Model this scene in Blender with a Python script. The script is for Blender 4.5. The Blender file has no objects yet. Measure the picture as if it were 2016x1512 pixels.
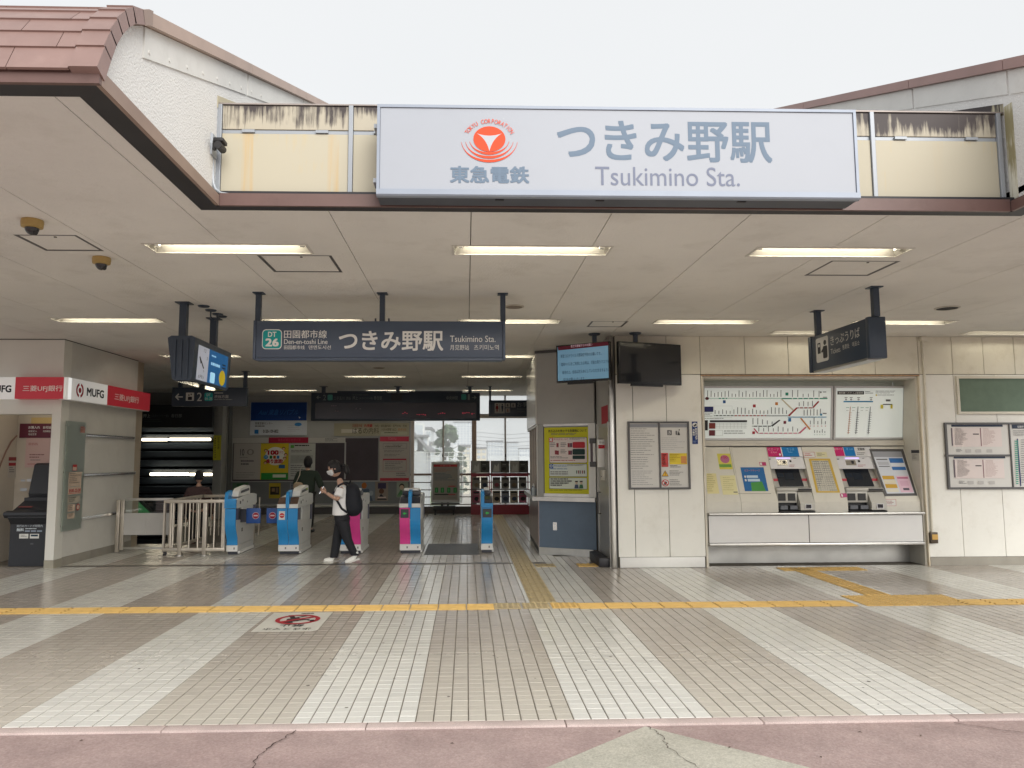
import bpy, bmesh, math, random
import numpy as np
from mathutils import Vector, Matrix

# ------------------------------------------------------------------ camera, sky, sun, exposure
scene = bpy.context.scene
F, PX, PY, EYE = 1480.0, 966.0, 756.0, 1.6           # focal length and principal point on the 2016 px wide frame
YAW, PITCH, ROLL = math.radians(1.86), math.radians(5.56), -0.0031
ROT = Matrix.Rotation(-YAW, 3, 'Z') @ Matrix.Rotation(math.pi / 2 + PITCH, 3, 'X') @ Matrix.Rotation(ROLL, 3, 'Z')
cd = bpy.data.cameras.new('camera')
cam = bpy.data.objects.new('camera', cd)
scene.collection.objects.link(cam)
cd.sensor_fit = 'HORIZONTAL'; cd.sensor_width = 36.0
cd.lens = 36.0 * F / 2016.0
cd.shift_x = (1008.0 - PX) / 2016.0
cd.clip_start = 0.05; cd.clip_end = 3000
cam.matrix_world = Matrix.Translation((0, 0, EYE)) @ ROT.to_4x4()
scene.camera = cam

SUN_EL, SUN_AZ = math.radians(30), math.radians(24)    # behind the camera, a little to the right
world = bpy.data.worlds.new('World'); scene.world = world; world.use_nodes = True
wn = world.node_tree; wn.nodes.clear()
sky = wn.nodes.new('ShaderNodeTexSky'); sky.sky_type = 'NISHITA'; sky.sun_disc = False
sky.sun_elevation = SUN_EL; sky.sun_rotation = math.pi - SUN_AZ; sky.dust_density = 6.0; sky.air_density = 1.0
b1 = wn.nodes.new('ShaderNodeBackground'); b1.inputs['Strength'].default_value = 0.07
wn.links.new(sky.outputs[0], b1.inputs['Color'])
b2 = wn.nodes.new('ShaderNodeBackground'); b2.inputs['Color'].default_value = (0.955, 0.975, 0.985, 1); b2.inputs['Strength'].default_value = 0.485
cn = wn.nodes.new('ShaderNodeTexNoise'); cn.inputs['Scale'].default_value = 2.2; cn.inputs['Detail'].default_value = 4      # faint cloud tone
ctc = wn.nodes.new('ShaderNodeTexCoord'); wn.links.new(ctc.outputs['Generated'], cn.inputs[0])
cmix = wn.nodes.new('ShaderNodeMix'); cmix.data_type = 'RGBA'; cmix.inputs[6].default_value = (0.925, 0.945, 0.955, 1); cmix.inputs[7].default_value = (0.985, 0.995, 1.0, 1)
wn.links.new(cn.outputs[0], cmix.inputs[0]); wn.links.new(cmix.outputs[2], b2.inputs['Color'])
wm = wn.nodes.new('ShaderNodeMixShader'); wm.inputs[0].default_value = 0.93      # an even overcast
wo = wn.nodes.new('ShaderNodeOutputWorld')
wn.links.new(b1.outputs[0], wm.inputs[1]); wn.links.new(b2.outputs[0], wm.inputs[2]); wn.links.new(wm.outputs[0], wo.inputs[0])

sl = bpy.data.lights.new('sun', 'SUN'); sl.energy = 1.5; sl.angle = math.radians(50); sl.color = (1.0, 0.97, 0.92)
sun = bpy.data.objects.new('sun', sl); scene.collection.objects.link(sun)
sd = Vector((math.sin(SUN_AZ) * math.cos(SUN_EL), -math.cos(SUN_AZ) * math.cos(SUN_EL), math.sin(SUN_EL)))
sun.rotation_euler = sd.to_track_quat('Z', 'Y').to_euler()
sun.location = (3, -10, 12)

scene.view_settings.view_transform = 'Standard'; scene.view_settings.look = 'None'
scene.view_settings.exposure = 1.0; scene.view_settings.gamma = 1.0; scene.view_settings.use_curve_mapping = False
scene.render.engine = 'CYCLES'
cy = scene.cycles
cy.use_denoising = True
try: cy.denoiser = 'OPENIMAGEDENOISE'
except Exception: pass
cy.max_bounces = 8; cy.diffuse_bounces = 5; cy.glossy_bounces = 4; cy.transmission_bounces = 6; cy.transparent_max_bounces = 12
cy.sample_clamp_indirect = 6.0; cy.caustics_reflective = False; cy.caustics_refractive = False

# ------------------------------------------------------------------ measuring: a sight line met with a known plane of the building
def ray(u, v): return ROT @ Vector(((u - PX) / F, -(v - PY) / F, -1.0))
def on(u, v, p0, n):
    d = ray(u, v); o = Vector((0, 0, EYE)); n = Vector(n)
    return o + d * ((Vector(p0) - o).dot(n) / d.dot(n))
def oy(u, v, Y): return on(u, v, (0, Y, 0), (0, 1, 0))
def ox(u, v, X): return on(u, v, (X, 0, 0), (1, 0, 0))
def oz(u, v, Z): return on(u, v, (0, 0, Z), (0, 0, 1))

# ------------------------------------------------------------------ materials
MATS = {}
def s2l(c): return c / 12.92 if c <= 0.04045 else ((c + 0.055) / 1.055) ** 2.4
def hexc(h):
    h = h.lstrip('#'); return tuple(s2l(int(h[i:i + 2], 16) / 255.0) for i in (0, 2, 4))
def N(nt, t, **kw):
    n = nt.nodes.new(t)
    for k, v in kw.items(): setattr(n, k, v)
    return n
def mat(name, col, rough=0.6, metal=0.0, var=0.0, scale=3.0, bump=0.0, bscale=40.0, emit=0.0, ecol=None, spec=0.5, coat=0.0, dirt=0.0, dirtcol=None, stretch=(1, 1, 1), rvar=0.0, alpha=None):
    """a plain procedural paint/metal/plastic: base colour with noise variation, smudges, roughness wear and fine relief"""
    if name in MATS: return MATS[name]  # reuse
    if isinstance(col, str): col = hexc(col)
    m = bpy.data.materials.new(name); m.use_nodes = True; nt = m.node_tree
    b = nt.nodes['Principled BSDF']
    b.inputs['Base Color'].default_value = (*col, 1); b.inputs['Roughness'].default_value = rough
    b.inputs['Metallic'].default_value = metal; b.inputs['Specular IOR Level'].default_value = spec
    b.inputs['Coat Weight'].default_value = coat
    if emit:
        b.inputs['Emission Color'].default_value = (*(ecol or col), 1); b.inputs['Emission Strength'].default_value = emit
    if var or dirt or bump or rvar:
        tc = N(nt, 'ShaderNodeTexCoord'); mp = N(nt, 'ShaderNodeMapping'); mp.inputs['Scale'].default_value = stretch
        nt.links.new(tc.outputs['Object'], mp.inputs[0])
        src = None
        if var:
            nz = N(nt, 'ShaderNodeTexNoise'); nz.inputs['Scale'].default_value = scale; nz.inputs['Detail'].default_value = 6
            nt.links.new(mp.outputs[0], nz.inputs[0])
            mr = N(nt, 'ShaderNodeMapRange'); mr.inputs[1].default_value = 0.25; mr.inputs[2].default_value = 0.75
            mr.inputs[3].default_value = 1 - var; mr.inputs[4].default_value = 1 + var
            nt.links.new(nz.outputs[0], mr.inputs[0])
            mx = N(nt, 'ShaderNodeVectorMath', operation='SCALE'); mx.inputs[0].default_value = col
            nt.links.new(mr.outputs[0], mx.inputs['Scale']); src = mx.outputs[0]
        if dirt:
            n2 = N(nt, 'ShaderNodeTexNoise'); n2.inputs['Scale'].default_value = scale * 2.7; n2.inputs['Detail'].default_value = 9; n2.inputs['Roughness'].default_value = 0.65
            nt.links.new(mp.outputs[0], n2.inputs[0])
            r2 = N(nt, 'ShaderNodeMapRange'); r2.inputs[1].default_value = 0.52; r2.inputs[2].default_value = 0.72; r2.inputs[3].default_value = 0; r2.inputs[4].default_value = dirt
            nt.links.new(n2.outputs[0], r2.inputs[0])
            mc = N(nt, 'ShaderNodeMix', data_type='RGBA')
            dc = dirtcol or (col[0] * .45, col[1] * .42, col[2] * .36)
            mc.inputs[7].default_value = (*dc, 1)
            if src: nt.links.new(src, mc.inputs[6])
            else: mc.inputs[6].default_value = (*col, 1)
            nt.links.new(r2.outputs[0], mc.inputs[0]); src = mc.outputs[2]
        if src: nt.links.new(src, b.inputs['Base Color'])
        if rvar:
            n4 = N(nt, 'ShaderNodeTexNoise'); n4.inputs['Scale'].default_value = scale * 1.7; n4.inputs['Detail'].default_value = 5
            nt.links.new(mp.outputs[0], n4.inputs[0])
            r4 = N(nt, 'ShaderNodeMapRange'); r4.inputs[3].default_value = max(0.03, rough - rvar); r4.inputs[4].default_value = rough + rvar
            nt.links.new(n4.outputs[0], r4.inputs[0]); nt.links.new(r4.outputs[0], b.inputs['Roughness'])
        if bump:
            n3 = N(nt, 'ShaderNodeTexNoise'); n3.inputs['Scale'].default_value = bscale; n3.inputs['Detail'].default_value = 4
            nt.links.new(mp.outputs[0], n3.inputs[0])
            bp = N(nt, 'ShaderNodeBump'); bp.inputs['Strength'].default_value = bump; bp.inputs['Distance'].default_value = 0.02
            nt.links.new(n3.outputs[0], bp.inputs['Height']); nt.links.new(bp.outputs[0], b.inputs['Normal'])
    MATS[name] = m
    return m
def ink(h, emit=0.0, rough=0.55):
    return mat('ink_%s_%g' % (h.lstrip('#'), emit), h, rough, emit=emit, spec=0.3)

# ------------------------------------------------------------------ mesh building
COL = scene.collection
def tag(o, label=None, cat=None, group=None, kind=None):
    if label: o['label'] = label
    if cat: o['category'] = cat
    if group: o['group'] = group
    if kind: o['kind'] = kind
    return o
def empty(name, loc=(0, 0, 0), label=None, cat=None, group=None, kind=None):
    o = bpy.data.objects.new(name, None); COL.objects.link(o); o.location = loc; o.empty_display_size = 0.1
    return tag(o, label, cat, group, kind)
class MB:
    def __init__(s): s.v = []; s.f = []; s.m = []; s.mats = []
    def mi(s, m):
        if m not in s.mats: s.mats.append(m)
        return s.mats.index(m)
    def add(s, vs, fs, m):
        o = len(s.v); s.v += [tuple(p) for p in vs]; i = s.mi(m)
        for f in fs: s.f.append(tuple(o + k for k in f)); s.m.append(i)
        return s
    def quad(s, a, b, c, d, m): return s.add([a, b, c, d], [(0, 1, 2, 3)], m)
    def box(s, x0, x1, y0, y1, z0, z1, m, M=None, bev=0.0):
        if x1 < x0: x0, x1 = x1, x0
        if y1 < y0: y0, y1 = y1, y0
        if z1 < z0: z0, z1 = z1, z0
        if bev <= 0:
            vs = [(x0, y0, z0), (x1, y0, z0), (x1, y1, z0), (x0, y1, z0), (x0, y0, z1), (x1, y0, z1), (x1, y1, z1), (x0, y1, z1)]
            fs = [(3, 2, 1, 0), (4, 5, 6, 7), (0, 1, 5, 4), (1, 2, 6, 5), (2, 3, 7, 6), (3, 0, 4, 7)]
        else:
            bm = bmesh.new(); bmesh.ops.create_cube(bm, size=1)
            for q in bm.verts: q.co = ((x0 + x1) / 2 + q.co.x * (x1 - x0), (y0 + y1) / 2 + q.co.y * (y1 - y0), (z0 + z1) / 2 + q.co.z * (z1 - z0))
            bmesh.ops.bevel(bm, geom=bm.edges[:], offset=min(bev, .45 * min(x1 - x0, y1 - y0, z1 - z0)), segments=2, affect='EDGES', profile=0.5)
            bm.verts.ensure_lookup_table(); bm.verts.index_update()
            vs = [tuple(q.co) for q in bm.verts]; fs = [tuple(q.index for q in f.verts) for f in bm.faces]; bm.free()
        if M is not None: vs = [tuple(M @ Vector(p)) for p in vs]
        return s.add(vs, fs, m)
    def prism(s, poly, axis, a0, a1, m, mside=None, cap=True):
        """poly: 2-D outline in the other two axes, extruded along axis from a0 to a1"""
        n = len(poly)
        def P(p, a):
            return {'x': (a, p[0], p[1]), 'y': (p[0], a, p[1]), 'z': (p[0], p[1], a)}[axis]
        ar = sum(poly[i][0] * poly[(i + 1) % n][1] - poly[(i + 1) % n][0] * poly[i][1] for i in range(n))
        flip = (ar < 0) ^ (axis == 'y')
        vs = [P(p, a0) for p in poly] + [P(p, a1) for p in poly]
        side = [(i, (i + 1) % n, n + (i + 1) % n, n + i) for i in range(n)]
        caps = [tuple(range(n - 1, -1, -1)), tuple(range(n, 2 * n))]
        if flip: side = [f[::-1] for f in side]; caps = [f[::-1] for f in caps]
        s.add(vs, side, mside or m)
        if cap: s.add(vs, caps, m)
        return s
    def tube(s, pts, r, m, seg=10, cap=True, r1=None, squash=None):
        pts = [Vector(p) for p in pts]; n = len(pts); vs = []; fs = []
        prev = None
        for i, p in enumerate(pts):
            t = (pts[min(i + 1, n - 1)] - pts[max(i - 1, 0)]).normalized()
            up = Vector((0, 0, 1)) if abs(t.z) < .9 else Vector((0, 1, 0))
            a = t.cross(up).normalized() if prev is None else (prev - t * prev.dot(t)).normalized()
            prev = a; b = t.cross(a)
            rr = r if r1 is None else r + (r1 - r) * i / max(1, n - 1)
            for k in range(seg):
                th = 2 * math.pi * k / seg
                vs.append(p + a * (math.cos(th) * rr) + b * (math.sin(th) * rr))
        for i in range(n - 1):
            for k in range(seg):
                fs.append((i * seg + k, i * seg + (k + 1) % seg, (i + 1) * seg + (k + 1) % seg, (i + 1) * seg + k))
        if cap: fs.append(tuple(range(seg - 1, -1, -1))); fs.append(tuple((n - 1) * seg + k for k in range(seg)))
        return s.add(vs, fs, m)
    def lathe(s, prof, c, m, seg=24, axis='z'):
        c = Vector(c); vs = []; fs = []
        for (r, h) in prof:
            for k in range(seg):
                th = 2 * math.pi * k / seg; d = (math.cos(th) * r, math.sin(th) * r)
                vs.append(c + Vector({'z': (d[0], d[1], h), 'y': (d[0], h, d[1]), 'x': (h, d[0], d[1])}[axis]))
        for i in range(len(prof) - 1):
            for k in range(seg): fs.append((i * seg + k, i * seg + (k + 1) % seg, (i + 1) * seg + (k + 1) % seg, (i + 1) * seg + k))
        fs.append(tuple(range(seg - 1, -1, -1))); fs.append(tuple((len(prof) - 1) * seg + k for k in range(seg)))
        return s.add(vs, fs, m)
    def mesh(s, name, smooth=False, sharp=35):
        me = bpy.data.meshes.new(name); me.from_pydata(s.v, [], s.f)
        for m in s.mats: me.materials.append(m)
        me.polygons.foreach_set('material_index', s.m)
        if smooth:
            me.polygons.foreach_set('use_smooth', [True] * len(me.polygons))
            me.set_sharp_from_angle(angle=math.radians(sharp))
        me.update(); return me
    def build(s, name, parent=None, smooth=False, sharp=35, **kw):
        o = bpy.data.objects.new(name, s.mesh(name, smooth, sharp)); COL.objects.link(o)
        if parent is not None:
            o.parent = parent; o.matrix_parent_inverse = Matrix.Translation(parent.location).inverted() if parent.type == 'EMPTY' and parent.parent is None and tuple(parent.rotation_euler) == (0, 0, 0) else Matrix.Identity(4)
        return tag(o, **kw)
def box(name, parent, x0, x1, y0, y1, z0, z1, m, bev=0.0, **kw):
    return MB().box(x0, x1, y0, y1, z0, z1, m, bev=bev).build(name, parent, smooth=bev > 0, **kw)
def share(o, name, parent, loc, rotz=0.0):
    c = bpy.data.objects.new(name, o.data); COL.objects.link(c); c.parent = parent; c.location = loc; c.rotation_euler.z = rotz
    return c

# ------------------------------------------------------------------ lettering and flat print
TXT = {}
SCR = bpy.data.scenes.new('scratch')
def scratch(o):
    SCR.collection.objects.link(o)
    with bpy.context.temp_override(scene=SCR, view_layer=SCR.view_layers[0]): dg = bpy.context.evaluated_depsgraph_get()
    dg.update(); return dg
def text_geo(s, bold=0.0, res=3):
    k = (s, res)
    if k in TXT: return TXT[k]
    c = bpy.data.curves.new('t', 'FONT'); c.body = s; c.size = 1.0; c.resolution_u = res; c.fill_mode = 'BOTH'
    o = bpy.data.objects.new('t', c); dg = scratch(o)
    me = o.evaluated_get(dg).to_mesh()
    vs = np.array([v.co[:2] for v in me.vertices]); fs = [tuple(p.vertices) for p in me.polygons]
    o.evaluated_get(dg).to_mesh_clear()
    bpy.data.objects.remove(o); bpy.data.curves.remove(c)
    TXT[k] = (vs, fs); return TXT[k]
class Print:
    """flat print on a plane: rectangles, discs, polygons and lettering, each a hair above the last"""
    def __init__(s, p0, n, d0=0.0008, step=0.00025, metric=None):
        s.p0 = Vector(p0); s.n = Vector(n).normalized(); up = Vector((0, 0, 1)) if abs(s.n.z) < .99 else Vector((0, 1, 0))
        s.ax = up.cross(s.n).normalized(); s.ay = s.n.cross(s.ax).normalized()
        s.mb = MB(); s.k = 0; s.d0 = d0; s.step = step; s.metric = metric; s.rng = random.Random(7)
    def lo(s, u, v):
        if s.metric:
            return s.metric(u, v)
        q = on(u, v, s.p0, s.n) - s.p0
        return (q.dot(s.ax), q.dot(s.ay))
    def w(s, a, b, d): return s.p0 + s.ax * a + s.ay * b + s.n * d
    def dep(s): s.k += 1; return s.d0 + s.step * s.k
    def poly(s, pts, m):
        d = s.dep(); q = [s.w(*s.lo(*p), d) for p in pts]
        nn = sum(((q[i] - q[0]).cross(q[i + 1] - q[0]) for i in range(1, len(q) - 1)), Vector())
        if nn.dot(s.n) < 0: q = q[::-1]
        s.mb.add(q, [tuple(range(len(q)))], m); return s
    def span(s, u0, v0, u1, v1):
        um, vm = (u0 + u1) / 2, (v0 + v1) / 2
        return s.lo(u0, vm)[0], s.lo(um, v1)[1], s.lo(u1, vm)[0], s.lo(um, v0)[1]
    def rect(s, u0, v0, u1, v1, m):
        a0, b0, a1, b1 = s.span(u0, v0, u1, v1); d = s.dep()
        s.mb.quad(s.w(a0, b0, d), s.w(a1, b0, d), s.w(a1, b1, d), s.w(a0, b1, d), m); return s
    def rrect(s, u0, v0, u1, v1, r, m):
        a0, b0, a1, b1 = s.span(u0, v0, u1, v1); d = s.dep(); r = r * min(a1 - a0, b1 - b0); q = []
        for cx, cy, t0 in ((a1 - r, b1 - r, 0), (a0 + r, b1 - r, 90), (a0 + r, b0 + r, 180), (a1 - r, b0 + r, 270)):
            for t in range(0, 91, 18): q.append(s.w(cx + r * math.cos(math.radians(t0 + t)), cy + r * math.sin(math.radians(t0 + t)), d))
        s.mb.add(q, [tuple(range(len(q)))], m); return s
    def disc(s, u0, v0, u1, v1, m, seg=36):
        a0, b0, a1, b1 = s.span(u0, v0, u1, v1); d = s.dep()
        q = [s.w((a0 + a1) / 2 + (a1 - a0) / 2 * math.cos(2 * math.pi * k / seg), (b0 + b1) / 2 + (b1 - b0) / 2 * math.sin(2 * math.pi * k / seg), d) for k in range(seg)]
        s.mb.add(q, [tuple(range(seg))], m); return s
    def frame(s, u0, v0, u1, v1, t, m):
        s.rect(u0, v0, u1, v0 + t, m); s.rect(u0, v1 - t, u1, v1, m); s.rect(u0, v0, u0 + t, v1, m); return s.rect(u1 - t, v0, u1, v1, m)
    def text(s, body, u0, v0, u1, v1, m, bold=0.0, res=3, M=None):
        vs, fs = text_geo(body, 0, res)
        if len(vs) == 0: return s
        a0, b0, a1, b1 = s.span(u0, v0, u1, v1)
        mn = vs.min(0); mx = vs.max(0); bx, by = bold / max(.2, mx[0] - mn[0]), bold / max(.2, mx[1] - mn[1])
        # heavier weights: the same glyphs laid side by side a hair apart
        sh = [(0, 0)] if bold < .005 else [(-bx * .8, 0), (bx * .8, 0)] if bold < .011 else [(-bx, -by), (bx, -by), (-bx, by), (bx, by)]
        for (ox_, oy_) in sh:
            d = s.dep(); q = []
            for p in vs:
                fa = (p[0] - mn[0]) / max(1e-6, mx[0] - mn[0]) + ox_; fb = (p[1] - mn[1]) / max(1e-6, mx[1] - mn[1]) + oy_
                if M: fa, fb = M(fa, fb)
                q.append(s.w(a0 + (a1 - a0) * fa, b0 + (b1 - b0) * fb, d))
            s.mb.add(q, fs, m)
        return s
    def lines(s, u0, v0, u1, v1, n, m, thick=0.42, fill=0.9, seed=None):
        """rows of small print too fine to read: broken dashes"""
        r = random.Random(seed if seed is not None else int(u0 * 7 + v0 * 13)); h = (v1 - v0) / n
        for i in range(n):
            v = v0 + i * h; e = u0 + (u1 - u0) * (fill * r.uniform(.55, 1.08)); e = min(e, u1); u = u0
            while u < e:
                l = (u1 - u0) * r.uniform(.05, .22); s.k -= 1
                s.rect(u, v, min(u + l, e), v + h * thick, m); u += l + (u1 - u0) * .018
        s.k += 1
        return s
    def build(s, name, parent, **kw): return s.mb.build(name, parent, **kw)
def metric(w, h):
    """coordinates 0..1 across and 0..1 down a face of w x h metres whose lower left corner is the plane's origin"""
    return lambda u, v: (u * w, (1 - v) * h)

# ------------------------------------------------------------------ shared materials
C = 3.39                                            # height of the ceiling
def tile_mat(name, col, outcol, per_object, rough=0.24):
    m = bpy.data.materials.new(name); m.use_nodes = True; nt = m.node_tree; b = nt.nodes['Principled BSDF']
    if per_object: r = N(nt, 'ShaderNodeObjectInfo').outputs['Random']
    else: r = N(nt, 'ShaderNodeNewGeometry').outputs['Random Per Island']
    mr = N(nt, 'ShaderNodeMapRange'); mr.inputs[3].default_value = 0.965; mr.inputs[4].default_value = 1.035; nt.links.new(r, mr.inputs[0])
    geo = N(nt, 'ShaderNodeNewGeometry')
    nz = N(nt, 'ShaderNodeTexNoise'); nz.inputs['Scale'].default_value = 0.7; nz.inputs['Detail'].default_value = 9; nz.inputs['Roughness'].default_value = 0.62
    nt.links.new(geo.outputs['Position'], nz.inputs[0])
    m2 = N(nt, 'ShaderNodeMapRange'); m2.inputs[1].default_value = 0.3; m2.inputs[2].default_value = 0.7; m2.inputs[3].default_value = 0.92; m2.inputs[4].default_value = 1.05
    nt.links.new(nz.outputs[0], m2.inputs[0])
    od = N(nt, 'ShaderNodeMapRange'); od.inputs[1].default_value = .955; od.inputs[2].default_value = .96; od.inputs[3].default_value = 1.0; od.inputs[4].default_value = .90; nt.links.new(r, od.inputs[0])
    mo = N(nt, 'ShaderNodeMath', operation='MULTIPLY'); nt.links.new(mr.outputs[0], mo.inputs[0]); nt.links.new(od.outputs[0], mo.inputs[1])
    mu = N(nt, 'ShaderNodeMath', operation='MULTIPLY'); nt.links.new(mo.outputs[0], mu.inputs[0]); nt.links.new(m2.outputs[0], mu.inputs[1])
    # fine speckle and scuffs
    n2 = N(nt, 'ShaderNodeTexNoise'); n2.inputs['Scale'].default_value = 60; n2.inputs['Detail'].default_value = 3; nt.links.new(geo.outputs['Position'], n2.inputs[0])
    m3 = N(nt, 'ShaderNodeMapRange'); m3.inputs[3].default_value = 0.93; m3.inputs[4].default_value = 1.07; nt.links.new(n2.outputs[0], m3.inputs[0])
    mu2 = N(nt, 'ShaderNodeMath', operation='MULTIPLY'); nt.links.new(mu.outputs[0], mu2.inputs[0]); nt.links.new(m3.outputs[0], mu2.inputs[1])
    sc = N(nt, 'ShaderNodeVectorMath', operation='SCALE'); nt.links.new(mu2.outputs[0], sc.inputs['Scale'])
    # tiles paler and rougher towards the canopy edge, darker and glossier further in
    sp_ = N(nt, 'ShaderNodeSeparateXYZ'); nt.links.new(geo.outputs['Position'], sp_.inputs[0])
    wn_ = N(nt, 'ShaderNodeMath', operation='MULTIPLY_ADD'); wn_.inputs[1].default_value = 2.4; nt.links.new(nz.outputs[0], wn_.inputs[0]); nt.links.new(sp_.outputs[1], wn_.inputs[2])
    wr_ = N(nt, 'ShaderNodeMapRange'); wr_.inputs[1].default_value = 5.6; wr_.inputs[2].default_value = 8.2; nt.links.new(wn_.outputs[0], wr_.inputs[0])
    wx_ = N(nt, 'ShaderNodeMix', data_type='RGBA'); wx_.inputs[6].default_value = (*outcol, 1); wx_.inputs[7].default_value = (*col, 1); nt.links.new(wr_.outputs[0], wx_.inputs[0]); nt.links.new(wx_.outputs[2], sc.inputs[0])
    nt.links.new(sc.outputs[0], b.inputs['Base Color'])
    n4 = N(nt, 'ShaderNodeTexNoise'); n4.inputs['Scale'].default_value = 2.2; n4.inputs['Detail'].default_value = 6; nt.links.new(geo.outputs['Position'], n4.inputs[0])
    m4 = N(nt, 'ShaderNodeMapRange'); m4.inputs[3].default_value = rough - .08; m4.inputs[4].default_value = rough + .10; nt.links.new(n4.outputs[0], m4.inputs[0])
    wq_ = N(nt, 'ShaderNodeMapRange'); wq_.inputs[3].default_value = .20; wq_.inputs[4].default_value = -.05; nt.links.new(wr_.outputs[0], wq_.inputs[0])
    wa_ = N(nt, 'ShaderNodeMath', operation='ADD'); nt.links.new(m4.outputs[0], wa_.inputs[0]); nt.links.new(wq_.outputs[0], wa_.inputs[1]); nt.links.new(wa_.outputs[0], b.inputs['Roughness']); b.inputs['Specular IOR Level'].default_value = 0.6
    return m
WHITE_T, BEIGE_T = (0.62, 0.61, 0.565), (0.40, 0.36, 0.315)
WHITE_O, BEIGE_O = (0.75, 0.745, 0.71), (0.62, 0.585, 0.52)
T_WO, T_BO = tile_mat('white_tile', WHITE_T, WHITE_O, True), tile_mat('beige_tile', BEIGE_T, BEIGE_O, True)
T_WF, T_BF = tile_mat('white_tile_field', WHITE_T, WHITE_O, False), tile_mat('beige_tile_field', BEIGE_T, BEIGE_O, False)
M_grout = mat('grout', (0.19, 0.17, 0.14), 0.9, var=.3, scale=4)
M_ceil = mat('ceiling_board', (0.75, 0.735, 0.70), 0.92, var=.08, scale=.7, bump=.35, bscale=55, dirt=.20, spec=.2)
M_void = mat('dark_void', (0.02, 0.02, 0.022), 0.9)
M_slab = mat('concrete_slab', (0.22, 0.21, 0.20), 0.9, var=.15, bump=.2)
M_brown = mat('brown_metal', (0.15, 0.088, 0.078), 0.42, var=.14, scale=2.5, dirt=.25, rvar=.08)
M_pinkbrown = mat('faded_brown_metal', (0.30, 0.215, 0.175), 0.45, var=.10, scale=3, rvar=.08)
M_black = mat('black_soffit', (0.018, 0.017, 0.022), 0.5, var=.3)
M_stucco = mat('white_stucco', (0.80, 0.80, 0.785), 0.9, var=.03, scale=2, bump=.55, bscale=75, spec=.2)
M_smooth = mat('smooth_white_render', (0.74, 0.74, 0.715), 0.85, var=.05, scale=3, dirt=.12, bump=.15, bscale=18)
M_grey = mat('grey_aluminium', (0.36, 0.39, 0.43), 0.42, var=.06, metal=.2)
M_chrome = mat('polished_steel', (0.78, 0.78, 0.77), 0.16, 1.0, rvar=.08)
M_steel = mat('brushed_steel', (0.56, 0.55, 0.52), 0.33, 1.0, var=.10, scale=6, rvar=.12, stretch=(1, 1, .3))
M_satin = mat('painted_steel_tube', (0.55, 0.50, 0.43), 0.38, .55, var=.10, scale=6)
M_navy = mat('navy_metal', (0.032, 0.048, 0.074), 0.38, var=.12, rvar=.06)
M_slate = mat('slate_blue_sign', (0.066, 0.090, 0.135), 0.34, var=.05, rvar=.05)
M_wall = mat('cream_wall_panel', (0.77, 0.765, 0.715), 0.55, var=.045, scale=1.6, dirt=.16, dirtcol=(.40, .36, .27), bump=.08, bscale=12)
M_wallup = mat('cream_wall_upper', (0.69, 0.665, 0.565), 0.6, var=.06, scale=1.8, dirt=.22, dirtcol=(.36, .31, .2), bump=.08, bscale=12)
M_kiosk = mat('kiosk_plaster', (0.60, 0.59, 0.555), 0.8, var=.06, scale=1.5, dirt=.12, bump=.12, bscale=30)
M_kioskf = mat('kiosk_front', (0.70, 0.69, 0.64), 0.6, var=.04)
M_plinth = mat('stone_plinth', (0.30, 0.28, 0.24), 0.6, var=.12, scale=5)
M_white = mat('white_paint', (0.76, 0.76, 0.74), 0.42, var=.025, scale=3, dirt=.08)
M_whitep = mat('white_panel', (0.70, 0.70, 0.69), 0.38, var=.025, dirt=.07)
M_paper = mat('paper', (0.74, 0.74, 0.72), 0.6, var=.03)
M_yel = mat('tactile_yellow', (0.68, 0.45, 0.15), 0.55, var=.14, scale=5, dirt=.35)
M_yel2 = mat('worn_tactile_yellow', (0.46, 0.37, 0.21), 0.5, var=.2, scale=5, dirt=.5)
M_tube = mat('lamp_tube', (1, .95, .80), .5, emit=15.0, ecol=(1.0, .93, .76))
M_reflector = mat('lamp_reflector', (0.30, 0.285, 0.25), 0.55)
M_tube2 = mat('lamp_tube_dim', (1, .95, .80), .5, emit=6.0, ecol=(1.0, .93, .76))
M_darkgrey = mat('dark_grey_frame', (0.085, 0.083, 0.085), 0.45, var=.05)
M_rubber = mat('black_rubber', (0.02, 0.02, 0.022), 0.55)
M_glass = None

def glassmat(name, tint=(1, 1, 1), veil=0.0, veilcol=(.8, .82, .82), rough=0.02):
    m = bpy.data.materials.new(name); m.use_nodes = True; nt = m.node_tree; nt.nodes.clear()
    out = N(nt, 'ShaderNodeOutputMaterial'); tr = N(nt, 'ShaderNodeBsdfTransparent'); tr.inputs[0].default_value = (*tint, 1)
    gl = N(nt, 'ShaderNodeBsdfGlossy'); gl.inputs['Roughness'].default_value = rough
    fr = N(nt, 'ShaderNodeFresnel'); fr.inputs[0].default_value = 1.45
    mx = N(nt, 'ShaderNodeMixShader'); nt.links.new(fr.outputs[0], mx.inputs[0]); nt.links.new(tr.outputs[0], mx.inputs[1]); nt.links.new(gl.outputs[0], mx.inputs[2])
    last = mx.outputs[0]
    if veil:
        df = N(nt, 'ShaderNodeBsdfDiffuse'); df.inputs[0].default_value = (*veilcol, 1); tl = N(nt, 'ShaderNodeBsdfTranslucent'); tl.inputs[0].default_value = (*veilcol, 1)
        m2 = N(nt, 'ShaderNodeMixShader'); m2.inputs[0].default_value = .75; nt.links.new(df.outputs[0], m2.inputs[1]); nt.links.new(tl.outputs[0], m2.inputs[2])
        m3 = N(nt, 'ShaderNodeMixShader'); m3.inputs[0].default_value = veil; nt.links.new(last, m3.inputs[1]); nt.links.new(m2.outputs[0], m3.inputs[2]); last = m3.outputs[0]
    nt.links.new(last, out.inputs[0]); MATS[name] = m; return m
M_glass = glassmat('clear_glass', (.93, .96, .95))
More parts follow.
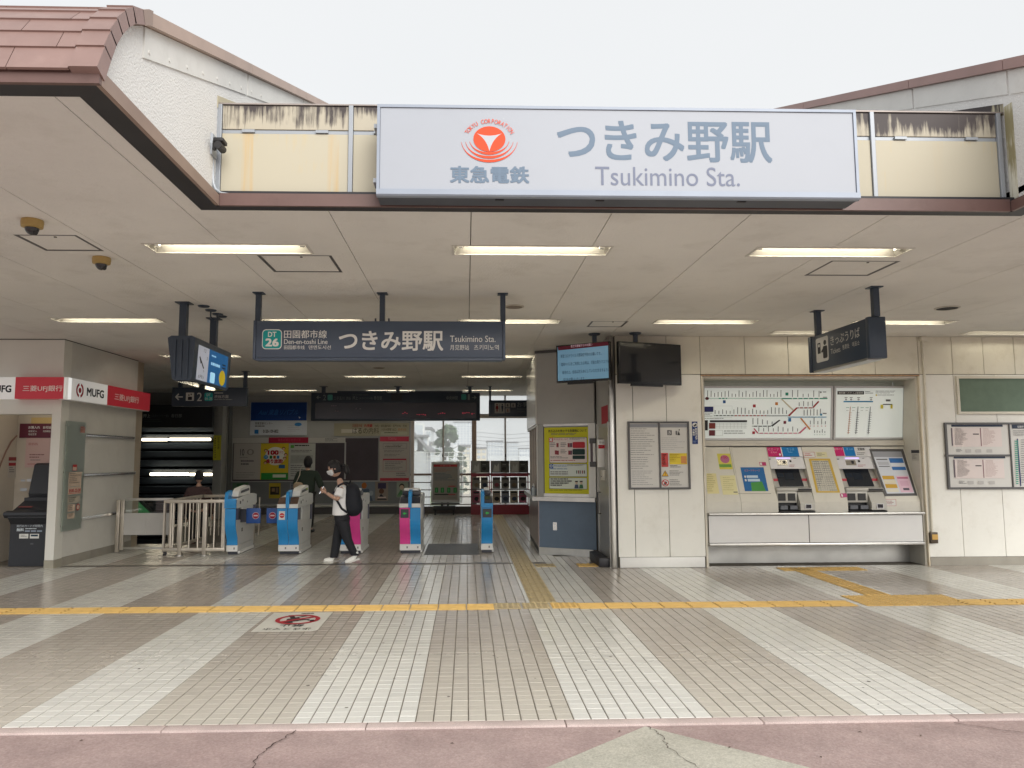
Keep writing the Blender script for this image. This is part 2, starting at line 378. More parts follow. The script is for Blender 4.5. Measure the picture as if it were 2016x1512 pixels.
M_hazed = glassmat('hazed_window_glass', (.97, .99, .99), veil=.36, veilcol=(.97, .99, .99))  # haze over the outside view put into a pale layer on the panes
M_green_glass = glassmat('green_glass', (.86, .93, .90), veil=.75, veilcol=(.66, .71, .68))

# ------------------------------------------------------------------ ground, plaza, kerb, tiled floor
def asphalt(name, col, col2, crack=True, sc=55):
    m = bpy.data.materials.new(name); m.use_nodes = True; nt = m.node_tree; b = nt.nodes['Principled BSDF']
    geo = N(nt, 'ShaderNodeNewGeometry')
    n1 = N(nt, 'ShaderNodeTexNoise'); n1.inputs['Scale'].default_value = sc; n1.inputs['Detail'].default_value = 5; nt.links.new(geo.outputs['Position'], n1.inputs[0])
    n2 = N(nt, 'ShaderNodeTexNoise'); n2.inputs['Scale'].default_value = 1.1; n2.inputs['Detail'].default_value = 6; nt.links.new(geo.outputs['Position'], n2.inputs[0])
    ad = N(nt, 'ShaderNodeMath', operation='ADD'); nt.links.new(n1.outputs[0], ad.inputs[0]); nt.links.new(n2.outputs[0], ad.inputs[1])
    cr = N(nt, 'ShaderNodeMapRange'); cr.inputs[1].default_value = .7; cr.inputs[2].default_value = 1.35; nt.links.new(ad.outputs[0], cr.inputs[0])
    mx = N(nt, 'ShaderNodeMix', data_type='RGBA'); mx.inputs[6].default_value = (*col, 1); mx.inputs[7].default_value = (*col2, 1); nt.links.new(cr.outputs[0], mx.inputs[0])
    vo = N(nt, 'ShaderNodeTexVoronoi'); vo.inputs['Scale'].default_value = sc * 2.2; nt.links.new(geo.outputs['Position'], vo.inputs[0])
    vr = N(nt, 'ShaderNodeMapRange'); vr.inputs[3].default_value = .88; vr.inputs[4].default_value = 1.14; nt.links.new(vo.outputs['Color'], vr.inputs[0])
    st_ = N(nt, 'ShaderNodeTexNoise'); st_.inputs['Scale'].default_value = 2.6; st_.inputs['Detail'].default_value = 8; st_.inputs['Roughness'].default_value = .7; nt.links.new(geo.outputs['Position'], st_.inputs[0])
    sr_ = N(nt, 'ShaderNodeMapRange'); sr_.inputs[1].default_value = .35; sr_.inputs[2].default_value = .65; sr_.inputs[3].default_value = .84; sr_.inputs[4].default_value = 1.06; nt.links.new(st_.outputs[0], sr_.inputs[0])
    vm_ = N(nt, 'ShaderNodeMath', operation='MULTIPLY'); nt.links.new(vr.outputs[0], vm_.inputs[0]); nt.links.new(sr_.outputs[0], vm_.inputs[1])
    vs_ = N(nt, 'ShaderNodeVectorMath', operation='SCALE'); nt.links.new(mx.outputs[2], vs_.inputs[0]); nt.links.new(vm_.outputs[0], vs_.inputs['Scale'])
    nt.links.new(vs_.outputs[0], b.inputs['Base Color']); b.inputs['Roughness'].default_value = .85; b.inputs['Specular IOR Level'].default_value = .25
    bp = N(nt, 'ShaderNodeBump'); bp.inputs['Strength'].default_value = .5; bp.inputs['Distance'].default_value = .006; nt.links.new(n1.outputs[0], bp.inputs['Height']); nt.links.new(bp.outputs[0], b.inputs['Normal'])
    return m
M_pink = asphalt('pink_asphalt', (0.355, 0.258, 0.246), (0.47, 0.368, 0.348))
M_sand = asphalt('sand_asphalt', (0.40, 0.385, 0.325), (0.60, 0.58, 0.505), sc=70)
M_grass = mat('far_grass', (0.16, 0.22, 0.08), .9, var=.4, scale=.3)
MB().quad((-900, -400, -6.2), (900, -400, -6.2), (900, 1600, -6.2), (-900, 1600, -6.2), mat('far_ground', (0.44, 0.44, 0.41), .9, var=.25, scale=.06)).build('ground', kind='structure')
PLAZA = -0.012
o = MB().box(-70, 70, -80, 4.665, -6.1, PLAZA, M_pink).build('plaza_pavement', kind='structure')
apex = (1.071, 4.652)
inl = MB()
inl.add([(apex[0], apex[1], PLAZA + .004), (-4.6, -.35, PLAZA + .004), (6.7, -.35, PLAZA + .004)], [(0, 1, 2)], M_sand)
inl.build('pavement_inlay', kind='structure')
# cracks in the asphalt: thin open seams
M_crack = mat('crack', (0.07, 0.045, 0.04), .95)
def crack(pts, w0, seed):
    r = random.Random(seed); mb = MB(); full = []
    for i in range(len(pts) - 1):
        a, b = Vector(pts[i]), Vector(pts[i + 1]); n = 9
        for k in range(n): full.append(a.lerp(b, k / n) + Vector((r.uniform(-.012, .012), r.uniform(-.006, .006))))
    full.append(Vector(pts[-1]))
    for i in range(len(full) - 1):
        a, b = full[i], full[i + 1]; t = (b - a).normalized(); nn = Vector((-t.y, t.x)); w = w0 * r.uniform(.4, 1.2)
        z = PLAZA + .0085
        mb.quad((*(a + nn * w), z), (*(a - nn * w), z), (*(b - nn * w), z), (*(b + nn * w), z), M_crack)
    return mb
crack([(-1.0, 4.66), (-1.09, 4.45), (-1.13, 4.25), (-1.08, 3.9), (-1.2, 3.2)], .004, 3).build('pavement_crack', kind='structure')
crack([(1.08, 4.64), (1.13, 4.5), (1.12, 4.3), (1.2, 4.05), (1.25, 3.5)], .0022, 5).build('pavement_crack', kind='structure')
crack([(2.95, 4.62), (3.2, 4.47), (3.5, 4.38)], .003, 8).build('pavement_crack', kind='structure')
r_ = random.Random(31); leaf = MB()
for (x, y) in ((-.08, 4.42), (1.46, 4.3), (2.3, 4.5), (.9, 4.57), (2.62, 4.43), (-2.2, 4.55), (1.9, 4.15)):
    a = r_.uniform(0, 6.3); d = Vector((math.cos(a), math.sin(a))) * .014; p = Vector((-d.y, d.x)) * .45; c_ = Vector((x, y)); z = PLAZA + .006
    leaf.add([(*(c_ + d), z), (*(c_ + p), z + .004), (*(c_ - d), z), (*(c_ - p), z + .003)], [(0, 1, 2, 3)], mat('dead_leaf', (.07, .045, .03), .8))
leaf.build('leaf_litter', label='tiny dead leaves scattered on the pink pavement', cat='leaves', kind='stuff')

M_granite = asphalt('pink_granite', (0.46, 0.355, 0.335), (0.72, 0.62, 0.59), sc=160)
kerb = empty('granite_kerb', (0, 4.715, 0), kind='structure')
kx = -9.0
while kx < 9.5:
    MB().box(kx + .003, kx + 1.197, 4.668, 4.764, -.12, .0, M_granite, bev=.004).build('kerb_stone', kerb, smooth=True); kx += 1.2

TW, TH, X0, Y0 = .1076, .0945, .013, 4.769
def is_white(k, j=0):
    y = Y0 + TH * j
    for a, b in ((-74, -67), (-58, -51), (-42, -35), (-26, -19), (-10, -3), (6, 14), (23, 30), (39, 46), (55, 62), (71, 78)):
        if a <= k < b: return True
    return False
floor = MB().box(-9.2, 9.2, 4.766, 14.6, -.4, -.0045, M_grout).box(-4.75, 9.2, 14.6, 22.1, -.4, -.0045, M_grout).build('floor', kind='structure')
gx, gy, bv = .0038, .0016, .0012
def tile_mesh(name, m):
    x1, y1 = TW - gx, TH - gy
    mb = MB(); v = [(gx, gy, -.0045), (x1, gy, -.0045), (x1, y1, -.0045), (gx, y1, -.0045), (gx + bv, gy + bv, 0), (x1 - bv, gy + bv, 0), (x1 - bv, y1 - bv, 0), (gx + bv, y1 - bv, 0)]
    return mb.add(v, [(4, 5, 6, 7), (0, 1, 5, 4), (1, 2, 6, 5), (2, 3, 7, 6), (3, 0, 4, 7)], m).mesh(name)
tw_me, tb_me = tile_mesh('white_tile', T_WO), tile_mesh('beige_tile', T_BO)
NEAR = set(); rt = random.Random(5)
for j in range(5):
    for k in range(-27, 33):
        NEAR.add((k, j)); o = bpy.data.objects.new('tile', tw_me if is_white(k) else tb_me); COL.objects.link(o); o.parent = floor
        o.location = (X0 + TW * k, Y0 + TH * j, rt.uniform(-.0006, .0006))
fv, ff, fm = [], [], []
base = np.array([(gx, gy, -.0045), (TW - gx, gy, -.0045), (TW - gx, TH - gy, -.0045), (gx, TH - gy, -.0045), (gx + bv, gy + bv, 0), (TW - gx - bv, gy + bv, 0), (TW - gx - bv, TH - gy - bv, 0), (gx + bv, TH - gy - bv, 0)])
fbase = np.array([(4, 5, 6, 7), (0, 1, 5, 4), (1, 2, 6, 5), (2, 3, 7, 6), (3, 0, 4, 7)])
rn = np.random.RandomState(3); cnt = 0
for j in range(0, 182):
    y = Y0 + TH * j
    for k in range(-84, 85):
        x = X0 + TW * k
        if (k, j) in NEAR or (y > 14.5 and x < -4.75) or (y > 11.05 and x > 2.25) or (y > 12.3 and x > 1.35) or (y > 11.5 and x < -6.2 and x > -20): continue
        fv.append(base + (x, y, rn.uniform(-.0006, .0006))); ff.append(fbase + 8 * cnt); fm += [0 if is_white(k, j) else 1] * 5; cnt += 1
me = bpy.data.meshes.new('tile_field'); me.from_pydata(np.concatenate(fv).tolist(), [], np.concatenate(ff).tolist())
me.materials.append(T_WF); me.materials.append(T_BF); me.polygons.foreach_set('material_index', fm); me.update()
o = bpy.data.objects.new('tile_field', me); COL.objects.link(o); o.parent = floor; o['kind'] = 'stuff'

# yellow tactile blocks, children of the floor
def tact_mesh(name, kind, m, w=.30):
    mb = MB(); g = .004; mb.box(g, w - g, g, w - g, .0005, .006, m, bev=.002)
    if kind == 'bar':
        for i in range(4):
            y = w * (i + .5) / 4; mb.prism([(y - .017, .006), (y + .017, .006), (y + .011, .012), (y - .011, .012)], 'x', .012, w - .012, m)
    else:
        for i in range(5):
            for k in range(5):
                x, y = w * (i + .5) / 5, w * (k + .5) / 5
                mb.lathe([(.012, .006), (.0105, .010), (.006, .0115)], (x, y, 0), m, seg=8)
    return mb.mesh(name)
bar_me, dot_me = tact_mesh('tactile_bar_block', 'bar', M_yel), tact_mesh('tactile_dot_block', 'dot', M_yel)
bar_w, dot_w = tact_mesh('worn_bar_block', 'bar', M_yel2), tact_mesh('worn_dot_block', 'dot', M_yel2)
def tact(me, x, y, rot=0):
    o = bpy.data.objects.new('tactile_block', me); COL.objects.link(o); o.parent = floor
    if rot: o.location = (x + .30, y, 0); o.rotation_euler.z = math.pi / 2
    else: o.location = (x, y, 0)
x = -8.7
while x < 9.0:
    if not (.26 < x + .15 < 1.22 or 4.28 < x + .15 < 5.5): tact(bar_me, x, 8.105)
    x += .30
for i in range(3): tact(dot_w if i < 2 else dot_me, .29 + .31 * i, 8.14)
for i in range(4): tact(dot_me, 4.29 + .30 * i, 8.105)
for i in range(4): tact(dot_me, 4.29 + .30 * i, 8.405)
y = 8.45; i = 0
while y < 20.8:
    tact(bar_w, .70, y, 1); y += .30
for i in range(2): tact(bar_w if i == 0 else bar_me, 1.02 + .62 * i, 11.15, 1)
y = 8.71
while y < 10.6: tact(bar_me, 4.60, y, 1); y += .30
for i in range(4): tact(dot_me, 4.45 + .3 * i, 10.60)
# drain cover strip beyond the gates and steel plates set in the floor
box('metal_floor_plate', floor, -.70, .215, 12.62, 14.2, .0006, .004, mat('ribbed_plate', (.06, .06, .062), .42, .3, var=.15, bump=.4, bscale=90))
box('floor_rail', floor, -6.0, 1.2, 11.52, 11.66, .0006, .0035, mat('shutter_rail', (.16, .14, .12), .4, .5, var=.1))
# old chewing gum and drip spots trodden into the tiles
rg = random.Random(12); gum = MB(); M_gum = mat('trodden_gum', (.16, .14, .12), .8)
for i in range(90):
    x, y, r = rg.uniform(-5, 6), rg.uniform(4.85, 11) if i % 3 else rg.uniform(4.85, 7), rg.uniform(.005, .014); ph = rg.uniform(0, 6)
    q = [(x + r * (1 + .25 * math.sin(3 * t + ph)) * math.cos(t), y + r * (1 + .25 * math.cos(2 * t + ph)) * math.sin(t), .0016) for t in np.linspace(0, 2 * math.pi, 9)[:-1]]
    gum.add(q, [tuple(range(8))], M_gum)
o = gum.build('gum_spot', floor); o['kind'] = 'stuff'

# ------------------------------------------------------------------ ceiling
LROWS = [6.38, 9.80, 13.26, 16.62, 20.08]
LIGHTS = []
for r, Y in enumerate(LROWS):
    for c_, X in enumerate((-4.66, -2.03, .565, 3.19, 5.86)):
        if r == 0 and c_ in (0, 4): continue
        if r >= 2 and c_ >= 3: continue
        LIGHTS.append((X, Y, r, c_))
LIGHTS += [(5.1, 10.62, 5, 0), (7.96, 10.62, 5, 1)]
LW, LD = 1.34, .26
HATCH = [(-3.64, -3.14, 6.01, 6.49), (-1.86, -1.20, 6.585, 7.205), (3.36, 4.01, 6.67, 7.245), (1.66, 2.155, 9.79, 10.24)]
holes = [(X - LW / 2, X + LW / 2, Y - LD / 2, Y + LD / 2) for X, Y, _, _ in LIGHTS] + [(-1.9, 4.03, 3.0, 5.34)] + HATCH
ceiling = MB().box(-9.2, -1.9, 3.62, 22.0, C + .115, C + .16, M_slab).box(-1.9, 4.03, 5.33, 22.0, C + .115, C + .16, M_slab).box(4.03, 9.2, 3.62, 22.0, C + .115, C + .16, M_slab).build('ceiling', kind='structure')
def panel_with_holes(x0, x1, y0, y1, m, t=.014):
    hs = [h for h in holes if h[0] < x1 and h[1] > x0 and h[2] < y1 and h[3] > y0]
    xs = sorted({x0, x1, *[min(max(q, x0), x1) for h in hs for q in h[:2]]}); ys = sorted({y0, y1, *[min(max(q, y0), y1) for h in hs for q in h[2:]]})
    mb = MB()
    for a, b in zip(xs, xs[1:]):
        run = None; spans = []
        for c, d in zip(ys, ys[1:]):
            inh = any(h[0] <= (a + b) / 2 <= h[1] and h[2] <= (c + d) / 2 <= h[3] for h in hs)
            if not inh:
                if run is None: run = [c, d]
                else: run[1] = d
            elif run: spans.append(run); run = None
        if run: spans.append(run)
        for c, d in spans: mb.box(a, b, c, d, C, C + t, m)
    return mb
for k in range(-9, 9):
    x0, x1 = .035 + 1.04 * k + .0035, .035 + 1.04 * (k + 1) - .0035
    panel_with_holes(max(x0, -9.2), min(x1, 9.2), 3.63, 13.0, M_ceil).build('ceiling_panel', ceiling)
    panel_with_holes(max(x0, -9.2), min(x1, 9.2), 13.006, 21.95, M_ceil).build('ceiling_panel', ceiling)
# recessed lamps
def lamp(X, Y, label, tube=None):
    e = empty('ceiling_light', (X, Y, C), label, 'ceiling light', 'strip lights recessed in the station ceiling')
    t = MB(); x0, x1, y0, y1 = X - LW / 2, X + LW / 2, Y - LD / 2, Y + LD / 2; z1 = C + .105; i = .012
    t.quad((x0, y0, z1), (x1, y0, z1), (x1, y1, z1), (x0, y1, z1), M_reflector)
    t.v[-4:] = [(x0 + .05, y0 + .06, z1), (x1 - .05, y0 + .06, z1), (x1 - .05, y1 - .06, z1), (x0 + .05, y1 - .06, z1)]
    lo = [(x0, y0, C), (x1, y0, C), (x1, y1, C), (x0, y1, C)]; hi = t.v[-4:]
    for a in range(4):
        b = (a + 1) % 4; t.quad(lo[b], lo[a], hi[a], hi[b], M_reflector)
    t.build('reflector', e)
    fr = MB()
    for (a, b, c, d) in ((x0 - .02, x1 + .02, y0 - .02, y0), (x0 - .02, x1 + .02, y1, y1 + .02), (x0 - .02, x0, y0, y1), (x1, x1 + .02, y0, y1)): fr.box(a, b, c, d, C - .006, C - .0005, mat('lamp_trim', (.62, .60, .55), .5, var=.1, dirt=.3))
    fr.build('trim_frame', e)
    MB().tube([(x0 + .07, Y, C + .055), (x1 - .07, Y, C + .055)], .019, tube or M_tube, seg=10).build('lamp_tube', e)
    for x in (x0 + .055, x1 - .055): box('tube_holder', e, x - .018, x + .018, Y - .02, Y + .02, C + .02, C + .10, M_white)
rowname = {0: 'front row', 1: 'second row from the canopy edge', 2: 'third row, above the gates', 3: 'fourth row, beyond the gates', 4: 'last row by the poster wall'}
colname = {0: 'leftmost', 1: 'second from left', 2: 'middle', 3: 'fourth from left', 4: 'rightmost'}
for X, Y, r, c_ in LIGHTS:
    if r == 5: lamp(X, Y, 'warm strip light close to the ticket wall, ' + ('behind the hanging ticket sign' if c_ == 0 else 'above the green notice board'), M_tube2)
    elif r == 0: lamp(X, Y, 'warm recessed strip light nearest the canopy edge, ' + {1: 'on the left by a hatch', 2: 'in the middle below the big sign', 3: 'on the right by a hatch'}[c_])
    else: lamp(X, Y, 'warm strip light in the %s, %s' % (rowname[r], colname[c_]))
for i, (x0, x1, y0, y1) in enumerate(HATCH):
    e = empty('ceiling_hatch', ((x0 + x1) / 2, (y0 + y1) / 2, C), ['square ceiling hatch beside the two dome cameras', 'square ceiling hatch just behind the left front strip light', 'square ceiling hatch just behind the right front strip light', 'small ceiling hatch above the two hanging televisions'][i], 'hatch', 'access hatches in the ceiling')
    fr = MB(); w = .028
    for (a, b, c, d) in ((x0, x1, y0, y0 + w), (x0, x1, y1 - w, y1), (x0, x0 + w, y0 + w, y1 - w), (x1 - w, x1, y0 + w, y1 - w)): fr.box(a, b, c, d, C + .001, C + .03, M_darkgrey)
    fr.build('hatch_frame', e)
    box('hatch_panel', e, x0 + w, x1 - w, y0 + w, y1 - w, C + .004, C + .02, M_ceil)
    MB().lathe([(.012, -.003), (.012, .004)], ((x0 + x1) / 2 + .05, y0 + w + .04, C + .001), M_darkgrey, seg=10).build('latch', e)
for i, (x, y, r) in enumerate(((5.84, 8.82, .12), (.568, 8.82, .10), (-1.75, 15.0, .11))):
    e = empty('ceiling_vent', (x, y, C), ['round dark vent in the ceiling right of the ticket sign', 'round grey disc in the ceiling beside the main sign pole', 'round dark disc in the ceiling beyond the main sign'][i], 'vent')
    MB().lathe([(r + .02, 0), (r + .02, -.008), (r, -.012), (r, -.004)], (x, y, C - .001), mat('vent_rim', (.5, .47, .42), .5), seg=28).build('rim', e, smooth=True)
    MB().lathe([(r - .002, -.0045), (r - .002, -.009 if i == 0 else -.012)], (x, y, C), M_void if i == 0 else mat('vent_disc', (.25, .21, .17), .6), seg=28).build('disc', e)
M_dome = mat('dome_base', (0.42, 0.29, 0.10), .45, var=.08)
for i, (x, y) in enumerate(((-3.27, 5.63), (-3.265, 6.70))):
    e = empty('dome_camera', (x, y, C), ['dome security camera with ochre base, nearer the canopy edge', 'dome security camera with ochre base, behind the square hatch'][i], 'camera', 'dome cameras on the left ceiling')
    MB().lathe([(.075, 0), (.078, -.02), (.074, -.055), (.052, -.062)], (x, y, C - .001), M_dome, seg=24).build('base', e, smooth=True)
    MB().lathe([(.050, -.058)] + [(.050 * math.cos(a), -.062 - .052 * math.sin(a)) for a in np.linspace(0, 1.5, 7)], (x, y, C - .001), mat('smoked_dome', (.012, .013, .016), .08, coat=.5), seg=20).build('dome', e, smooth=True, sharp=80)
    MB().tube([(x + .02, y, C - .085), (x + .035, y - .012, C - .104)], .018, M_rubber, seg=10).build('lens', e)

# ------------------------------------------------------------------ station roof: gable walls, tiled eaves, fascia, parapet
roof = empty('station_roof', (0, 5.3, C), 'station canopy with brown tiled eaves, white gable walls and stained cream parapet', 'roof')
XL, XR = -1.80, 4.03
RS = .386
def ridge(y): return 4.03 + RS * (y - 3.95)
prof = [(3.455, 3.43), (3.509, 3.565), (3.557, 3.672), (3.619, 3.771), (3.695, 3.861), (3.776, 3.931), (3.887, 3.991)]
outline = [(3.60, 3.475), (3.66, 3.60), (3.70, 3.68), (3.75, 3.76), (3.82, 3.85), (3.90, 3.93), (4.0, ridge(4.0) - .05), (12.5, ridge(12.5) - .04), (21.9, 4.2), (21.9, 3.475)]
MB().prism(outline, 'x', XL - .2, XL, M_stucco).build('gable_wall', roof)
MB().prism(outline, 'x', XR, XR + .2, M_stucco).build('gable_wall', roof)
# roof bodies behind the gables
body = [(3.70, 3.52), (3.9, 3.86), (4.1, ridge(4.1) - .08), (12.5, ridge(12.5) - .08), (21.8, 4.1), (21.8, 3.52)]
M_coping = mat('coping_metal', (.44, .325, .265), .45, var=.10, scale=3)
M_roofdeck = mat('roof_deck', (.30, .19, .16), .6, var=.1)
MB().prism(body, 'x', -9.2, XL - .21, M_roofdeck).build('roof_deck', roof)
MB().prism(body, 'x', XR + .21, 9.2, M_roofdeck).build('roof_deck', roof)
box('flat_roof', roof, XL, XR, 5.40, 21.9, C + .17, C + .23, M_slab)
def slope_piece(x0, x1, ya, yb, lo, hi, m, name):
    mb = MB(); P = [(ya, ridge(ya) + lo), (yb, ridge(yb) + lo), (yb, ridge(yb) + hi), (ya, ridge(ya) + hi)]
    return mb.prism(P, 'x', x0, x1, m).build(name, roof)
for a, b in ((4.02, 5.94), (5.946, 7.97), (7.976, 10.0), (10.006, 12.5)):
    slope_piece(XL - .22, XL + .05, a, b, -.066, .012, M_coping, 'coping')
    slope_piece(XL, XL + .010, a + .02, b, -.25, -.070, M_smooth, 'trim_panel')
for a, b in ((3.98, 5.2), (5.206, 6.35), (6.356, 8.4), (8.406, 12.5)):
    slope_piece(XR - .05, XR + .22, a, b, -.062, .018, M_brown if a < 0 else mat('rose_brown_metal', (.33, .20, .18), .45, var=.1), 'coping')
    slope_piece(XR - .010, XR, a + .02, b, -.25, -.070, M_smooth, 'trim_panel')
# bolts along the trim
mb = MB()
for y in np.arange(4.1, 6.6, .28): mb.lathe([(.012, 0), (.010, .006)], (XL + .010, y, ridge(y) - .21), M_smooth, seg=8, axis='x')
mb.build('bolt_row', roof, kind='stuff')
# curved front strip of the trim
q = [(3.64, 3.52), (3.70, 3.66), (3.75, 3.745), (3.82, 3.835), (3.90, 3.91), (4.02, ridge(4.02) - .04), (4.02, ridge(4.02) - .19), (3.93, 3.80), (3.85, 3.70), (3.79, 3.58), (3.77, 3.50)]
# tiled eaves: courses of curved tiles with verge tiles at the open end
M_eave = mat('eave_tile', (0.275, 0.178, 0.158), .42, var=.13, scale=3.5, rvar=.10, dirt=.12, dirtcol=(.5, .36, .32))
eave = MB().prism([(y + .03, z - .01) for y, z in prof] + [(3.95, 3.5), (3.56, 3.42)], 'x', -9.2, XL - .19, M_roofdeck).build('eave_board', roof)
def course_tile(i, length, m):
    (y0, z0), (y1, z1) = prof[i], prof[i + 1]; a, b = Vector((y0, z0)), Vector((y1, z1)); t = (b - a).normalized(); n = Vector((-t.y, t.x))
    P = [a + n * .011, b + n * .001 + t * .012, b - n * .008, a - n * .004]
    return MB().prism([(p.x, p.y) for p in P], 'x', 0, length, m).mesh('eave_tile')
TL = .42
for i in range(6):
    me_ = course_tile(i, TL - .004, M_eave); x1 = XL - .075
    off = (.29, .09)[i % 2]; first = True; x = x1
    me0 = course_tile(i, off - .004, M_eave)
    o = bpy.data.objects.new('eave_tile', me0); COL.objects.link(o); o.parent = eave; o.location = (x1 - off, 0, 0); x = x1 - off
    while x > -4.4:
        o = bpy.data.objects.new('eave_tile', me_); COL.objects.link(o); o.parent = eave; o.location = (x - TL, 0, 0); x -= TL
    (y0, z0), (y1, z1) = prof[i], prof[i + 1]; a, b = Vector((y0, z0)), Vector((y1, z1)); t = (b - a).normalized(); n = Vector((-t.y, t.x))
    P = [a + n * .021, b + n * .011 + t * .010, b - n * .065 + t * .004, a - n * .065]
    o = MB().prism([(p.x, p.y) for p in P], 'x', XL - .073, XL + .062, M_eave).build('verge_tile', eave)
P = [(3.887, 4.0), (3.96, ridge(3.96) + .016), (4.015, ridge(4.015) + .018), (4.015, ridge(4.015) - .066), (3.92, 3.93)]
MB().prism(P, 'x', XL - .073, XL + .062, M_pinkbrown).build('verge_tile', eave)
# fascia band and the black soffit strip under it
fz0, fz1 = C - .015, C + .062
fa = roof
MB().box(-9.2, XL + .055, 3.475, 3.50, fz0, fz1, M_brown).build('fascia', roof)
MB().box(XL + .03, XL + .055, 3.502, 5.215, fz0, fz1, M_pinkbrown).build('fascia', roof)
for a, b in ((XL + .057, -.2), (-.197, 1.6), (1.603, XR - .058)): MB().box(a, b, 5.215, 5.24, fz0, fz1 + .012, M_brown).build('fascia', roof)
MB().box(XR - .055, XR - .03, 3.502, 5.215, fz0, fz1, M_brown).build('fascia', roof)
MB().box(XR - .055, 9.2, 3.475, 3.50, fz0, fz1, M_brown).build('fascia', roof)
MB().box(-9.2, -1.91, 3.502, 3.625, fz0 + .004, fz0 + .03, M_black).box(-1.91, XL + .028, 3.502, 5.335, fz0 + .004, fz0 + .03, M_black).box(XL + .03, XR - .03, 5.241, 5.335, fz0 + .004, fz0 + .03, M_black).box(XR - .029, 4.14, 3.502, 5.335, fz0 + .004, fz0 + .03, M_black).box(4.14, 9.2, 3.502, 3.625, fz0 + .004, fz0 + .03, M_black).build('soffit_strip', roof)
box('gutter_board', roof, XL, XR, 5.242, 5.40, fz0 + .031, C + .10, M_black)
# parapet
def stain_mat(name, base, stain, amount, zlo, zhi, rust=0.0):
    m = bpy.data.materials.new(name); m.use_nodes = True; nt = m.node_tree; b = nt.nodes['Principled BSDF']; b.inputs['Roughness'].default_value = .6
    geo = N(nt, 'ShaderNodeNewGeometry'); mp = N(nt, 'ShaderNodeMapping'); mp.inputs['Scale'].default_value = (34, 34, 2.2); mp.inputs['Location'].default_value = (amount * 300, 0, amount * 40); nt.links.new(geo.outputs['Position'], mp.inputs[0])
    n1 = N(nt, 'ShaderNodeTexNoise'); n1.inputs['Scale'].default_value = 1; n1.inputs['Detail'].default_value = 7; n1.inputs['Roughness'].default_value = .7; nt.links.new(mp.outputs[0], n1.inputs[0])
    n2 = N(nt, 'ShaderNodeTexNoise'); n2.inputs['Scale'].default_value = 3.2; n2.inputs['Detail'].default_value = 3; nt.links.new(geo.outputs['Position'], n2.inputs[0])
    sx = N(nt, 'ShaderNodeSeparateXYZ'); nt.links.new(geo.outputs['Position'], sx.inputs[0])
    gr = N(nt, 'ShaderNodeMapRange'); gr.inputs[1].default_value = zlo; gr.inputs[2].default_value = zhi; gr.inputs[3].default_value = -.22; gr.inputs[4].default_value = .16; nt.links.new(sx.outputs[2], gr.inputs[0])
    a1 = N(nt, 'ShaderNodeMath', operation='ADD'); nt.links.new(n1.outputs[0], a1.inputs[0]); nt.links.new(gr.outputs[0], a1.inputs[1])
    a2 = N(nt, 'ShaderNodeMath', operation='ADD'); nt.links.new(a1.outputs[0], a2.inputs[0]); nt.links.new(n2.outputs[0], a2.inputs[1])
    th = N(nt, 'ShaderNodeMapRange'); th.inputs[1].default_value = 1.02 - amount; th.inputs[2].default_value = 1.22 - amount; nt.links.new(a2.outputs[0], th.inputs[0])
    mx = N(nt, 'ShaderNodeMix', data_type='RGBA'); mx.inputs[6].default_value = (*base, 1); mx.inputs[7].default_value = (*stain, 1); nt.links.new(th.outputs[0], mx.inputs[0])
    last = mx.outputs[2]
    if rust:
        m3 = N(nt, 'ShaderNodeMapping'); m3.inputs['Scale'].default_value = (9, 9, .35); nt.links.new(geo.outputs['Position'], m3.inputs[0])
        n3 = N(nt, 'ShaderNodeTexNoise'); n3.inputs['Scale'].default_value = 1; n3.inputs['Detail'].default_value = 4; nt.links.new(m3.outputs[0], n3.inputs[0])
        r3 = N(nt, 'ShaderNodeMapRange'); r3.inputs[1].default_value = .60; r3.inputs[2].default_value = .74; r3.inputs[4].default_value = rust; nt.links.new(n3.outputs[0], r3.inputs[0])
        mz = N(nt, 'ShaderNodeMix', data_type='RGBA'); mz.inputs[7].default_value = (.62, .40, .14, 1); nt.links.new(last, mz.inputs[6]); nt.links.new(r3.outputs[0], mz.inputs[0]); last = mz.outputs[2]
    nt.links.new(last, b.inputs['Base Color']); return m
CREAM = (0.53, 0.49, 0.38)
M_stains = [stain_mat('stained_cream_%d' % i, (.50, .455, .36), (.06, .048, .048), a_, 3.95, 4.15) for i, a_ in enumerate((.10, .02, .15, .12, .15, .22))]
M_creams = [stain_mat('cream_panel_%d' % i, CREAM, (.56, .48, .31), -.14, 3.4, 3.95, rust=q_) for i, q_ in enumerate((.75, .3, .3, .3, .4, .15))]
par = MB().box(XL + .002, XR - .002, 5.345, 5.398, C + .165, 4.135, M_slab).build('parapet', roof)
mull = [-1.785, -.84, .12, 1.07, 2.05, 3.02, 3.985]
for i_, (a, b) in enumerate(zip(mull, mull[1:])):
    M_stain, M_cream = M_stains[i_], M_creams[i_]
    MB().box(a + .018, b - .018, 5.30, 5.343, 3.972, 4.150, M_stain, bev=.003).build('stained_band', par)
    MB().box(a + .018, b - .018, 5.30, 5.343, 3.475, 3.940, M_cream, bev=.003).build('cream_panel', par)
    mb = MB().box(a + .018, b - .018, 5.308, 5.343, 3.943, 3.969, M_grey)
    for f in (.22, .78): mb.box(a + (b - a) * f - .045, a + (b - a) * f + .045, 5.288, 5.306, 3.946, 3.966, M_grey)
    mb.build('rail', par)
for x in mull: MB().box(x - .016, x + .016, 5.285, 5.343, 3.465, 4.155, M_grey, bev=.003).build('mullion', par)
box('parapet_cap', par, XL + .002, XR - .002, 5.29, 5.41, 4.156, 4.166, mat('cap_metal', (.33, .29, .27), .5, .4, var=.2))
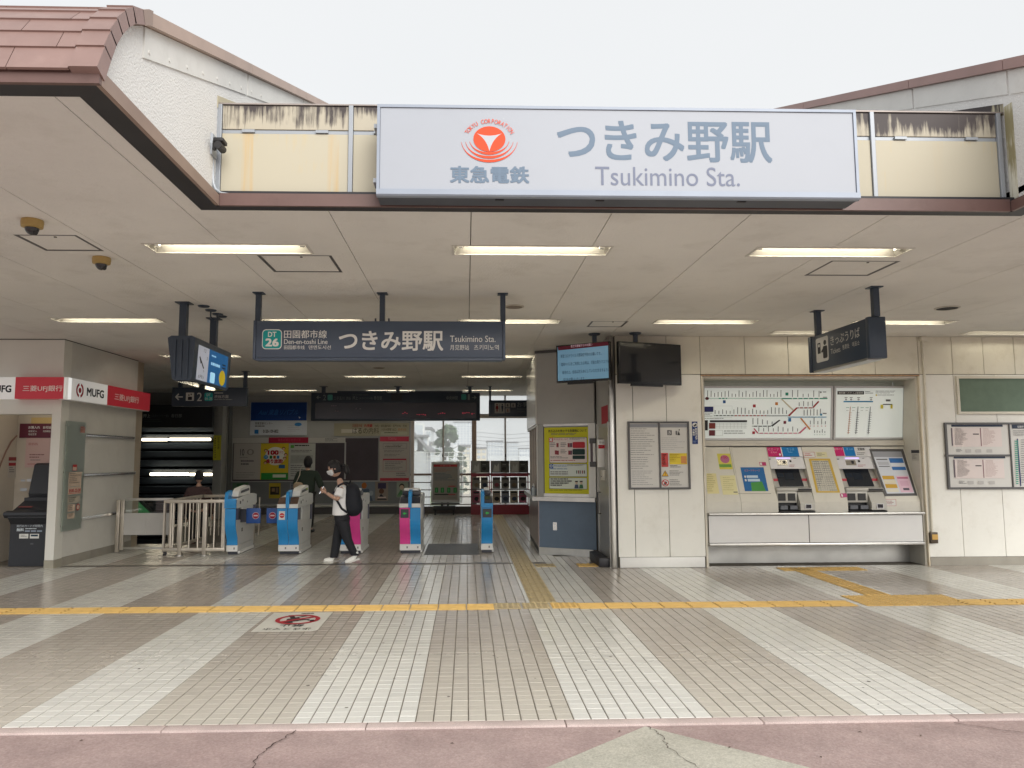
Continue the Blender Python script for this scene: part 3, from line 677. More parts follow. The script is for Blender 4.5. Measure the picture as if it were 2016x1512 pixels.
# small access openings in the gables above the parapet
MB().prism([(5.27, 4.12), (5.27, 4.21), (6.0, 4.47), (6.0, 4.44)], 'x', XL + .0005, XL + .004, mat('opening_reveal', (.55, .50, .36), .8)).build('gable_opening', roof)
MB().prism([(5.29, 4.14), (5.29, 4.23), (5.85, 4.44), (6.1, 4.52), (6.1, 4.44)], 'x', XR - .004, XR - .0005, stain_mat('mouldy_reveal', (.5, .45, .3), (.03, .02, .02), .28, 4.0, 4.4)).build('gable_opening', roof)
MB().prism([(5.20, 3.48), (5.283, 3.48), (5.283, 4.2), (5.20, 4.2)], 'x', XR - .003, XR - .0006, stain_mat('mould_streak', (.78, .77, .66), (.34, .30, .17), .14, 3.3, 4.2)).build('stain', roof)

# camera box with conduit at the gable corner
e = empty('outdoor_camera', (-1.70, 5.25, 3.85), 'small black camera on a grey junction box beside the cream parapet', 'camera')
a = oy(412, 270, 5.24); b_ = oy(425, 312, 5.24)
box('junction_box', e, a.x, b_.x, 5.16, 5.27, b_.z, a.z, M_grey, bev=.006)
p = oy(438, 292, 5.2)
MB().box(p.x - .035, p.x + .035, 5.10, 5.20, p.z + .012, p.z + .04, M_rubber, bev=.006).box(p.x - .05, p.x - .03, 5.14, 5.17, p.z - .03, p.z + .03, M_rubber).build('hood', e, smooth=True)
MB().tube([(p.x, 5.21, p.z - .008), (p.x + .004, 5.09, p.z - .018)], .026, M_rubber, seg=14).build('camera_body', e, smooth=True)
MB().tube([(p.x + .002, 5.10, p.z - .03), (p.x + .03, 5.10, p.z - .045), (p.x + .035, 5.16, p.z - .04)], .005, M_rubber, seg=6).build('cable_loop', e)
pts = [oy(u, v, 5.235) for u, v in ((419, 312), (419, 340), (420, 360), (424, 372), (434, 380), (450, 383), (480, 384), (740, 387))]
MB().tube(pts, .011, M_grey, seg=8).build('conduit', e, smooth=True)

# ------------------------------------------------------------------ the big name board
sign = empty('station_name_board', (1.07, 5.1, 3.7), 'long white station name board with orange round emblem and grey lettering', 'sign')
p0, p1 = oy(743, 206, 5.0), oy(1689, 396, 5.0); sx0, sx1, sz0, sz1 = p0.x, p1.x + .015, p1.z + .008, p0.z
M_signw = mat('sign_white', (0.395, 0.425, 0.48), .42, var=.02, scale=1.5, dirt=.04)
M_signf = mat('sign_frame', (0.30, 0.34, 0.41), .45, .2, var=.06)
MB().box(sx0, sx1, 5.012, 5.205, sz0 + .02, sz1, M_signf, bev=.012).build('case', sign, smooth=True)
MB().box(sx0 + .022, sx1 - .022, 5.003, 5.011, sz0 + .050, sz1 - .020, M_signw).build('face', sign)
fr = MB()
fr.box(sx0, sx1, 4.994, 5.0115, sz1 - .018, sz1 + .002, M_signf).box(sx0, sx0 + .02, 4.994, 5.0115, sz0 + .02, sz1 - .0185, M_signf).box(sx1 - .02, sx1, 4.994, 5.0115, sz0 + .02, sz1 - .0185, M_signf)
fr.build('frame', sign)
MB().prism([(4.985, sz0 + .048), (4.985, sz0 + .012), (4.995, sz0 + .002), (5.03, sz0), (5.03, sz0 + .018), (5.0115, sz0 + .048)], 'x', sx0, sx1, M_signf).build('lower_rail', sign)
box('underside', sign, sx0 + .004, sx1 - .004, 5.032, 5.20, sz0 + .006, sz0 + .019, mat('sign_underside', (.07, .08, .10), .5, var=.2))  # shade beneath the board put into a dark base colour
for z in (sz0 + .12, sz1 - .14):
    box('bracket', sign, sx0 - .03, sx0 - .001, 5.06, 5.19, z, z + .03, M_grey); box('bracket', sign, sx1 + .001, sx1 + .03, 5.06, 5.19, z, z + .03, M_grey)
for x in (-.2, .9, 2.0): box('bracket', sign, x, x + .05, 5.206, 5.29, sz1 - .2, sz1 - .15, M_grey)
for i, x in enumerate((.2, .9, 1.9)): box('drain_slot', sign, x, x + .06, 5.06, 5.08, sz0 + .001, sz0 + .0055, M_black)
pr = Print((0, 5.003, 0), (0, -1, 0))
G1_, G2_ = ink('728498'), ink('7c8398')
OR = ink('e2512e'); SW = ink('bfc3cb')
pr.text('つきみ野駅', 1098, 240, 1518, 318, G1_, bold=.016, res=5)
pr.text('Tsukimino Sta.', 1172, 329, 1456, 366, G2_, bold=.004, res=5)
pr.text('東急電鉄', 887, 328, 1041, 360, G1_, bold=.026, res=4)
# emblem: disc with a three-pointed hollow, three crescents below, arched words above
ec, er = (963.5, 274), (31.5, 24.5)
pr.disc(ec[0] - er[0], 249, ec[0] + er[0], 299, OR, 48)
tri = []
A_, B_, C_ = (939, 263), (988, 263), (963.5, 298)
for (s_, t_, bow) in ((A_, B_, (963.5, 272)), (B_, C_, (969, 274)), (C_, A_, (958, 274))):
    for k in range(10):
        w = k / 10; tri.append(((1 - w) ** 2 * s_[0] + 2 * w * (1 - w) * bow[0] + w * w * t_[0], (1 - w) ** 2 * s_[1] + 2 * w * (1 - w) * bow[1] + w * w * t_[1]))
d = pr.dep(); pts = [pr.w(*pr.lo(*p), d) for p in tri]; cen = pr.w(*pr.lo(963.5, 272), d)
nn = (pts[1] - cen).cross(pts[2] - cen); order = pts if nn.dot(pr.n) > 0 else pts[::-1]
pr.mb.add([cen] + order, [(0, 1 + k, 1 + (k + 1) % len(order)) for k in range(len(order))], SW)
for (ra, rb, cv, t0) in ((40, 33, 272, 12), (48, 39.5, 273, 10), (56, 46, 274, 8)):
    for k in range(28):
        a0 = math.radians(t0 + (180 - 2 * t0) * k / 28); a1 = math.radians(t0 + (180 - 2 * t0) * (k + 1) / 28); th = lambda a: 1 + 4.2 * math.sin(a) ** 2.2
        P = lambda a, e_: (963.5 + (ra - e_ * .55) * math.cos(a), cv + (rb - e_) * math.sin(a))
        pr.k -= 1; pr.poly([P(a0, 0), P(a1, 0), P(a1, th(a1)), P(a0, th(a0))], OR)
    pr.k += 1
word = 'TOKYU CORPORATION'
for k, ch in enumerate(word):
    if ch == ' ': continue
    a = math.radians(206 + 128 * k / (len(word) - 1)); cx, cy_ = 963.5 + 49 * math.cos(a), 277 + 38 * math.sin(a)
    vs, fs = text_geo(ch, .004, 3); mn, mx_ = vs.min(0), vs.max(0); rot = a + math.pi / 2; wch = (mx_[0] - mn[0]) * 9.6
    d = pr.dep(); q = []
    for pp in vs:
        lx, ly = ((pp[0] - mn[0]) / max(1e-6, mx_[0] - mn[0]) - .5) * wch, -((pp[1] - mn[1]) / max(1e-6, mx_[1] - mn[1]) - .5) * 8.2
        q.append(pr.w(*pr.lo(cx + lx * math.cos(rot) - ly * math.sin(rot), cy_ + lx * math.sin(rot) + ly * math.cos(rot)), d))
    pr.mb.add(q, fs, OR)
pr.build('lettering', sign)

# ------------------------------------------------------------------ back of the hall: poster wall and window wall (Y = 21.8)
YB = 21.8
M_backwall = mat('grey_back_wall', (0.42, 0.425, 0.415), .7, var=.06, scale=1.5, dirt=.12)
M_darkpanel = mat('dark_green_grey_panel', (0.16, 0.17, 0.175), .6, var=.08)
M_alu = mat('window_aluminium', (0.42, 0.37, 0.32), .4, .5, var=.08)
wb = empty('poster_wall', (-4.4, YB, 0), 'grey wall with notice boards at the back of the hall', 'wall')
xa, xw = oy(432, 900, YB).x, oy(808, 900, YB).x
box('wall', wb, xa, xw, YB, YB + .2, .19, C + .01, M_backwall)
zb = oy(600, 947, YB).z
box('lower_panel', wb, xa + .3, xw - .02, YB - .018, YB - .001, .30, zb, M_darkpanel)
box('plinth', wb, xa, xw, YB - .03, YB + .2, 0, .188, mat('dark_plinth', (.055, .05, .05), .5))
MB().tube([(xa + .3, YB - .07, oy(600, 996, YB).z), (xw - .05, YB - .07, oy(600, 996, YB).z)], .022, M_steel, seg=10).build('hand_rail', wb, smooth=True)
# boxed pillar at the stair head with a hazard notice
pl = empty('pillar', (-7.0, 20.6, 0), 'grey square pillar with a yellow notice at the stair head', 'pillar')
px0, px1 = oy(419, 900, 20.2).x, oy(436, 900, 20.2).x
box('shaft', pl, px0, px1, 20.2, 20.6, 0, C, mat('pillar_grey', (.28, .285, .275), .6, var=.06), bev=.01)
pr = Print((0, 20.2, 0), (0, -1, 0)); pr.rect(420, 857, 435, 906, ink('c9c63a')); pr.text('高齢者の方は', 424, 862, 425.5, 864, ink('333320'))
for i, ch in enumerate('足元注意'): pr.text(ch, 428, 861 + i * 6, 432, 866 + i * 6, ink('3a3a20'))
for i in range(9): pr.rect(422.5, 862 + i * 4.6, 424.5, 864.5 + i * 4.6, ink('55531f'))
pr.build('notice', pl)
box('pier', pl, px1 + .02, oy(452, 900, 20.9).x, 20.7, 21.0, 0, C, mat('pillar_dark', (.10, .105, .105), .6))

def framed(parent_label, cat, name, u0, v0, u1, v1, Y, frame_m, back_m, depth=.03, fw=.02, group=None, n=(0, -1, 0)):
    a, b = oy(u0, v0, Y), oy(u1, v1, Y)
    e = empty(name, ((a.x + b.x) / 2, Y, b.z), parent_label, cat, group)
    box('backing', e, a.x + fw, b.x - fw, Y - depth * .5, Y - .002, b.z + fw, a.z - fw, back_m)
    fr = MB(); fr.box(a.x, b.x, Y - depth, Y - .002, a.z - fw, a.z, frame_m).box(a.x, b.x, Y - depth, Y - .002, b.z, b.z + fw, frame_m).box(a.x, a.x + fw, Y - depth, Y - .002, b.z + fw, a.z - fw, frame_m).box(b.x - fw, b.x, Y - depth, Y - .002, b.z + fw, a.z - fw, frame_m)
    fr.build('frame', e); return e
def sheet(name, parent, u0, v0, u1, v1, Y, m, t=.004):
    a, b = oy(u0, v0, Y), oy(u1, v1, Y)
    return box(name, parent, a.x, b.x, Y - t, Y, b.z, a.z, m)

K = ink('2a2a2e'); KG = ink('6a6a6c'); RED = ink('b01f2e'); WHT = ink('d8d8d4'); BLU = ink('1c5fa8')
# blue advertising board
e = empty('advertising_board', (-5.1, YB, 2.4), 'blue and white advertising board high on the poster wall', 'sign')
sheet('board', e, 494, 792, 604, 857, YB - .02, mat('ad_white', (.62, .66, .72), .4), .02)
pr = Print((0, YB - .0405, 0), (0, -1, 0)); pr.rect(494, 792, 604, 828, ink('0d3f8c')); pr.text('Asai 東急リバブル', 508, 806, 590, 817, ink('2f6ab8'), M=lambda a, b: (a * .95 + b * .05, b), bold=.02)
pr.poly([(588, 820), (592, 822), (589, 824)], WHT)
pr.text('青葉営業センター', 502, 831, 537, 836, K); pr.lines(502, 838, 540, 842, 1, K); pr.rect(501, 846, 509, 854, ink('2272b5')); pr.text('0120-109-802', 518, 846, 548, 852, K, bold=.02); pr.disc(580, 832, 594, 839, ink('3a86c8')); pr.lines(566, 838, 590, 852, 4, ink('a9a3ad'), thick=.15)
pr.build('print', e)
# long enamel plate
e = empty('clinic_sign', (-2.8, YB, 2.5), 'pale yellow clinic advertising plate beside the window', 'sign')
sheet('plate', e, 658, 833, 805, 858, YB - .02, mat('enamel_cream', (.40, .37, .26), .35, var=.1), .015)
pr = Print((0, YB - .0355, 0), (0, -1, 0)); pr.text('内科・消化器内科・肛門外科・外科', 738, 836, 801, 841, K); pr.text('田園都市線', 694, 835, 713, 841, ink('9c3030')); pr.text('内視鏡', 717, 835, 733, 841, RED, bold=.02)
pr.rect(672, 845, 705, 852, ink('cfcabc')); pr.text('はるの内科', 694, 842, 746, 854, K); pr.text('つきみ野駅 出口', 750, 843, 780, 848, K); pr.text('徒歩3分', 783, 843, 800, 848, ink('b5673a')); pr.rect(750, 850, 802, 856, ink('b8b7a0')); pr.lines(756, 851, 792, 855, 1, K)
pr.build('print', e)
# notice board with posters
e = framed('long notice board with three posters and empty dark panels', 'notice board', 'notice_board', 458, 861, 746, 948, YB - .02, mat('board_alu', (.38, .38, .37), .4, .4), mat('board_felt', (.075, .062, .075), .9, var=.1), .03, .03)
a = oy(680, 900, YB)
box('mullion', e, a.x - .02, a.x + .02, YB - .052, YB - .021, oy(0, 946, YB).z, oy(0, 872, YB).z, mat('board_alu', 0, 0))
hd = sheet('header', e, 458, 862, 680, 872, YB - .052, mat('board_white', (.52, .51, .48), .5))
pr = Print((0, YB - .0565, 0), (0, -1, 0)); pr.rect(529, 861, 607, 872, ink('a3163a')); pr.text('東急お知らせボード', 547, 863.5, 592, 869, ink('c94a62')); pr.lines(640, 863, 670, 870, 3, KG); pr.build('header_print', e)
def poster(name, parent, u0, v0, u1, v1, Y, base, fill=None, **kw):
    o = sheet(name, parent, u0, v0, u1, v1, Y, ink(base), .003)
    pr = Print((0, Y - .0031, 0), (0, -1, 0))
    if fill: fill(pr)
    pr.build('print', o); return o
def f1(pr):
    pr.text('10', 473, 884, 481, 897, K); pr.text('0', 486, 884, 500, 896, ink('8a8680')); pr.lines(472, 900, 502, 902, 1, KG); pr.lines(474, 906, 502, 918, 2, KG, thick=.5, fill=.95); pr.lines(464, 930, 510, 943, 3, ink('8f8b85'), thick=.3)
poster('event_poster', e, 461, 873, 512, 944, YB - .036, 'b5b0ac', f1)
def f2(pr):
    pr.disc(522, 880, 562, 916, ink('e8e4da'), 30); pr.text('100', 528, 887, 548, 895, RED, bold=.05); pr.text('円で', 550, 888, 558, 894, RED); pr.disc(519, 896, 528, 904, ink('2f8ac0')); pr.text('1日', 521, 898, 526, 902, WHT)
    for i, (c_, u) in enumerate((('2b7a3c', 531), ('b5531f', 538), ('3a7ab5', 545))): pr.rect(u, 897, u + 5, 903, ink(c_))
    pr.text('乗り放題!', 524, 904, 557, 912, RED, bold=.05)
    for u, v in ((520, 884), (555, 880), (559, 892), (519, 908), (557, 899)): pr.disc(u, v, u + 7, v + 6, ink('4a3020')); pr.disc(u + 1, v + 1.5, u + 6, v + 6, ink('e0b090'))
    pr.rect(514, 931, 567, 944, ink('2d8a3a')); pr.rect(537, 934, 563, 940, ink('cfd4c0')); pr.rect(549, 915, 561, 922, ink('33679a'))
poster('yellow_poster', e, 514, 873, 567, 944, YB - .036, 'd6bd2e', f2)
def f3(pr):
    pr.rect(572, 876, 579, 882, ink('5aa04a')); pr.lines(580, 876, 616, 881, 1, K); pr.lines(573, 886, 617, 892, 2, KG); pr.rect(572, 896, 616, 912, ink('a7a9a4')); pr.lines(574, 898, 614, 910, 4, ink('7d807c'), thick=.2); pr.lines(572, 916, 617, 940, 6, KG, thick=.3)
poster('map_poster', e, 569, 873, 620, 944, YB - .036, 'b9bbb6', f3)
# red-topped poster in its own frame
e = framed('framed white notice with red top and bottom beside the window', 'notice', 'framed_notice', 746, 858, 807, 948, YB - .02, mat('board_alu', 0, 0), ink('b2aca6'), .03, .02)
pr = Print((0, YB - .036, 0), (0, -1, 0)); pr.rect(748, 859, 805, 869, ink('c04055')); pr.rect(748, 941, 805, 947, ink('a8323e')); pr.text('TOKYU', 764, 861, 780, 866, ink('d88090')); pr.frame(754, 873, 801, 883, .5, KG); pr.text('イベント・ご利用のお客さまへ', 760, 875, 793, 878, K); pr.lines(758, 879, 796, 882, 1, K)
pr.lines(756, 886, 800, 892, 2, KG, thick=.3); pr.lines(756, 894, 800, 900, 2, KG, thick=.3); pr.rect(754, 903, 800, 906, ink('b04050')); pr.frame(754, 903, 800, 928, .5, ink('a03040')); pr.lines(758, 909, 797, 926, 5, KG, thick=.3); pr.lines(780, 931, 800, 939, 2, KG, thick=.35); pr.build('print', e)
# loose posters under the boards
def lp(u0, v0, u1, v1, base, label, fill): 
    o = poster('wall_poster', None, u0, v0, u1, v1, YB - .020, base, fill); tag(o, label, 'poster', 'posters on the lower back wall')
lp(458, 950, 489, 966, '5d7a62', 'small green landscape poster low on the back wall', lambda p: (p.rect(466, 952, 487, 958, ink('3f6a48')), p.disc(477, 953, 486, 962, ink('8a9a90'))))
lp(530, 951, 552, 981, 'a9962a', 'yellow poster with dark photo behind the ticket gates', lambda p: (p.rect(532, 958, 550, 974, ink('2a2520')), p.rect(535, 961, 541, 968, ink('8a7050')), p.rect(543, 960, 548, 970, ink('6a5a48'))))
lp(571, 950, 587, 966, '8a8d94', 'grey poster partly hidden by the green coat', lambda p: p.lines(573, 952, 585, 964, 4, K))
lp(696, 948, 738, 986, '77808a', 'film poster with an orange head low on the wall', lambda p: (p.disc(712, 950, 722, 962, ink('a5612c')), p.poly([(700, 986), (708, 964), (726, 962), (734, 986)], ink('4f5d70')), p.disc(726, 966, 735, 976, ink('95a0aa'))))
lp(739, 948, 764, 986, '8a8078', 'dark collage poster low on the wall left of the window', lambda p: (p.rect(744, 951, 760, 962, ink('3d3450')), p.disc(746, 962, 756, 972, ink('5a3a2a')), p.poly([(742, 984), (750, 972), (762, 984)], ink('2a2a35')), p.rect(744, 978, 760, 981, ink('c9b8b0'))))
lp(781, 949, 803, 979, '8f9a8c', 'pale green portrait poster beside the window', lambda p: (p.disc(786, 952, 796, 962, ink('3c3a38')), p.disc(787, 955, 795, 964, ink('c0a890')), p.poly([(783, 974), (789, 964), (800, 974)], ink('4a7a50')), p.rect(782, 974, 802, 978, ink('6a8a6a'))))

# window wall
ww = empty('window_wall', (.2, YB, 0), 'tall aluminium window wall looking out over the tracks', 'window')
x0, x1 = xw + .001, 3.2
def frame_bar(u0, u1, v0, v1, m=M_alu, y0=YB, y1=YB + .12, name='window_frame'):
    a, b = oy(u0, v0, YB), oy(u1, v1, YB); return box(name, ww, a.x, b.x, y0, y1, b.z, a.z, m)
zs = [oy(900, v, YB).z for v in (815, 823, 932, 936, 997)]
box('window_frame', ww, x0, x1, YB - .01, YB + .12, zs[1], zs[0], M_alu)
box('window_frame', ww, x0, x1, YB - .012, YB + .12, zs[3], zs[2], mat('brown_rail', (.20, .14, .11), .4, .3))
box('window_frame', ww, x0, x1, YB, YB + .12, oy(900, 775, YB).z, C + .01, M_alu)
box('window_sill', ww, x0, x1, YB - .03, YB + .16, 0, zs[4] - .002, mat('sill_stone', (.075, .062, .055), .5, var=.2))
for u0, u1, w in ((809, 815, 0), (871, 874, 1), (929, 938, 0), (993.5, 996.5, 1), (1056, 1060, 1)):
    a, b = oy(u0, 900, YB), oy(u1, 900, YB); top = oy(900, 775, YB).z
    box('mullion', ww, a.x, b.x, YB - (.005 if w else .03), YB + .10, zs[4], zs[2] if False else zs[1], mat('post_brown', (.30, .22, .175), .4, .3) if u0 == 929 else M_alu)
    box('mullion', ww, a.x, b.x, YB, YB + .10, zs[0], top, M_alu)
edges = [oy(u, 900, YB).x for u in (815, 871, 874, 929, 938, 993.5, 996.5, 1056)] 
for i in range(0, 8, 2):
    for za, zb_ in ((zs[2], zs[1]), (zs[4], zs[3]), (zs[0], oy(900, 775, YB).z)):
        MB().quad((edges[i], YB + .05, za), (edges[i + 1], YB + .05, za), (edges[i + 1], YB + .05, zb_), (edges[i], YB + .05, zb_), M_hazed).build('pane', ww)
for v in (949.5, 964, 978, 993): 
    z = oy(900, v, YB).z; MB().tube([(x0 + .03, YB - .05, z), (2.6, YB - .05, z)], .014, mat('guard_bar', (.18, .15, .14), .4, .4), seg=8).build('guard_bar', ww)
for u in (871.5, 995): 
    p = oy(u, 897, YB); box('latch', ww, p.x - .015, p.x + .015, YB - .03, YB, p.z - .04, p.z + .04, M_rubber)
# side and rear shell that closes the hall
sh = empty('hall_shell', (0, 16, 0), 'plain grey side walls closing the hall behind shops and stairs', 'wall')
M_shell = mat('shell_grey', (.30, .30, .295), .8, var=.08)
box('side_wall', sh, 3.2, 3.4, 14.8, 22.0, 0, C + .05, M_shell)
box('side_wall', sh, 9.0, 9.2, 11.2, 15, 0, C + .05, M_shell)
box('side_wall', sh, -12.8, -12.6, 13.9, 26.4, -4.2, C + .05, M_shell); box('side_wall', sh, -12.8, -9.0, 13.6, 13.8, -4.2, C + .05, M_shell); box('stair_roof', sh, -12.8, -9.21, 13.81, 22.0, C, C + .1, M_shell)
box('side_wall', sh, -4.75, -4.6, 14.7, 20.0, -4.0, -.02, M_shell); box('landing', sh, -7.05, -4.752, 18.2, 22.0, -4.0, -.004, mat('landing_tile', (.30, .275, .24), .35, var=.1)); box('well_floor', sh, -12.6, -7.06, 19.0, 24.5, -3.2, -2.6, M_shell)
box('stair_roof', sh, -12.8, oy(432, 900, YB).x + .2, 22.0, 26.6, C - .02, C + .1, M_shell)
box('side_wall', sh, oy(432, 900, YB).x, oy(432, 900, YB).x + .15, 22.0, 26.4, -4.2, C, M_shell)

# ------------------------------------------------------------------ stair well on the left with dark slatted wall and lamps
sw = empty('slatted_wall', (-8, 26.4, 0), 'dark blue slatted wall behind the stairs with lamp strips', 'wall')
M_slat = mat('blue_black_slat', (0.035, 0.048, 0.068), .45, var=.1); M_slatd = mat('slat_backing', (.008, .010, .014), .8)
box('backing', sw, -12.5, -6.7, 24.56, 24.7, -3.2, C, M_slatd)
z = -2.8
while z < 3.2:
    MB().prism([(24.55, z), (24.44, z + .02), (24.40, z + .20), (24.55, z + .235)], 'x', -12.4, -6.75, M_slat).build('slat', sw); z += .275
box('fascia_beam', sw, -12.5, -6.7, 20.75, 20.95, oy(330, 812, 20.8).z, C, mat('stair_beam', (.16, .165, .16), .7))
for i, (u0, u1, v) in enumerate(((279, 331, 865.5), (333, 415, 865), (295, 372, 933.5), (373, 385, 934), (398, 418, 934))):
    a, b = oy(u0, v, 24.3), oy(u1, v, 24.3)
    e = empty('stair_lamp', ((a.x + b.x) / 2, 24.3, a.z), ['left half of the upper lamp strip on the dark stair wall', 'right half of the upper lamp strip on the dark stair wall', 'long lower lamp strip on the dark stair wall', 'short lamp end left of the descending passenger', 'short lamp end right of the descending passenger'][i], 'lamp', 'lamp strips on the stair wall')
    MB().tube([(a.x + .02, 24.3, a.z), (b.x - .02, 24.3, b.z)], .042, mat('stair_tube', (1, .93, .78), .5, emit=5.0, ecol=(1, .88, .64)), seg=10).build('lamp_tube', e)
    box('lamp_base', e, a.x, b.x, 24.33, 24.40, a.z - .03, a.z + .03, M_white)
st = empty('staircase', (-6.5, 16, -1), kind='structure')
for i in range(14): box('step', st, -9.0, -4.76, 14.61 + .32 * i, 14.61 + .32 * (i + 1) + .02, -4.0, -.17 - .165 * i, mat('step_grey', (.16, .15, .14), .7, var=.1))
bl = empty('escalator_balustrade', (-7.0, 15.2, 0), 'green lit glass escalator side sloping down behind the fence', 'escalator')
P = [(14.9, .60), (14.9, .80), (15.2, .78), (15.9, .47), (15.9, .40), (15.3, .52)]
MB().prism(P, 'x', -6.52, -6.50, mat('balustrade_green', (.03, .10, .05), .25, emit=.04, ecol=(.2, .9, .3))).build('glass_side', bl)
MB().tube([(-6.51, y, z + .03) for y, z in ((14.85, .76), (14.92, .81), (15.2, .80), (15.9, .50))], .035, M_rubber, seg=10).build('hand_rail', bl, smooth=True)
box('skirt', bl, -6.60, -6.525, 14.9, 15.2, .57, .64, mat('green_glow', (.30, .5, .18), .4, emit=.10))

# ------------------------------------------------------------------ beyond the windows
M_siding = mat('house_siding', (0.40, 0.42, 0.45), .7, var=.08); M_hroof = mat('house_roof', (.20, .20, .22), .7)
def P_(u, v, Y): return oy(u, v, Y)
YH = 75.0
h = empty('gabled_house', (P_(830, 900, YH).x, YH, -6.2), 'tall grey gabled house beyond the window', 'house')
a, b, pk = P_(818, 865, YH), P_(839, 865, YH), P_(822, 834, YH)
MB().box(a.x - 6, b.x, YH, YH + 9, -6.2, b.z - 1.0, M_siding).build('wall', h)
MB().prism([(a.x - 6, b.z - 1.0), (b.x, b.z - 1.0), ((a.x - 6 + b.x) / 2, pk.z + 1.2)], 'y', YH, YH + 9, M_siding).build('gable', h)
mid = ((a.x - 6 + b.x) / 2, pk.z + 1.2)
MB().prism([(b.x + .5, b.z - 1.35), (mid[0], mid[1] + .05), (mid[0], mid[1] + .35), (b.x + .6, b.z - 1.05)], 'y', YH - .5, YH + 9.3, M_hroof).prism([(a.x - 6.6, b.z - 1.35), (mid[0], mid[1] + .05), (mid[0], mid[1] + .35), (a.x - 6.7, b.z - 1.05)], 'y', YH - .5, YH + 9.3, M_hroof).build('roof', h)
box('eaves_band', h, a.x - 6, b.x + .3, YH - .6, YH, P_(0, 862, YH).z, P_(0, 858, YH).z, M_hroof)
for u, v in ((823, 850), (823, 872), (832, 872)):
    p = P_(u, v, YH); f = box('window', h, p.x - .6, p.x + .6, YH - .06, YH - .01, p.z - .8, p.z + .8, M_white); box('pane', f, p.x - .5, p.x + .5, YH - .08, YH - .061, p.z - .7, p.z + .7, mat('far_pane', (.55, .6, .65), .2))
def block(u0, u1, v0, v1, Y, m, label, floors, cols, group='distant buildings beyond the tracks'):
    a, b = P_(u0, v0, Y), P_(u1, v0, Y); zt = P_(u0, v0, Y).z; z0 = -6.2
    e = empty('distant_building', ((a.x + b.x) / 2, Y, z0), label, 'building', group)
    box('wall', e, a.x, b.x, Y, Y + 14, z0, zt, m)
    box('roof', e, a.x - .2, b.x + .2, Y - .2, Y + 14.2, zt + .01, zt + .5, M_hroof)
    zlo = P_(u0, v1, Y).z
    for i in range(floors):
        for k in range(cols):
            x = a.x + (b.x - a.x) * (k + .5) / cols; z = zlo + (zt - zlo) * (i + .5) / floors; w = (b.x - a.x) / cols * .32; hh = (zt - zlo) / floors * .28
            box('window', e, x - w, x + w, Y - .05, Y - .005, z - hh, z + hh, mat('far_window', (.42, .46, .52), .3))
block(893, 931, 832, 876, 420, mat('pale_block', (.66, .69, .72), .8), 'pale apartment tower seen faintly through the middle window', 9, 6)
block(903, 925, 880, 896, 160, mat('cream_house', (.60, .57, .48), .8), 'cream low building right of the tree', 2, 3)
block(938, 957, 884, 905, 190, mat('beige_house', (.62, .57, .47), .8), 'beige flat-roofed house behind the leaflet rack', 2, 2)
block(960, 990, 870, 898, 260, mat('grey_block', (.56, .59, .62), .8), 'grey mid-rise block in the right-hand window', 4, 5)
block(998, 1020, 872, 898, 300, mat('grey_block', 0), 'grey stepped block in the far right window', 4, 4)
block(1022, 1050, 884, 900, 330, mat('pale_block', 0), 'low pale blocks beside the booth window', 2, 5)
block(839, 848, 846, 898, 140, mat('pale_block', 0), 'narrow pale house behind the gabled house', 3, 2)
block(848, 866, 876, 900, 120, mat('grey_block', 0), 'low dark house under the tree', 1, 2)
# tree
def tree(name, label, Y, u, vtop, vbase, wpx, seed, n=5200, leaf=.22):
    r = random.Random(seed); c = P_(u, vtop, Y); sc = Y / F; ht = c.z + 6.2; R = wpx * sc / 2
    e = empty(name, (c.x, Y, -6.2), label, 'tree')
    t = MB(); mt = mat('bark', (.09, .07, .055), .9, var=.3)
    t.tube([(c.x, Y, -6.2), (c.x + .2, Y, -6.2 + ht * .35), (c.x - .1, Y + .2, -6.2 + ht * .62), (c.x + .1, Y, -6.2 + ht * .9)], .34, mt, 9, r1=.07)
    for i in range(11):
        a = i * 2.4; h0 = ht * (.34 + .045 * i); L = R * r.uniform(.6, .95)
        t.tube([(c.x, Y, -6.2 + h0), (c.x + math.cos(a) * L * .5, Y + math.sin(a) * L * .5, -6.2 + h0 + L * .35), (c.x + math.cos(a) * L, Y + math.sin(a) * L, -6.2 + h0 + L * .6)], .12, mt, 6, r1=.02)
    t.build('trunk', e, smooth=True)
    cl = []
    for i in range(46):
        a = r.uniform(0, 6.28); hh = r.uniform(.18, 1.0); rad = R * math.sqrt(r.random()) * (1.05 - .75 * max(0, hh - .35)) 
        cl.append((c.x + math.cos(a) * rad, Y + math.sin(a) * rad, -6.2 + ht * hh, r.uniform(.5, 1.15) * R * .28))
    vs = []; fs = []; ml = [mat('leaf_a', (.10, .17, .09), .6), mat('leaf_b', (.14, .21, .11), .6), mat('leaf_c', (.075, .125, .075), .6)]; mb = MB()
    for m_ in ml: mb.mi(m_)
    for i in range(n):
        x, y, z, q = cl[r.randrange(len(cl))]; d = Vector((r.gauss(0, 1), r.gauss(0, 1), r.gauss(0, .8))); d = d.normalized() * q * r.uniform(.3, 1.1)
        p = Vector((x, y, z)) + d; a = Vector((r.uniform(-1, 1), r.uniform(-1, 1), r.uniform(-.5, .5))).normalized() * leaf; b = a.cross(Vector((r.uniform(-1, 1), r.uniform(-1, 1), 1))).normalized() * leaf * .5
        mb.add([p - a, p + b, p + a, p - b], [(0, 1, 2, 3)], ml[i % 3])
    mb.build('crown', e)
tree('broadleaf_tree', 'leafy green tree beyond the middle window', 95, 878, 838, 915, 56, 4, 7000, .30)
tree('small_tree', 'smaller pale tree right of the leafy one', 130, 908, 872, 905, 22, 9, 2200, .34)
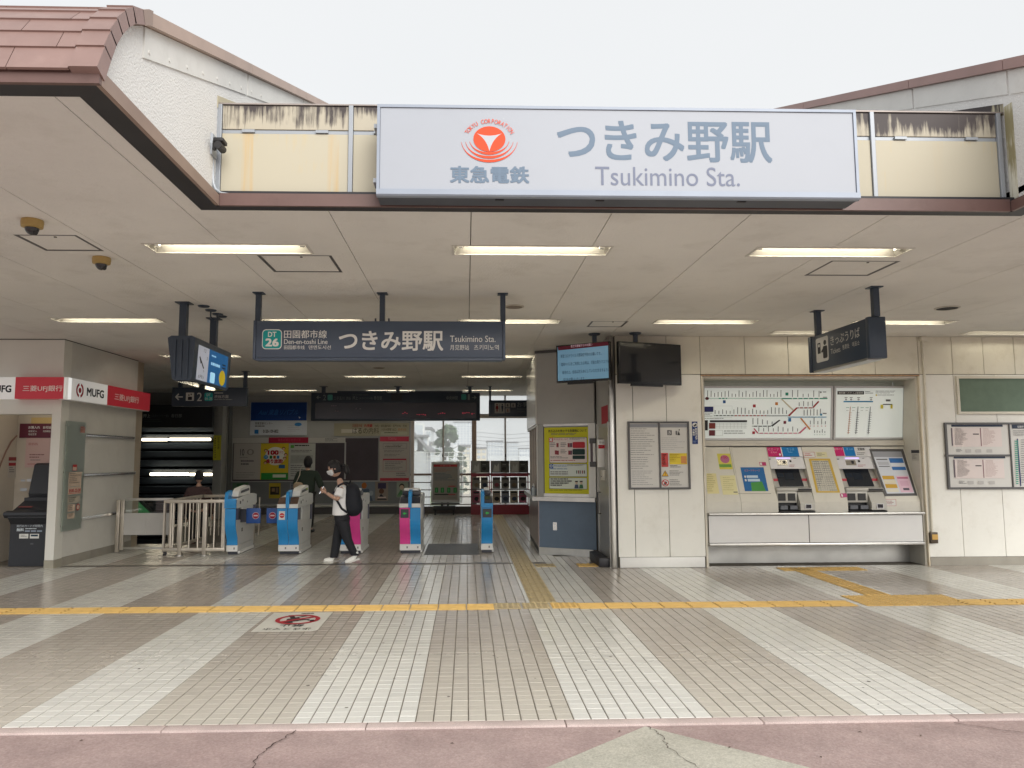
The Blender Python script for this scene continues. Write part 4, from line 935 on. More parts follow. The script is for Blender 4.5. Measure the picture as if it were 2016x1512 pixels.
# embankment, rails, railings
MB().prism([(-40, -6.15), (-2, -6.15), (-6, -3.6), (-40, -2.6)], 'y', 40, 140, M_grass).build('embankment', kind='structure')
for k in range(2): pass
for i, x in enumerate((1.2, 2.3, 4.6, 5.7)):
    o = MB().box(x - .09, x + .09, 26, 420, -6.19, -6.0, mat('rusty_rail', (.30, .17, .11), .6)).build('railway_rail'); tag(o, ['first', 'second', 'third', 'fourth'][i] + ' rail of the tracks from the left, seen below the window', 'rail', 'railway rails below the window')
box('track_bed', None, -1.0, 8.0, 26, 420, -6.19, -6.12, mat('ballast', (.42, .38, .33), .95, var=.25, scale=.8), kind='structure')
rl = empty('trackside_railing', (-1, 62, -3), 'long pale railing above the embankment outside', 'railing')
za, zb_ = P_(850, 891, 62).z, P_(850, 907, 62).z; xa_, xb_ = P_(800, 895, 62).x, P_(925, 895, 62).x
M_rail = mat('railing_pale', (.50, .51, .50), .5)
for z in (za, (za + zb_) / 2, zb_): MB().tube([(xa_, 62, z), (xb_, 62, z)], .03, M_rail, 6).build('rail', rl)
n_ = 9
for i in range(n_ + 1): x = xa_ + (xb_ - xa_) * i / n_; MB().tube([(x, 62, -6.2), (x, 62, za + .05)], .025, M_rail, 6).build('post', rl)
# overhead wires
ow = empty('overhead_wire', (0, 120, 5), 'thin overhead railway wires crossing the window view', 'wire')
for v in (850, 858, 866, 874): 
    a, b = P_(930, v, 90), P_(1060, v + 2, 90); MB().tube([a, (a + b) / 2 + Vector((0, 0, -.3)), b], .02, M_darkgrey, 5).build('wire', ow)

# ------------------------------------------------------------------ bank kiosk on the left
KX, KY, KE = -6.04, 11.40, 13.95          # right side face, front face, rear end
ks = empty('bank_kiosk', (-7.5, 12.5, 0), 'cream bank cash kiosk with red and white sign band', 'kiosk')
jamb = oy(98, 900, KY).x; lint = oy(60, 815, KY).z
box('column', ks, jamb, KX - .001, KY, KY + .22, .12, C - .012, M_kioskf)
box('column_plinth', ks, jamb - .004, KX + .003, KY - .004, KY + .22, 0, .118, mat('kiosk_foot', (.33, .31, .25), .6, var=.05))
box('lintel', ks, -9.1, jamb - .001, KY, KY + .22, lint, C - .012, M_kioskf)
box('side_wall', ks, KX - .16, KX, KY + .221, KE, .13, C - .012, M_kiosk)
for a, b in ((KY + .224, 12.5), (12.504, 13.2), (13.204, KE)): box('skirting', ks, KX - .16, KX + .008, a, b, 0, .128, M_plinth)
box('side_wall', ks, KX - .30, KX - .02, KE + .002, KE + .30, 0, C - .012, mat('kiosk_end', (.40, .34, .26), .75, var=.05))
box('head_trim', ks, -9.1, KX + .004, KY - .006, KE, C - .011, C - .001, M_black)
box('inner_wall', ks, -9.1, KX - .17, 12.42, 12.55, 0, C - .012, mat('kiosk_inner', (.50, .45, .38), .7, var=.04))
PXK = oy(35, 850, 12.42).x
box('partition', ks, PXK - .05, PXK, KY + .23, 12.41, 0, 2.61, mat('kiosk_inner', 0))
box('inner_ceiling', ks, -9.1, KX - .17, KY + .23, 12.41, 2.62, 2.68, mat('kiosk_ceiling', (.6, .57, .5), .8))
box('inner_lamp', ks, -6.9, -6.5, 11.9, 12.0, 2.60, 2.618, mat('kiosk_lamp', (1, .9, .75), .5, emit=5))
MB().tube([ox(u, v, PXK + .012) for u, v in ((-14, 965), (-6, 935), (2, 912), (12, 888), (22, 870), (33, 858))], .012, mat('cable_trim', (.22, .13, .10), .5), 8).build('arched_trim', ks, smooth=True)
# illuminated band round the corner
bd = empty('bank_sign', (-5.95, 11.3, 2.63), 'red and white illuminated bank sign band wrapping the kiosk corner', 'sign')
bz0, bz1 = 2.478, 2.80
M_bw, M_br = mat('band_white', (.76, .76, .75), .3, emit=.10, ecol=(1, .98, .95)), mat('band_red', (.56, .025, .045), .3, emit=.05)
BF, BS = 11.27, -5.905
uu = oy(30, 760, BF).x
box('red_panel', bd, uu, -5.955, BF, KY - .004, bz0, bz1, M_br)
box('white_panel', bd, -9.1, uu - .003, BF, KY - .004, bz0, bz1, M_bw)
box('white_panel', bd, KX + .004, BS, BF + .03, 12.53, bz0, bz1, M_bw)
MB().prism([(-5.954, KY - .004), (-5.954, BF), (-5.93, BF), (BS, BF + .029), (BS, KY + .0)][::1], 'z', bz0, bz1, M_bw).build('corner_panel', bd)
box('red_panel', bd, KX + .004, BS, 12.533, 14.20, bz0, bz1, M_br)
box('sign_underside', bd, KX + .004, BS - .01, BF + .04, 14.19, bz0 - .012, bz0 - .001, M_whitep)
pr = Print((0, BF, 0), (0, -1, 0)); pr.text('三菱UFJ銀行', 45, 759, 123, 772, ink('f2e4e2'), bold=.012); pr.text('MUFG', -22, 759, 22, 772, ink('1d1c22'), bold=.03); pr.build('lettering', bd)
pr = Print((BS, 0, 0), (1, 0, 0), metric=lambda u, v: (u, v))   # across = depth (Y), up = Z
pr.text('MUFG', 11.86, 2.695, 12.40, 2.575, ink('1d1c22'), bold=.03); pr.text('三菱UFJ銀行', 12.78, 2.69, 13.72, 2.565, ink('f2e4e2'), bold=.012)
cy_, cz_ = 11.64, 2.635
def arc(r0, r1, t0, t1, m, n=16):
    for k in range(n):
        a0, a1 = math.radians(t0 + (t1 - t0) * k / n), math.radians(t0 + (t1 - t0) * (k + 1) / n); pr.k -= 1
        pr.poly([(cy_ + r0 * math.cos(a0), cz_ + r0 * math.sin(a0)), (cy_ + r1 * math.cos(a0), cz_ + r1 * math.sin(a0)), (cy_ + r1 * math.cos(a1), cz_ + r1 * math.sin(a1)), (cy_ + r0 * math.cos(a1), cz_ + r0 * math.sin(a1))], m)
    pr.k += 1
MR = ink('9c1024'); arc(.072, .112, -75, 75, MR); arc(.072, .112, 105, 255, MR); pr.disc(cy_ - .04, cz_ + .042, cy_ + .04, cz_ - .042, MR, 20)
pr.build('lettering', bd)
# glass notice plate and chrome rails on the kiosk side
gp = empty('glass_notice_plate', (KX, 11.8, 1.3), 'greenish glass plate with bank notices on the kiosk side', 'notice')
ya, yb, zt, zb2 = 11.50, 12.08, 2.165, .52
box('glass', gp, KX + .03, KX + .038, ya, yb, zb2, zt, M_green_glass)
for y in (ya + .05, yb - .05):
    for z in (zb2 + .07, zt - .07, (zb2 + zt) / 2 + .05): MB().tube([(KX + .001, y, z), (KX + .045, y, z)], .012, M_steel, 10).build('standoff', gp)
pr = Print((KX + .0385, 0, 0), (1, 0, 0), metric=lambda u, v: (11.50 + u * .58, 2.165 - v * 1.645))
PK = ink('c9b6a4'); R2 = ink('a83838')
pr.rect(.70, .04, .95, .10, ink('b88a80')); pr.lines(.72, .05, .93, .095, 3, R2); pr.rect(.40, .40, .62, .455, R2); pr.rect(.42, .425, .60, .45, PK)
pr.rect(.22, .47, .88, .60, PK); pr.lines(.26, .48, .84, .58, 6, KG, thick=.35); pr.rect(.22, .605, .88, .675, PK); pr.text('8:00-25:00', .28, .625, .86, .655, R2, bold=.03); pr.rect(.24, .662, .86, .667, R2)
pr.rect(.22, .69, .84, .755, ink('b0aa9c')); pr.lines(.28, .70, .80, .75, 3, KG); pr.rect(.24, .765, .62, .83, PK); pr.lines(.27, .775, .6, .825, 3, KG); pr.disc(.66, .765, .86, .83, R2, 20); pr.disc(.69, .775, .83, .82, PK, 20); pr.rect(.24, .845, .60, .895, PK); pr.lines(.27, .85, .57, .885, 3, KG)
pr.build('print', gp)
for i, (z, y0, y1) in enumerate(((1.965, 12.12, 13.85), (1.335, 12.12, 13.95), (.66, 12.12, 13.3))):
    e = empty('chrome_rail', (KX, 12.9, z), ['upper', 'middle', 'lower'][i] + ' chrome bumper rail on the kiosk side wall', 'rail', 'chrome rails on the kiosk')
    MB().prism([(KX + .002, z - .028), (KX + .03, z - .02), (KX + .036, z), (KX + .03, z + .02), (KX + .002, z + .028)], 'y', y0, y1, M_chrome).build('rail', e, smooth=True)
    for y in (y0 - .012, y1 + .002): box('end_cap', e, KX + .001, KX + .034, y, y + .01, z - .026, z + .026, M_steel)
# cash machine
at = empty('cash_machine', (-6.6, 11.75, 0), 'black cash machine standing inside the bank kiosk', 'cash machine')
M_atm = mat('atm_black', (.022, .024, .03), .42, var=.1); ax0, ax1 = -6.90, -6.12
MB().prism([(11.66, 0), (11.66, .62), (11.58, .72), (11.58, .78), (11.72, .83), (11.98, .95), (11.98, 1.0), (12.40, 1.0), (12.40, 0)], 'x', ax0 + .06, ax1, M_atm).build('cabinet', at)
MB().prism([(11.60, .715), (11.56, .76), (11.57, .80), (11.66, .82), (11.72, .79)], 'x', ax0, ax1, M_atm).build('shelf', at)
MB().prism([(12.0, 1.0), (11.98, 1.06), (12.10, 1.5), (12.16, 1.53), (12.40, 1.53), (12.40, 1.0)], 'x', ax0 + .12, ax1, M_atm).build('upper_housing', at)
pr = Print((0, 12.06, 0), (0, -1, 0)); 
for (u0, v0, u1, v1, c_) in ((41, 944, 50, 948, 'a9adb4'), (53, 943, 67, 948, 'b9bcc2'), (40, 961, 53, 967, 'a9adb4'), (79, 968, 89, 972, 'b9bcc2')): pr.rect(u0, v0, u1, v1, ink(c_))
pr.rect(62, 948, 88, 966, mat('atm_screen', (.03, .045, .07), .12)); pr.build('label_strip', at)
pr = Print((0, 11.658, 0), (0, -1, 0)); T = ink('c9d2d8')
pr.text('両行のカードが時間内', 33, 1033, 84, 1038, T); pr.text('無料', 33, 1040, 47, 1046, T, bold=.03)
pr.lines(50, 1040, 84, 1043, 1, T, thick=.5); pr.rect(49, 1044, 59, 1047, ink('8a96a4')); pr.rect(61, 1044, 71, 1047, ink('8a96a4')); pr.rect(73, 1044, 83, 1047, ink('8a96a4'))
pr.rect(38, 1051, 56, 1060, WHT); pr.lines(41, 1053, 54, 1058, 2, KG); pr.rect(59, 1051, 77, 1060, WHT); pr.rect(61, 1052.5, 75, 1056, ink('25384a')); pr.rect(21, 1026, 27, 1027.2, WHT); pr.rect(60, 1069, 66, 1072, ink('55585c')); pr.build('lettering', at)
pr = Print((0, 11.60, .803), (0, -.35, .94)); pr.rect(36, 997, 64, 999, ink('8a4a48')); pr.build('slot_label', at)
e = empty('bank_notice', (-6.5, 12.4, 2), 'maroon header and pink notice above the cash machine', 'notice')
sheet('header', e, 40, 834, 112, 862, 12.41, mat('maroon', (.10, .012, .03), .5), .01); sheet('paper', e, 52, 862, 112, 920, 12.413, ink('c4a8a4'), .004); sheet('yellow_strip', e, 62, 822, 112, 834, 12.414, ink('c4ad78'), .004)
pr = Print((0, 12.3995, 0), (0, -1, 0)); pr.text('お預入れ', 56, 839, 79, 844, WHT, bold=.02); pr.text('通帳記入', 56, 847, 73, 851, WHT); pr.text('暗証変更', 56, 853, 72, 857, WHT); pr.text('お引出し', 85, 839, 108, 844, WHT, bold=.02); pr.text('残高照会', 85, 847, 100, 851, WHT); pr.build('lettering', e)
pr = Print((0, 12.4085, 0), (0, -1, 0)); pr.lines(56, 872, 90, 878, 2, ink('a06a68')); pr.lines(58, 894, 94, 904, 2, ink('8a6a68')); pr.lines(60, 905, 90, 908, 1, KG); pr.rect(54, 913, 92, 914, ink('a84a48')); pr.build('print', e)
e = empty('kiosk_leaflet_card', (PXK, 12.1, 1.6), 'white card with red bars on the kiosk partition', 'notice')
qa, qb = ox(17, 900, PXK), ox(33, 940, PXK); box('card', e, PXK + .001, PXK + .006, qa.y, qb.y, qb.z, qa.z, ink('b9b2aa')); pr = Print((PXK + .0065, 0, 0), (1, 0, 0)); pr.rect(17, 900, 32, 907, ink('8a3a40')); pr.rect(17, 911, 31, 917, ink('a03038')); pr.lines(18, 920, 31, 932, 3, KG); pr.build('print', e)

# ------------------------------------------------------------------ ticket wall on the right (Y = 11.0)
YW = 11.0
tw = empty('ticket_wall', (5, YW, 0), 'cream panelled wall with recess for the ticket machines', 'wall')
RX0, RX1, RZ = 3.50, 6.77, 2.79
M_core = mat('wall_core', (.12, .11, .09), .9)
WL = 2.20
box('core', tw, WL, RX0 - .001, YW + .018, YW + .25, 0, C, M_core); box('core', tw, RX1 + .001, 9.1, YW + .018, YW + .25, 0, C, M_core); box('core', tw, RX0, RX1, YW + .018, YW + .25, RZ + .02, C, M_core)
zj = oy(1300, 737, YW).z
ups = [WL, oy(1248, 700, YW).x, oy(1312, 700, YW).x, RX0 - .02] + [RX0 - .02 + .0 + (RX1 + .02 - RX0) * k / 5.0 * 1.0 + .015 for k in range(1, 5)] + [RX1 + .02]
ups += [RX1 + .02 + .52, RX1 + .02 + 1.0, RX1 + .02 + 1.48, RX1 + .02 + 1.96, 9.1]
for a, b in zip(ups, ups[1:]): MB().box(a + .004, b - .004, YW, YW + .017, zj + .004 if True else 0, C - .003, M_wallup, bev=.003).build('upper_panel', tw)
lows = [WL, oy(1250, 1000, YW).x, oy(1317, 1000, YW).x, RX0 - .02]
for a, b in zip(lows, lows[1:]): MB().box(a + .004, b - .004, YW, YW + .017, .155, zj - .004, M_wall, bev=.003).build('lower_panel', tw)
lows = [RX1 + .02, RX1 + .54, RX1 + 1.17, RX1 + 1.8, 9.1]
for a, b in zip(lows, lows[1:]): MB().box(a + .003, b - .003, YW, YW + .017, .125, zj - .004, M_wall, bev=.003).build('lower_panel', tw)
box('base_board', tw, WL + .02, RX0 - .04, YW - .012, YW + .016, .004, .15, M_white, bev=.004)
box('base_board', tw, RX1 + .03, 9.1, YW - .004, YW + .017, 0, .122, M_plinth)
rb = MB().box(RX0 - .018, RX1 + .018, YW - .012, YW + .02, RZ, RZ + .018, mat('rusty_trim', (.42, .27, .17), .7, var=.4, scale=9, dirt=.7, dirtcol=(.30, .12, .05))).build('recess_trim', tw)
box('recess_trim', tw, RX0 - .018, RX0, YW - .012, YW + .03, 0, RZ - .001, mat('cream_trim', (.66, .62, .52), .5, var=.1, dirt=.3, dirtcol=(.4, .28, .15)))
box('recess_trim', tw, RX1, RX1 + .018, YW - .012, YW + .03, 0, RZ - .001, mat('cream_trim2', (.66, .60, .48), .5, var=.1, dirt=.8, scale=2, dirtcol=(.55, .36, .15)))
M_jamb = mat('recess_lining', (.58, .555, .49), .55, var=.05, dirt=.1)
box('recess_side', tw, RX0 + .001, RX0 + .03, YW + .031, 11.62, 0, RZ - .002, M_jamb); box('recess_side', tw, RX1 - .03, RX1 - .001, YW + .031, 11.62, 0, RZ - .002, M_jamb)
box('recess_top', tw, RX0 + .031, RX1 - .031, YW + .02, 11.62, RZ - .03, RZ - .001, M_jamb); box('recess_back', tw, RX0 + .031, RX1 - .031, 11.621, 11.66, .0, RZ, M_jamb)
box('corner_post', tw, 2.10, 2.17, YW - .03, YW + .05, 0, C - .005, M_steel, bev=.015)
# fare map light boxes in the recess
def tiltplane(zlo, ylo, zhi, yhi):
    d = Vector((0, yhi - ylo, zhi - zlo)).normalized(); return Vector((0, ylo, zlo)), Vector((0, -d.z, d.y))
fm = empty('fare_map', (4.6, 11.4, 1.85), 'backlit railway fare map with coloured lines above the machines', 'fare map')
p0_, n_ = tiltplane(1.86, 11.44, 2.62, 11.34)
M_lit = mat('lightbox_face', (.70, .74, .72), .3, emit=.10, ecol=(.90, 1.0, .95)); M_mapf = mat('map_frame', (.50, .50, .50), .4, .3)
def lightbox(e, u0, v0, u1, v1, fr=5):
    q = [on(u, v, p0_, n_) for u, v in ((u0, v1), (u1, v1), (u1, v0), (u0, v0))]
    q[1].x = q[2].x = max(q[1].x, q[2].x) if False else q[2].x; q[0].x = q[3].x
    zl, zh = min(q[0].z, q[1].z), max(q[2].z, q[3].z)
    def at_(x, z, d): 
        t = (z - 1.86) / .76; return Vector((x, 11.44 - .10 * t, z)) + n_ * d
    xa, xb = q[3].x, q[2].x; w = .03
    def slab(x0, x1, z0, z1, d0, d1, m, name):
        mb = MB(); lo = [at_(x0, z0, d0), at_(x1, z0, d0), at_(x1, z1, d0), at_(x0, z1, d0)]; hi = [at_(x0, z0, d1), at_(x1, z0, d1), at_(x1, z1, d1), at_(x0, z1, d1)]
        mb.add(lo + hi, [(3, 2, 1, 0), (4, 5, 6, 7), (0, 1, 5, 4), (1, 2, 6, 5), (2, 3, 7, 6), (3, 0, 4, 7)], m); mb.build(name, e)
    slab(xa + w, xb - w, zl + w, zh - w, -.03, 0, M_lit, 'lit_face')
    slab(xa, xb, zh - w, zh, -.04, .012, M_mapf, 'frame'); slab(xa, xb, zl, zl + w, -.04, .012, M_mapf, 'frame'); slab(xa, xa + w, zl + w + .001, zh - w - .001, -.04, .012, M_mapf, 'frame'); slab(xb - w, xb, zl + w + .001, zh - w - .001, -.04, .012, M_mapf, 'frame')
lightbox(fm, 1383, 760, 1640, 866)
fm2 = empty('transfer_map', (6.2, 11.4, 1.85), 'backlit transfer fare board, narrower, right of the fare map', 'fare map')
lightbox(fm2, 1642, 760, 1782, 865)
pr = Print(p0_, n_, d0=.0015)
zx = lambda x: 1360 + x / 4.2; zy = lambda y: 560 + y / 4.2
TL_, BR_, RDL, LBL, BK, ORL, PKL = ink('2f8f78'), ink('9c3236'), ink('b03a44'), ink('4a90b8'), ink('2c2c30'), ink('cf8a4a'), ink('c8607a')
def stations(x0, x1, y, n, seed=0, hgt=(25, 60), dots='c9d6d0'):
    r = random.Random(seed)
    for i in range(n):
        x = x0 + (x1 - x0) * i / (n - 1); h = r.uniform(*hgt); pr.k -= 2
        pr.rect(zx(x - 2.8), zy(y - 12 - h), zx(x + 2.8), zy(y - 14), KG); pr.disc(zx(x - 6), zy(y - 5), zx(x + 6), zy(y + 6), ink(dots), 8)
    pr.k += 2
pr.rect(zx(110), zy(939), zx(750), zy(945), ink('a8d0c4')); pr.rect(zx(228), zy(938), zx(300), zy(947), TL_); pr.rect(zx(750), zy(939), zx(1130), zy(948), TL_); stations(110, 745, 943, 23, 1); stations(840, 1060, 943, 6, 2)
pr.disc(zx(118), zy(930), zx(150), zy(956), ink('5a2a30'), 12); pr.rect(zx(265), zy(958), zx(288), zy(982), ink('2a5a94')); pr.rect(zx(782), zy(894), zx(806), zy(918), TL_); pr.rect(zx(513), zy(992), zx(536), zy(1016), RDL); pr.rect(zx(697), zy(974), zx(720), zy(998), ORL)
pr.poly([(zx(745), zy(950)), (zx(755), zy(945)), (zx(860), zy(1045)), (zx(850), zy(1052))], ink('c9c0a8')); pr.poly([(zx(800), zy(1084)), (zx(815), zy(1090)), (zx(884), zy(1022)), (zx(872), zy(1016))], BR_); pr.rect(zx(880), zy(1016), zx(1010), zy(1025), BR_); pr.poly([(zx(1000), zy(1018)), (zx(1012), zy(1024)), (zx(1062), zy(970)), (zx(1052), zy(962))], BR_); stations(895, 1005, 1020, 4, 3)
pr.rect(zx(190), zy(1081), zx(350), zy(1088), BK); pr.rect(zx(350), zy(1081), zx(620), zy(1089), BR_); pr.rect(zx(620), zy(1083), zx(800), zy(1089), ink('7a7a80')); stations(200, 790, 1084, 20, 4); pr.rect(zx(100), zy(1010), zx(185), zy(1054), ink('2a2f66')); pr.frame(zx(190), zy(1004), zx(340), zy(1100), .3, ink('aab0ae'))
pr.rect(zx(800), zy(1093), zx(1120), zy(1100), LBL); stations(935, 1070, 1097, 6, 5); pr.rect(zx(804), zy(1104), zx(828), zy(1134), ink('3a80b8')); pr.disc(zx(1065), zy(1066), zx(1085), zy(1086), LBL, 10); pr.disc(zx(1065), zy(884), zx(1080), zy(899), KG, 10); pr.rect(zx(1090), zy(886), zx(1118), zy(892), KG); pr.rect(zx(1090), zy(929), zx(1124), zy(935), KG); pr.rect(zx(1088), zy(1062), zx(1120), zy(1070), KG)
pr.poly([(zx(900), zy(1105)), (zx(912), zy(1102)), (zx(990), zy(1196)), (zx(978), zy(1202))], ORL); pr.rect(zx(505), zy(1168), zx(660), zy(1175), BK); pr.poly([(zx(660), zy(1168)), (zx(672), zy(1175)), (zx(738), zy(1124)), (zx(728), zy(1118))], BK); stations(512, 670, 1170, 5, 6); pr.rect(zx(764), zy(1128), zx(786), zy(1152), ink('7a3040'))
pr.poly([(zx(515), zy(1192)), (zx(524), zy(1188)), (zx(556), zy(1226)), (zx(545), zy(1230))], PKL); pr.rect(zx(550), zy(1226), zx(895), zy(1233), PKL); pr.poly([(zx(890), zy(1226)), (zx(900), zy(1233)), (zx(955), zy(1182)), (zx(946), zy(1174))], PKL); stations(560, 880, 1229, 9, 7); pr.rect(zx(506), zy(1214), zx(528), zy(1236), RDL); stations(985, 1110, 1170, 5, 8, dots='d0b0b0'); stations(1020, 1105, 1240, 5, 9, (15, 34))
pr.rect(zx(102), zy(1122), zx(138), zy(1206), BK); pr.rect(zx(155), zy(1122), zx(462), zy(1138), BK); pr.rect(zx(148), zy(1144), zx(200), zy(1192), ink('7a3530')); pr.rect(zx(148), zy(1204), zx(198), zy(1250), ink('6a3038'))
for i in range(4): pr.rect(zx(202), zy(1146 + i * 13), zx(462), zy(1148 + i * 13), ink('b0b4b0'))
for i in range(9): pr.rect(zx(204 + i * 30), zy(1146), zx(206 + i * 30), zy(1192), ink('b8bcb8'))
pr.frame(zx(202), zy(1204), zx(260), zy(1250), .4, ink('a0a4a0')); pr.lines(zx(270), zy(1208), zx(472), zy(1244), 2, KG, thick=.3); pr.lines(zx(100), zy(1104), zx(340), zy(1112), 1, KG, thick=.5); pr.lines(zx(104), zy(1062), zx(180), zy(1098), 3, KG, thick=.3)
pr.build('route_print', fm)
pr = Print(p0_, n_, d0=.0015)
pr.rect(zx(1212), zy(882), zx(1432), zy(910), BK); pr.text('他社線へのきっぷ運賃表', zx(1222), zy(888), zx(1424), zy(905), WHT); pr.lines(zx(1440), zy(884), zx(1512), zy(908), 2, KG, thick=.4); pr.lines(zx(1528), zy(880), zx(1726), zy(906), 3, KG, thick=.3); pr.rect(zx(1528), zy(908), zx(1538), zy(922), ink('d0c040')); pr.lines(zx(1542), zy(912), zx(1690), zy(922), 1, KG, thick=.4)
pr.rect(zx(1262), zy(963), zx(1506), zy(974), ink('3a80b0'))
for x in (1283, 1325, 1386, 1490): pr.disc(zx(x - 8), zy(943), zx(x + 8), zy(958), KG, 10); pr.disc(zx(x - 4), zy(947), zx(x + 4), zy(954), WHT, 8); pr.rect(zx(x - 12), zy(932), zx(x + 12), zy(937), KG)
for x, c_ in ((1308, 'c08a70'), (1370, '55555a'), (1472, '55555a')):
    pr.poly([(zx(x + 8), zy(1010)), (zx(x + 13), zy(1010)), (zx(x - 6), zy(1236)), (zx(x - 11), zy(1236))], ink(c_))
    for i in range(10): pr.rect(zx(x - 10 + 8 - i * 1.8), zy(1060 + i * 18), zx(x + 22 - i * 1.8), zy(1063 + i * 18), ink(c_))
for x in (1280, 1330, 1400, 1440): pr.rect(zx(x), zy(1016), zx(x + 26), zy(1019), TL_); pr.rect(zx(x), zy(1040), zx(x + 20), zy(1042), KG)
pr.rect(zx(1584), zy(988), zx(1662), zy(995), BK); pr.rect(zx(1564), zy(994), zx(1586), zy(1026), ink('d4c848')); pr.rect(zx(1646), zy(994), zx(1664), zy(1026), ink('d4c848')); pr.rect(zx(1608), zy(950), zx(1646), zy(966), KG)
pr.build('route_print', fm2)
# ledge below the maps
box('map_ledge', tw, RX0 + .031, RX1 - .031, 11.40, 11.62, 1.76, 1.84, M_jamb)

# ------------------------------------------------------------------ ticket machines in a sloping fascia above the counter
cz = .775
ct = empty('ticket_counter', (5.1, 11.0, 0), 'white counter with steel ledge and kick plate under the ticket machines', 'counter')
M_counter = mat('counter_white', (.70, .70, .695), .35, var=.02, dirt=.05)
box('ledge', ct, RX0 + .031, RX1 - .031, YW - .04, 11.62, cz - .03, cz, M_steel, bev=.006)
cx = oy(1593, 1040, YW).x
for a, b in ((RX0 + .035, cx - .006), (cx + .006, RX1 - .06)): MB().box(a, b, YW + .0, YW + .02, .345, cz - .038, M_counter, bev=.004).build('front_panel', ct)
box('panel_joint', ct, cx - .005, cx + .005, YW + .004, YW + .02, .345, cz - .038, M_darkgrey)
box('counter_core', ct, RX0 + .04, RX1 - .04, YW + .021, 11.61, .32, cz - .032, M_core)
box('lower_rail', ct, RX0 + .031, RX1 - .05, YW - .02, YW + .06, .305, .34, M_steel, bev=.005)
box('kick_plate', ct, RX0 + .031, RX1 - .031, 11.42, 11.45, .0, .304, mat('kick_steel', (.42, .415, .395), .45, .7, var=.15, scale=2.5, rvar=.12))
# sloping fascia plane: from (Y 11.10, z .80) to (Y 11.44, z 1.74)
YS0, ZS0, YS1, ZS1 = 11.06, .93, 11.42, 1.745
def fas(z): return YS0 + (YS1 - YS0) * (z - ZS0) / (ZS1 - ZS0)
pf, nf = tiltplane(ZS0, YS0, ZS1, YS1)
def fx(u, v): return on(u, v, pf, nf)
M_cab = mat('machine_cream', (.64, .62, .55), .42, var=.03, dirt=.10, scale=4)
def fascia_part(parent, ul, ur, name='housing', inset=0.0, m=None, back=.25):
    """cheek of the fascia between two sight columns, straight in plan: sloping face with a vertical foot"""
    x0 = fx(ul, 940).x; x1 = fx(ur, 940).x
    return MB().prism([(YS0 + inset, cz + .001), (YS0 + inset, ZS0), (YS1 + inset, ZS1), (11.60, ZS1), (11.60, cz + .001)], 'x', x0 + .002, x1 - .002, m or M_cab).build(name, parent)
def fprint(parent, fill, name='print', d0=.001):
    p = Print(pf, nf, d0=d0); fill(p); return p.build(name, parent)
bx = [1386, 1450, 1522, 1592, 1657, 1731, 1800]      # housing | panel | machine | fares | machine | panel, read at mid height
e = empty('blank_housing', (3.7, 11.1, cz), 'cream blank housing with yellow sticker at the left end of the counter', 'housing')
x0 = RX0 + .033; xs_ = [x0] + [fx(u, 940).x for u in bx[1:6]] + [RX1 - .034]
def housing(e, x0, x1, name='housing', m=None, inset=0.0):
    return MB().prism([(YS0 + inset, cz + .001), (YS0 + inset, ZS0), (YS1 + inset, ZS1), (11.60, ZS1), (11.60, cz + .001)], 'x', x0 + .002, x1 - .002, m or M_cab).build(name, e)
housing(e, xs_[0], xs_[1])
def f(p):
    p.rect(1414, 893, 1440, 924, ink('cfc65a')); p.disc(1418, 896, 1436, 912, ink('b06a8a')); p.text('100', 1420, 898, 1432, 903, RED); p.rect(1416, 914, 1440, 920, ink('6a9a4a'))
    p.rect(1390, 932, 1413, 972, ink('d8cf9c')); p.lines(1392, 934, 1411, 970, 9, ink('a8a070'), thick=.3); p.rect(1420, 936, 1450, 974, ink('dad4a4')); p.lines(1423, 940, 1448, 968, 7, ink('b0a878'), thick=.25); p.rect(1444, 968, 1452, 970, KG)
fprint(e, f)
e = empty('poster_housing', (4.2, 11.1, cz), 'cream housing with blue and green card poster beside the first machine', 'housing')
h_ = housing(e, xs_[1], xs_[2])
def f(p):
    p.frame(1444, 880, 1518, 972, .6, ink('6a6558')); p.rect(1462, 920, 1508, 967, ink('2a66a0')); p.poly([(1478, 950), (1500, 948), (1508, 967), (1480, 967)], ink('4a9048')); p.rect(1470, 936, 1492, 941, ink('bcd0e0')); p.rect(1472, 943, 1496, 948, ink('bcd0e0')); p.text('ICカードチャージ', 1466, 924, 1496, 929, ink('c07a50')); p.disc(1465, 936, 1469, 941, WHT, 8); p.disc(1466, 943, 1470, 948, WHT, 8); p.rect(1495, 910, 1508, 917, ink('b03a6a')); p.rect(1496, 911, 1500, 916, WHT)
fprint(e, f)
e = empty('fare_table_housing', (5.2, 11.1, cz), 'cream housing with yellow framed fare table between the two machines', 'housing')
housing(e, xs_[3], xs_[4])
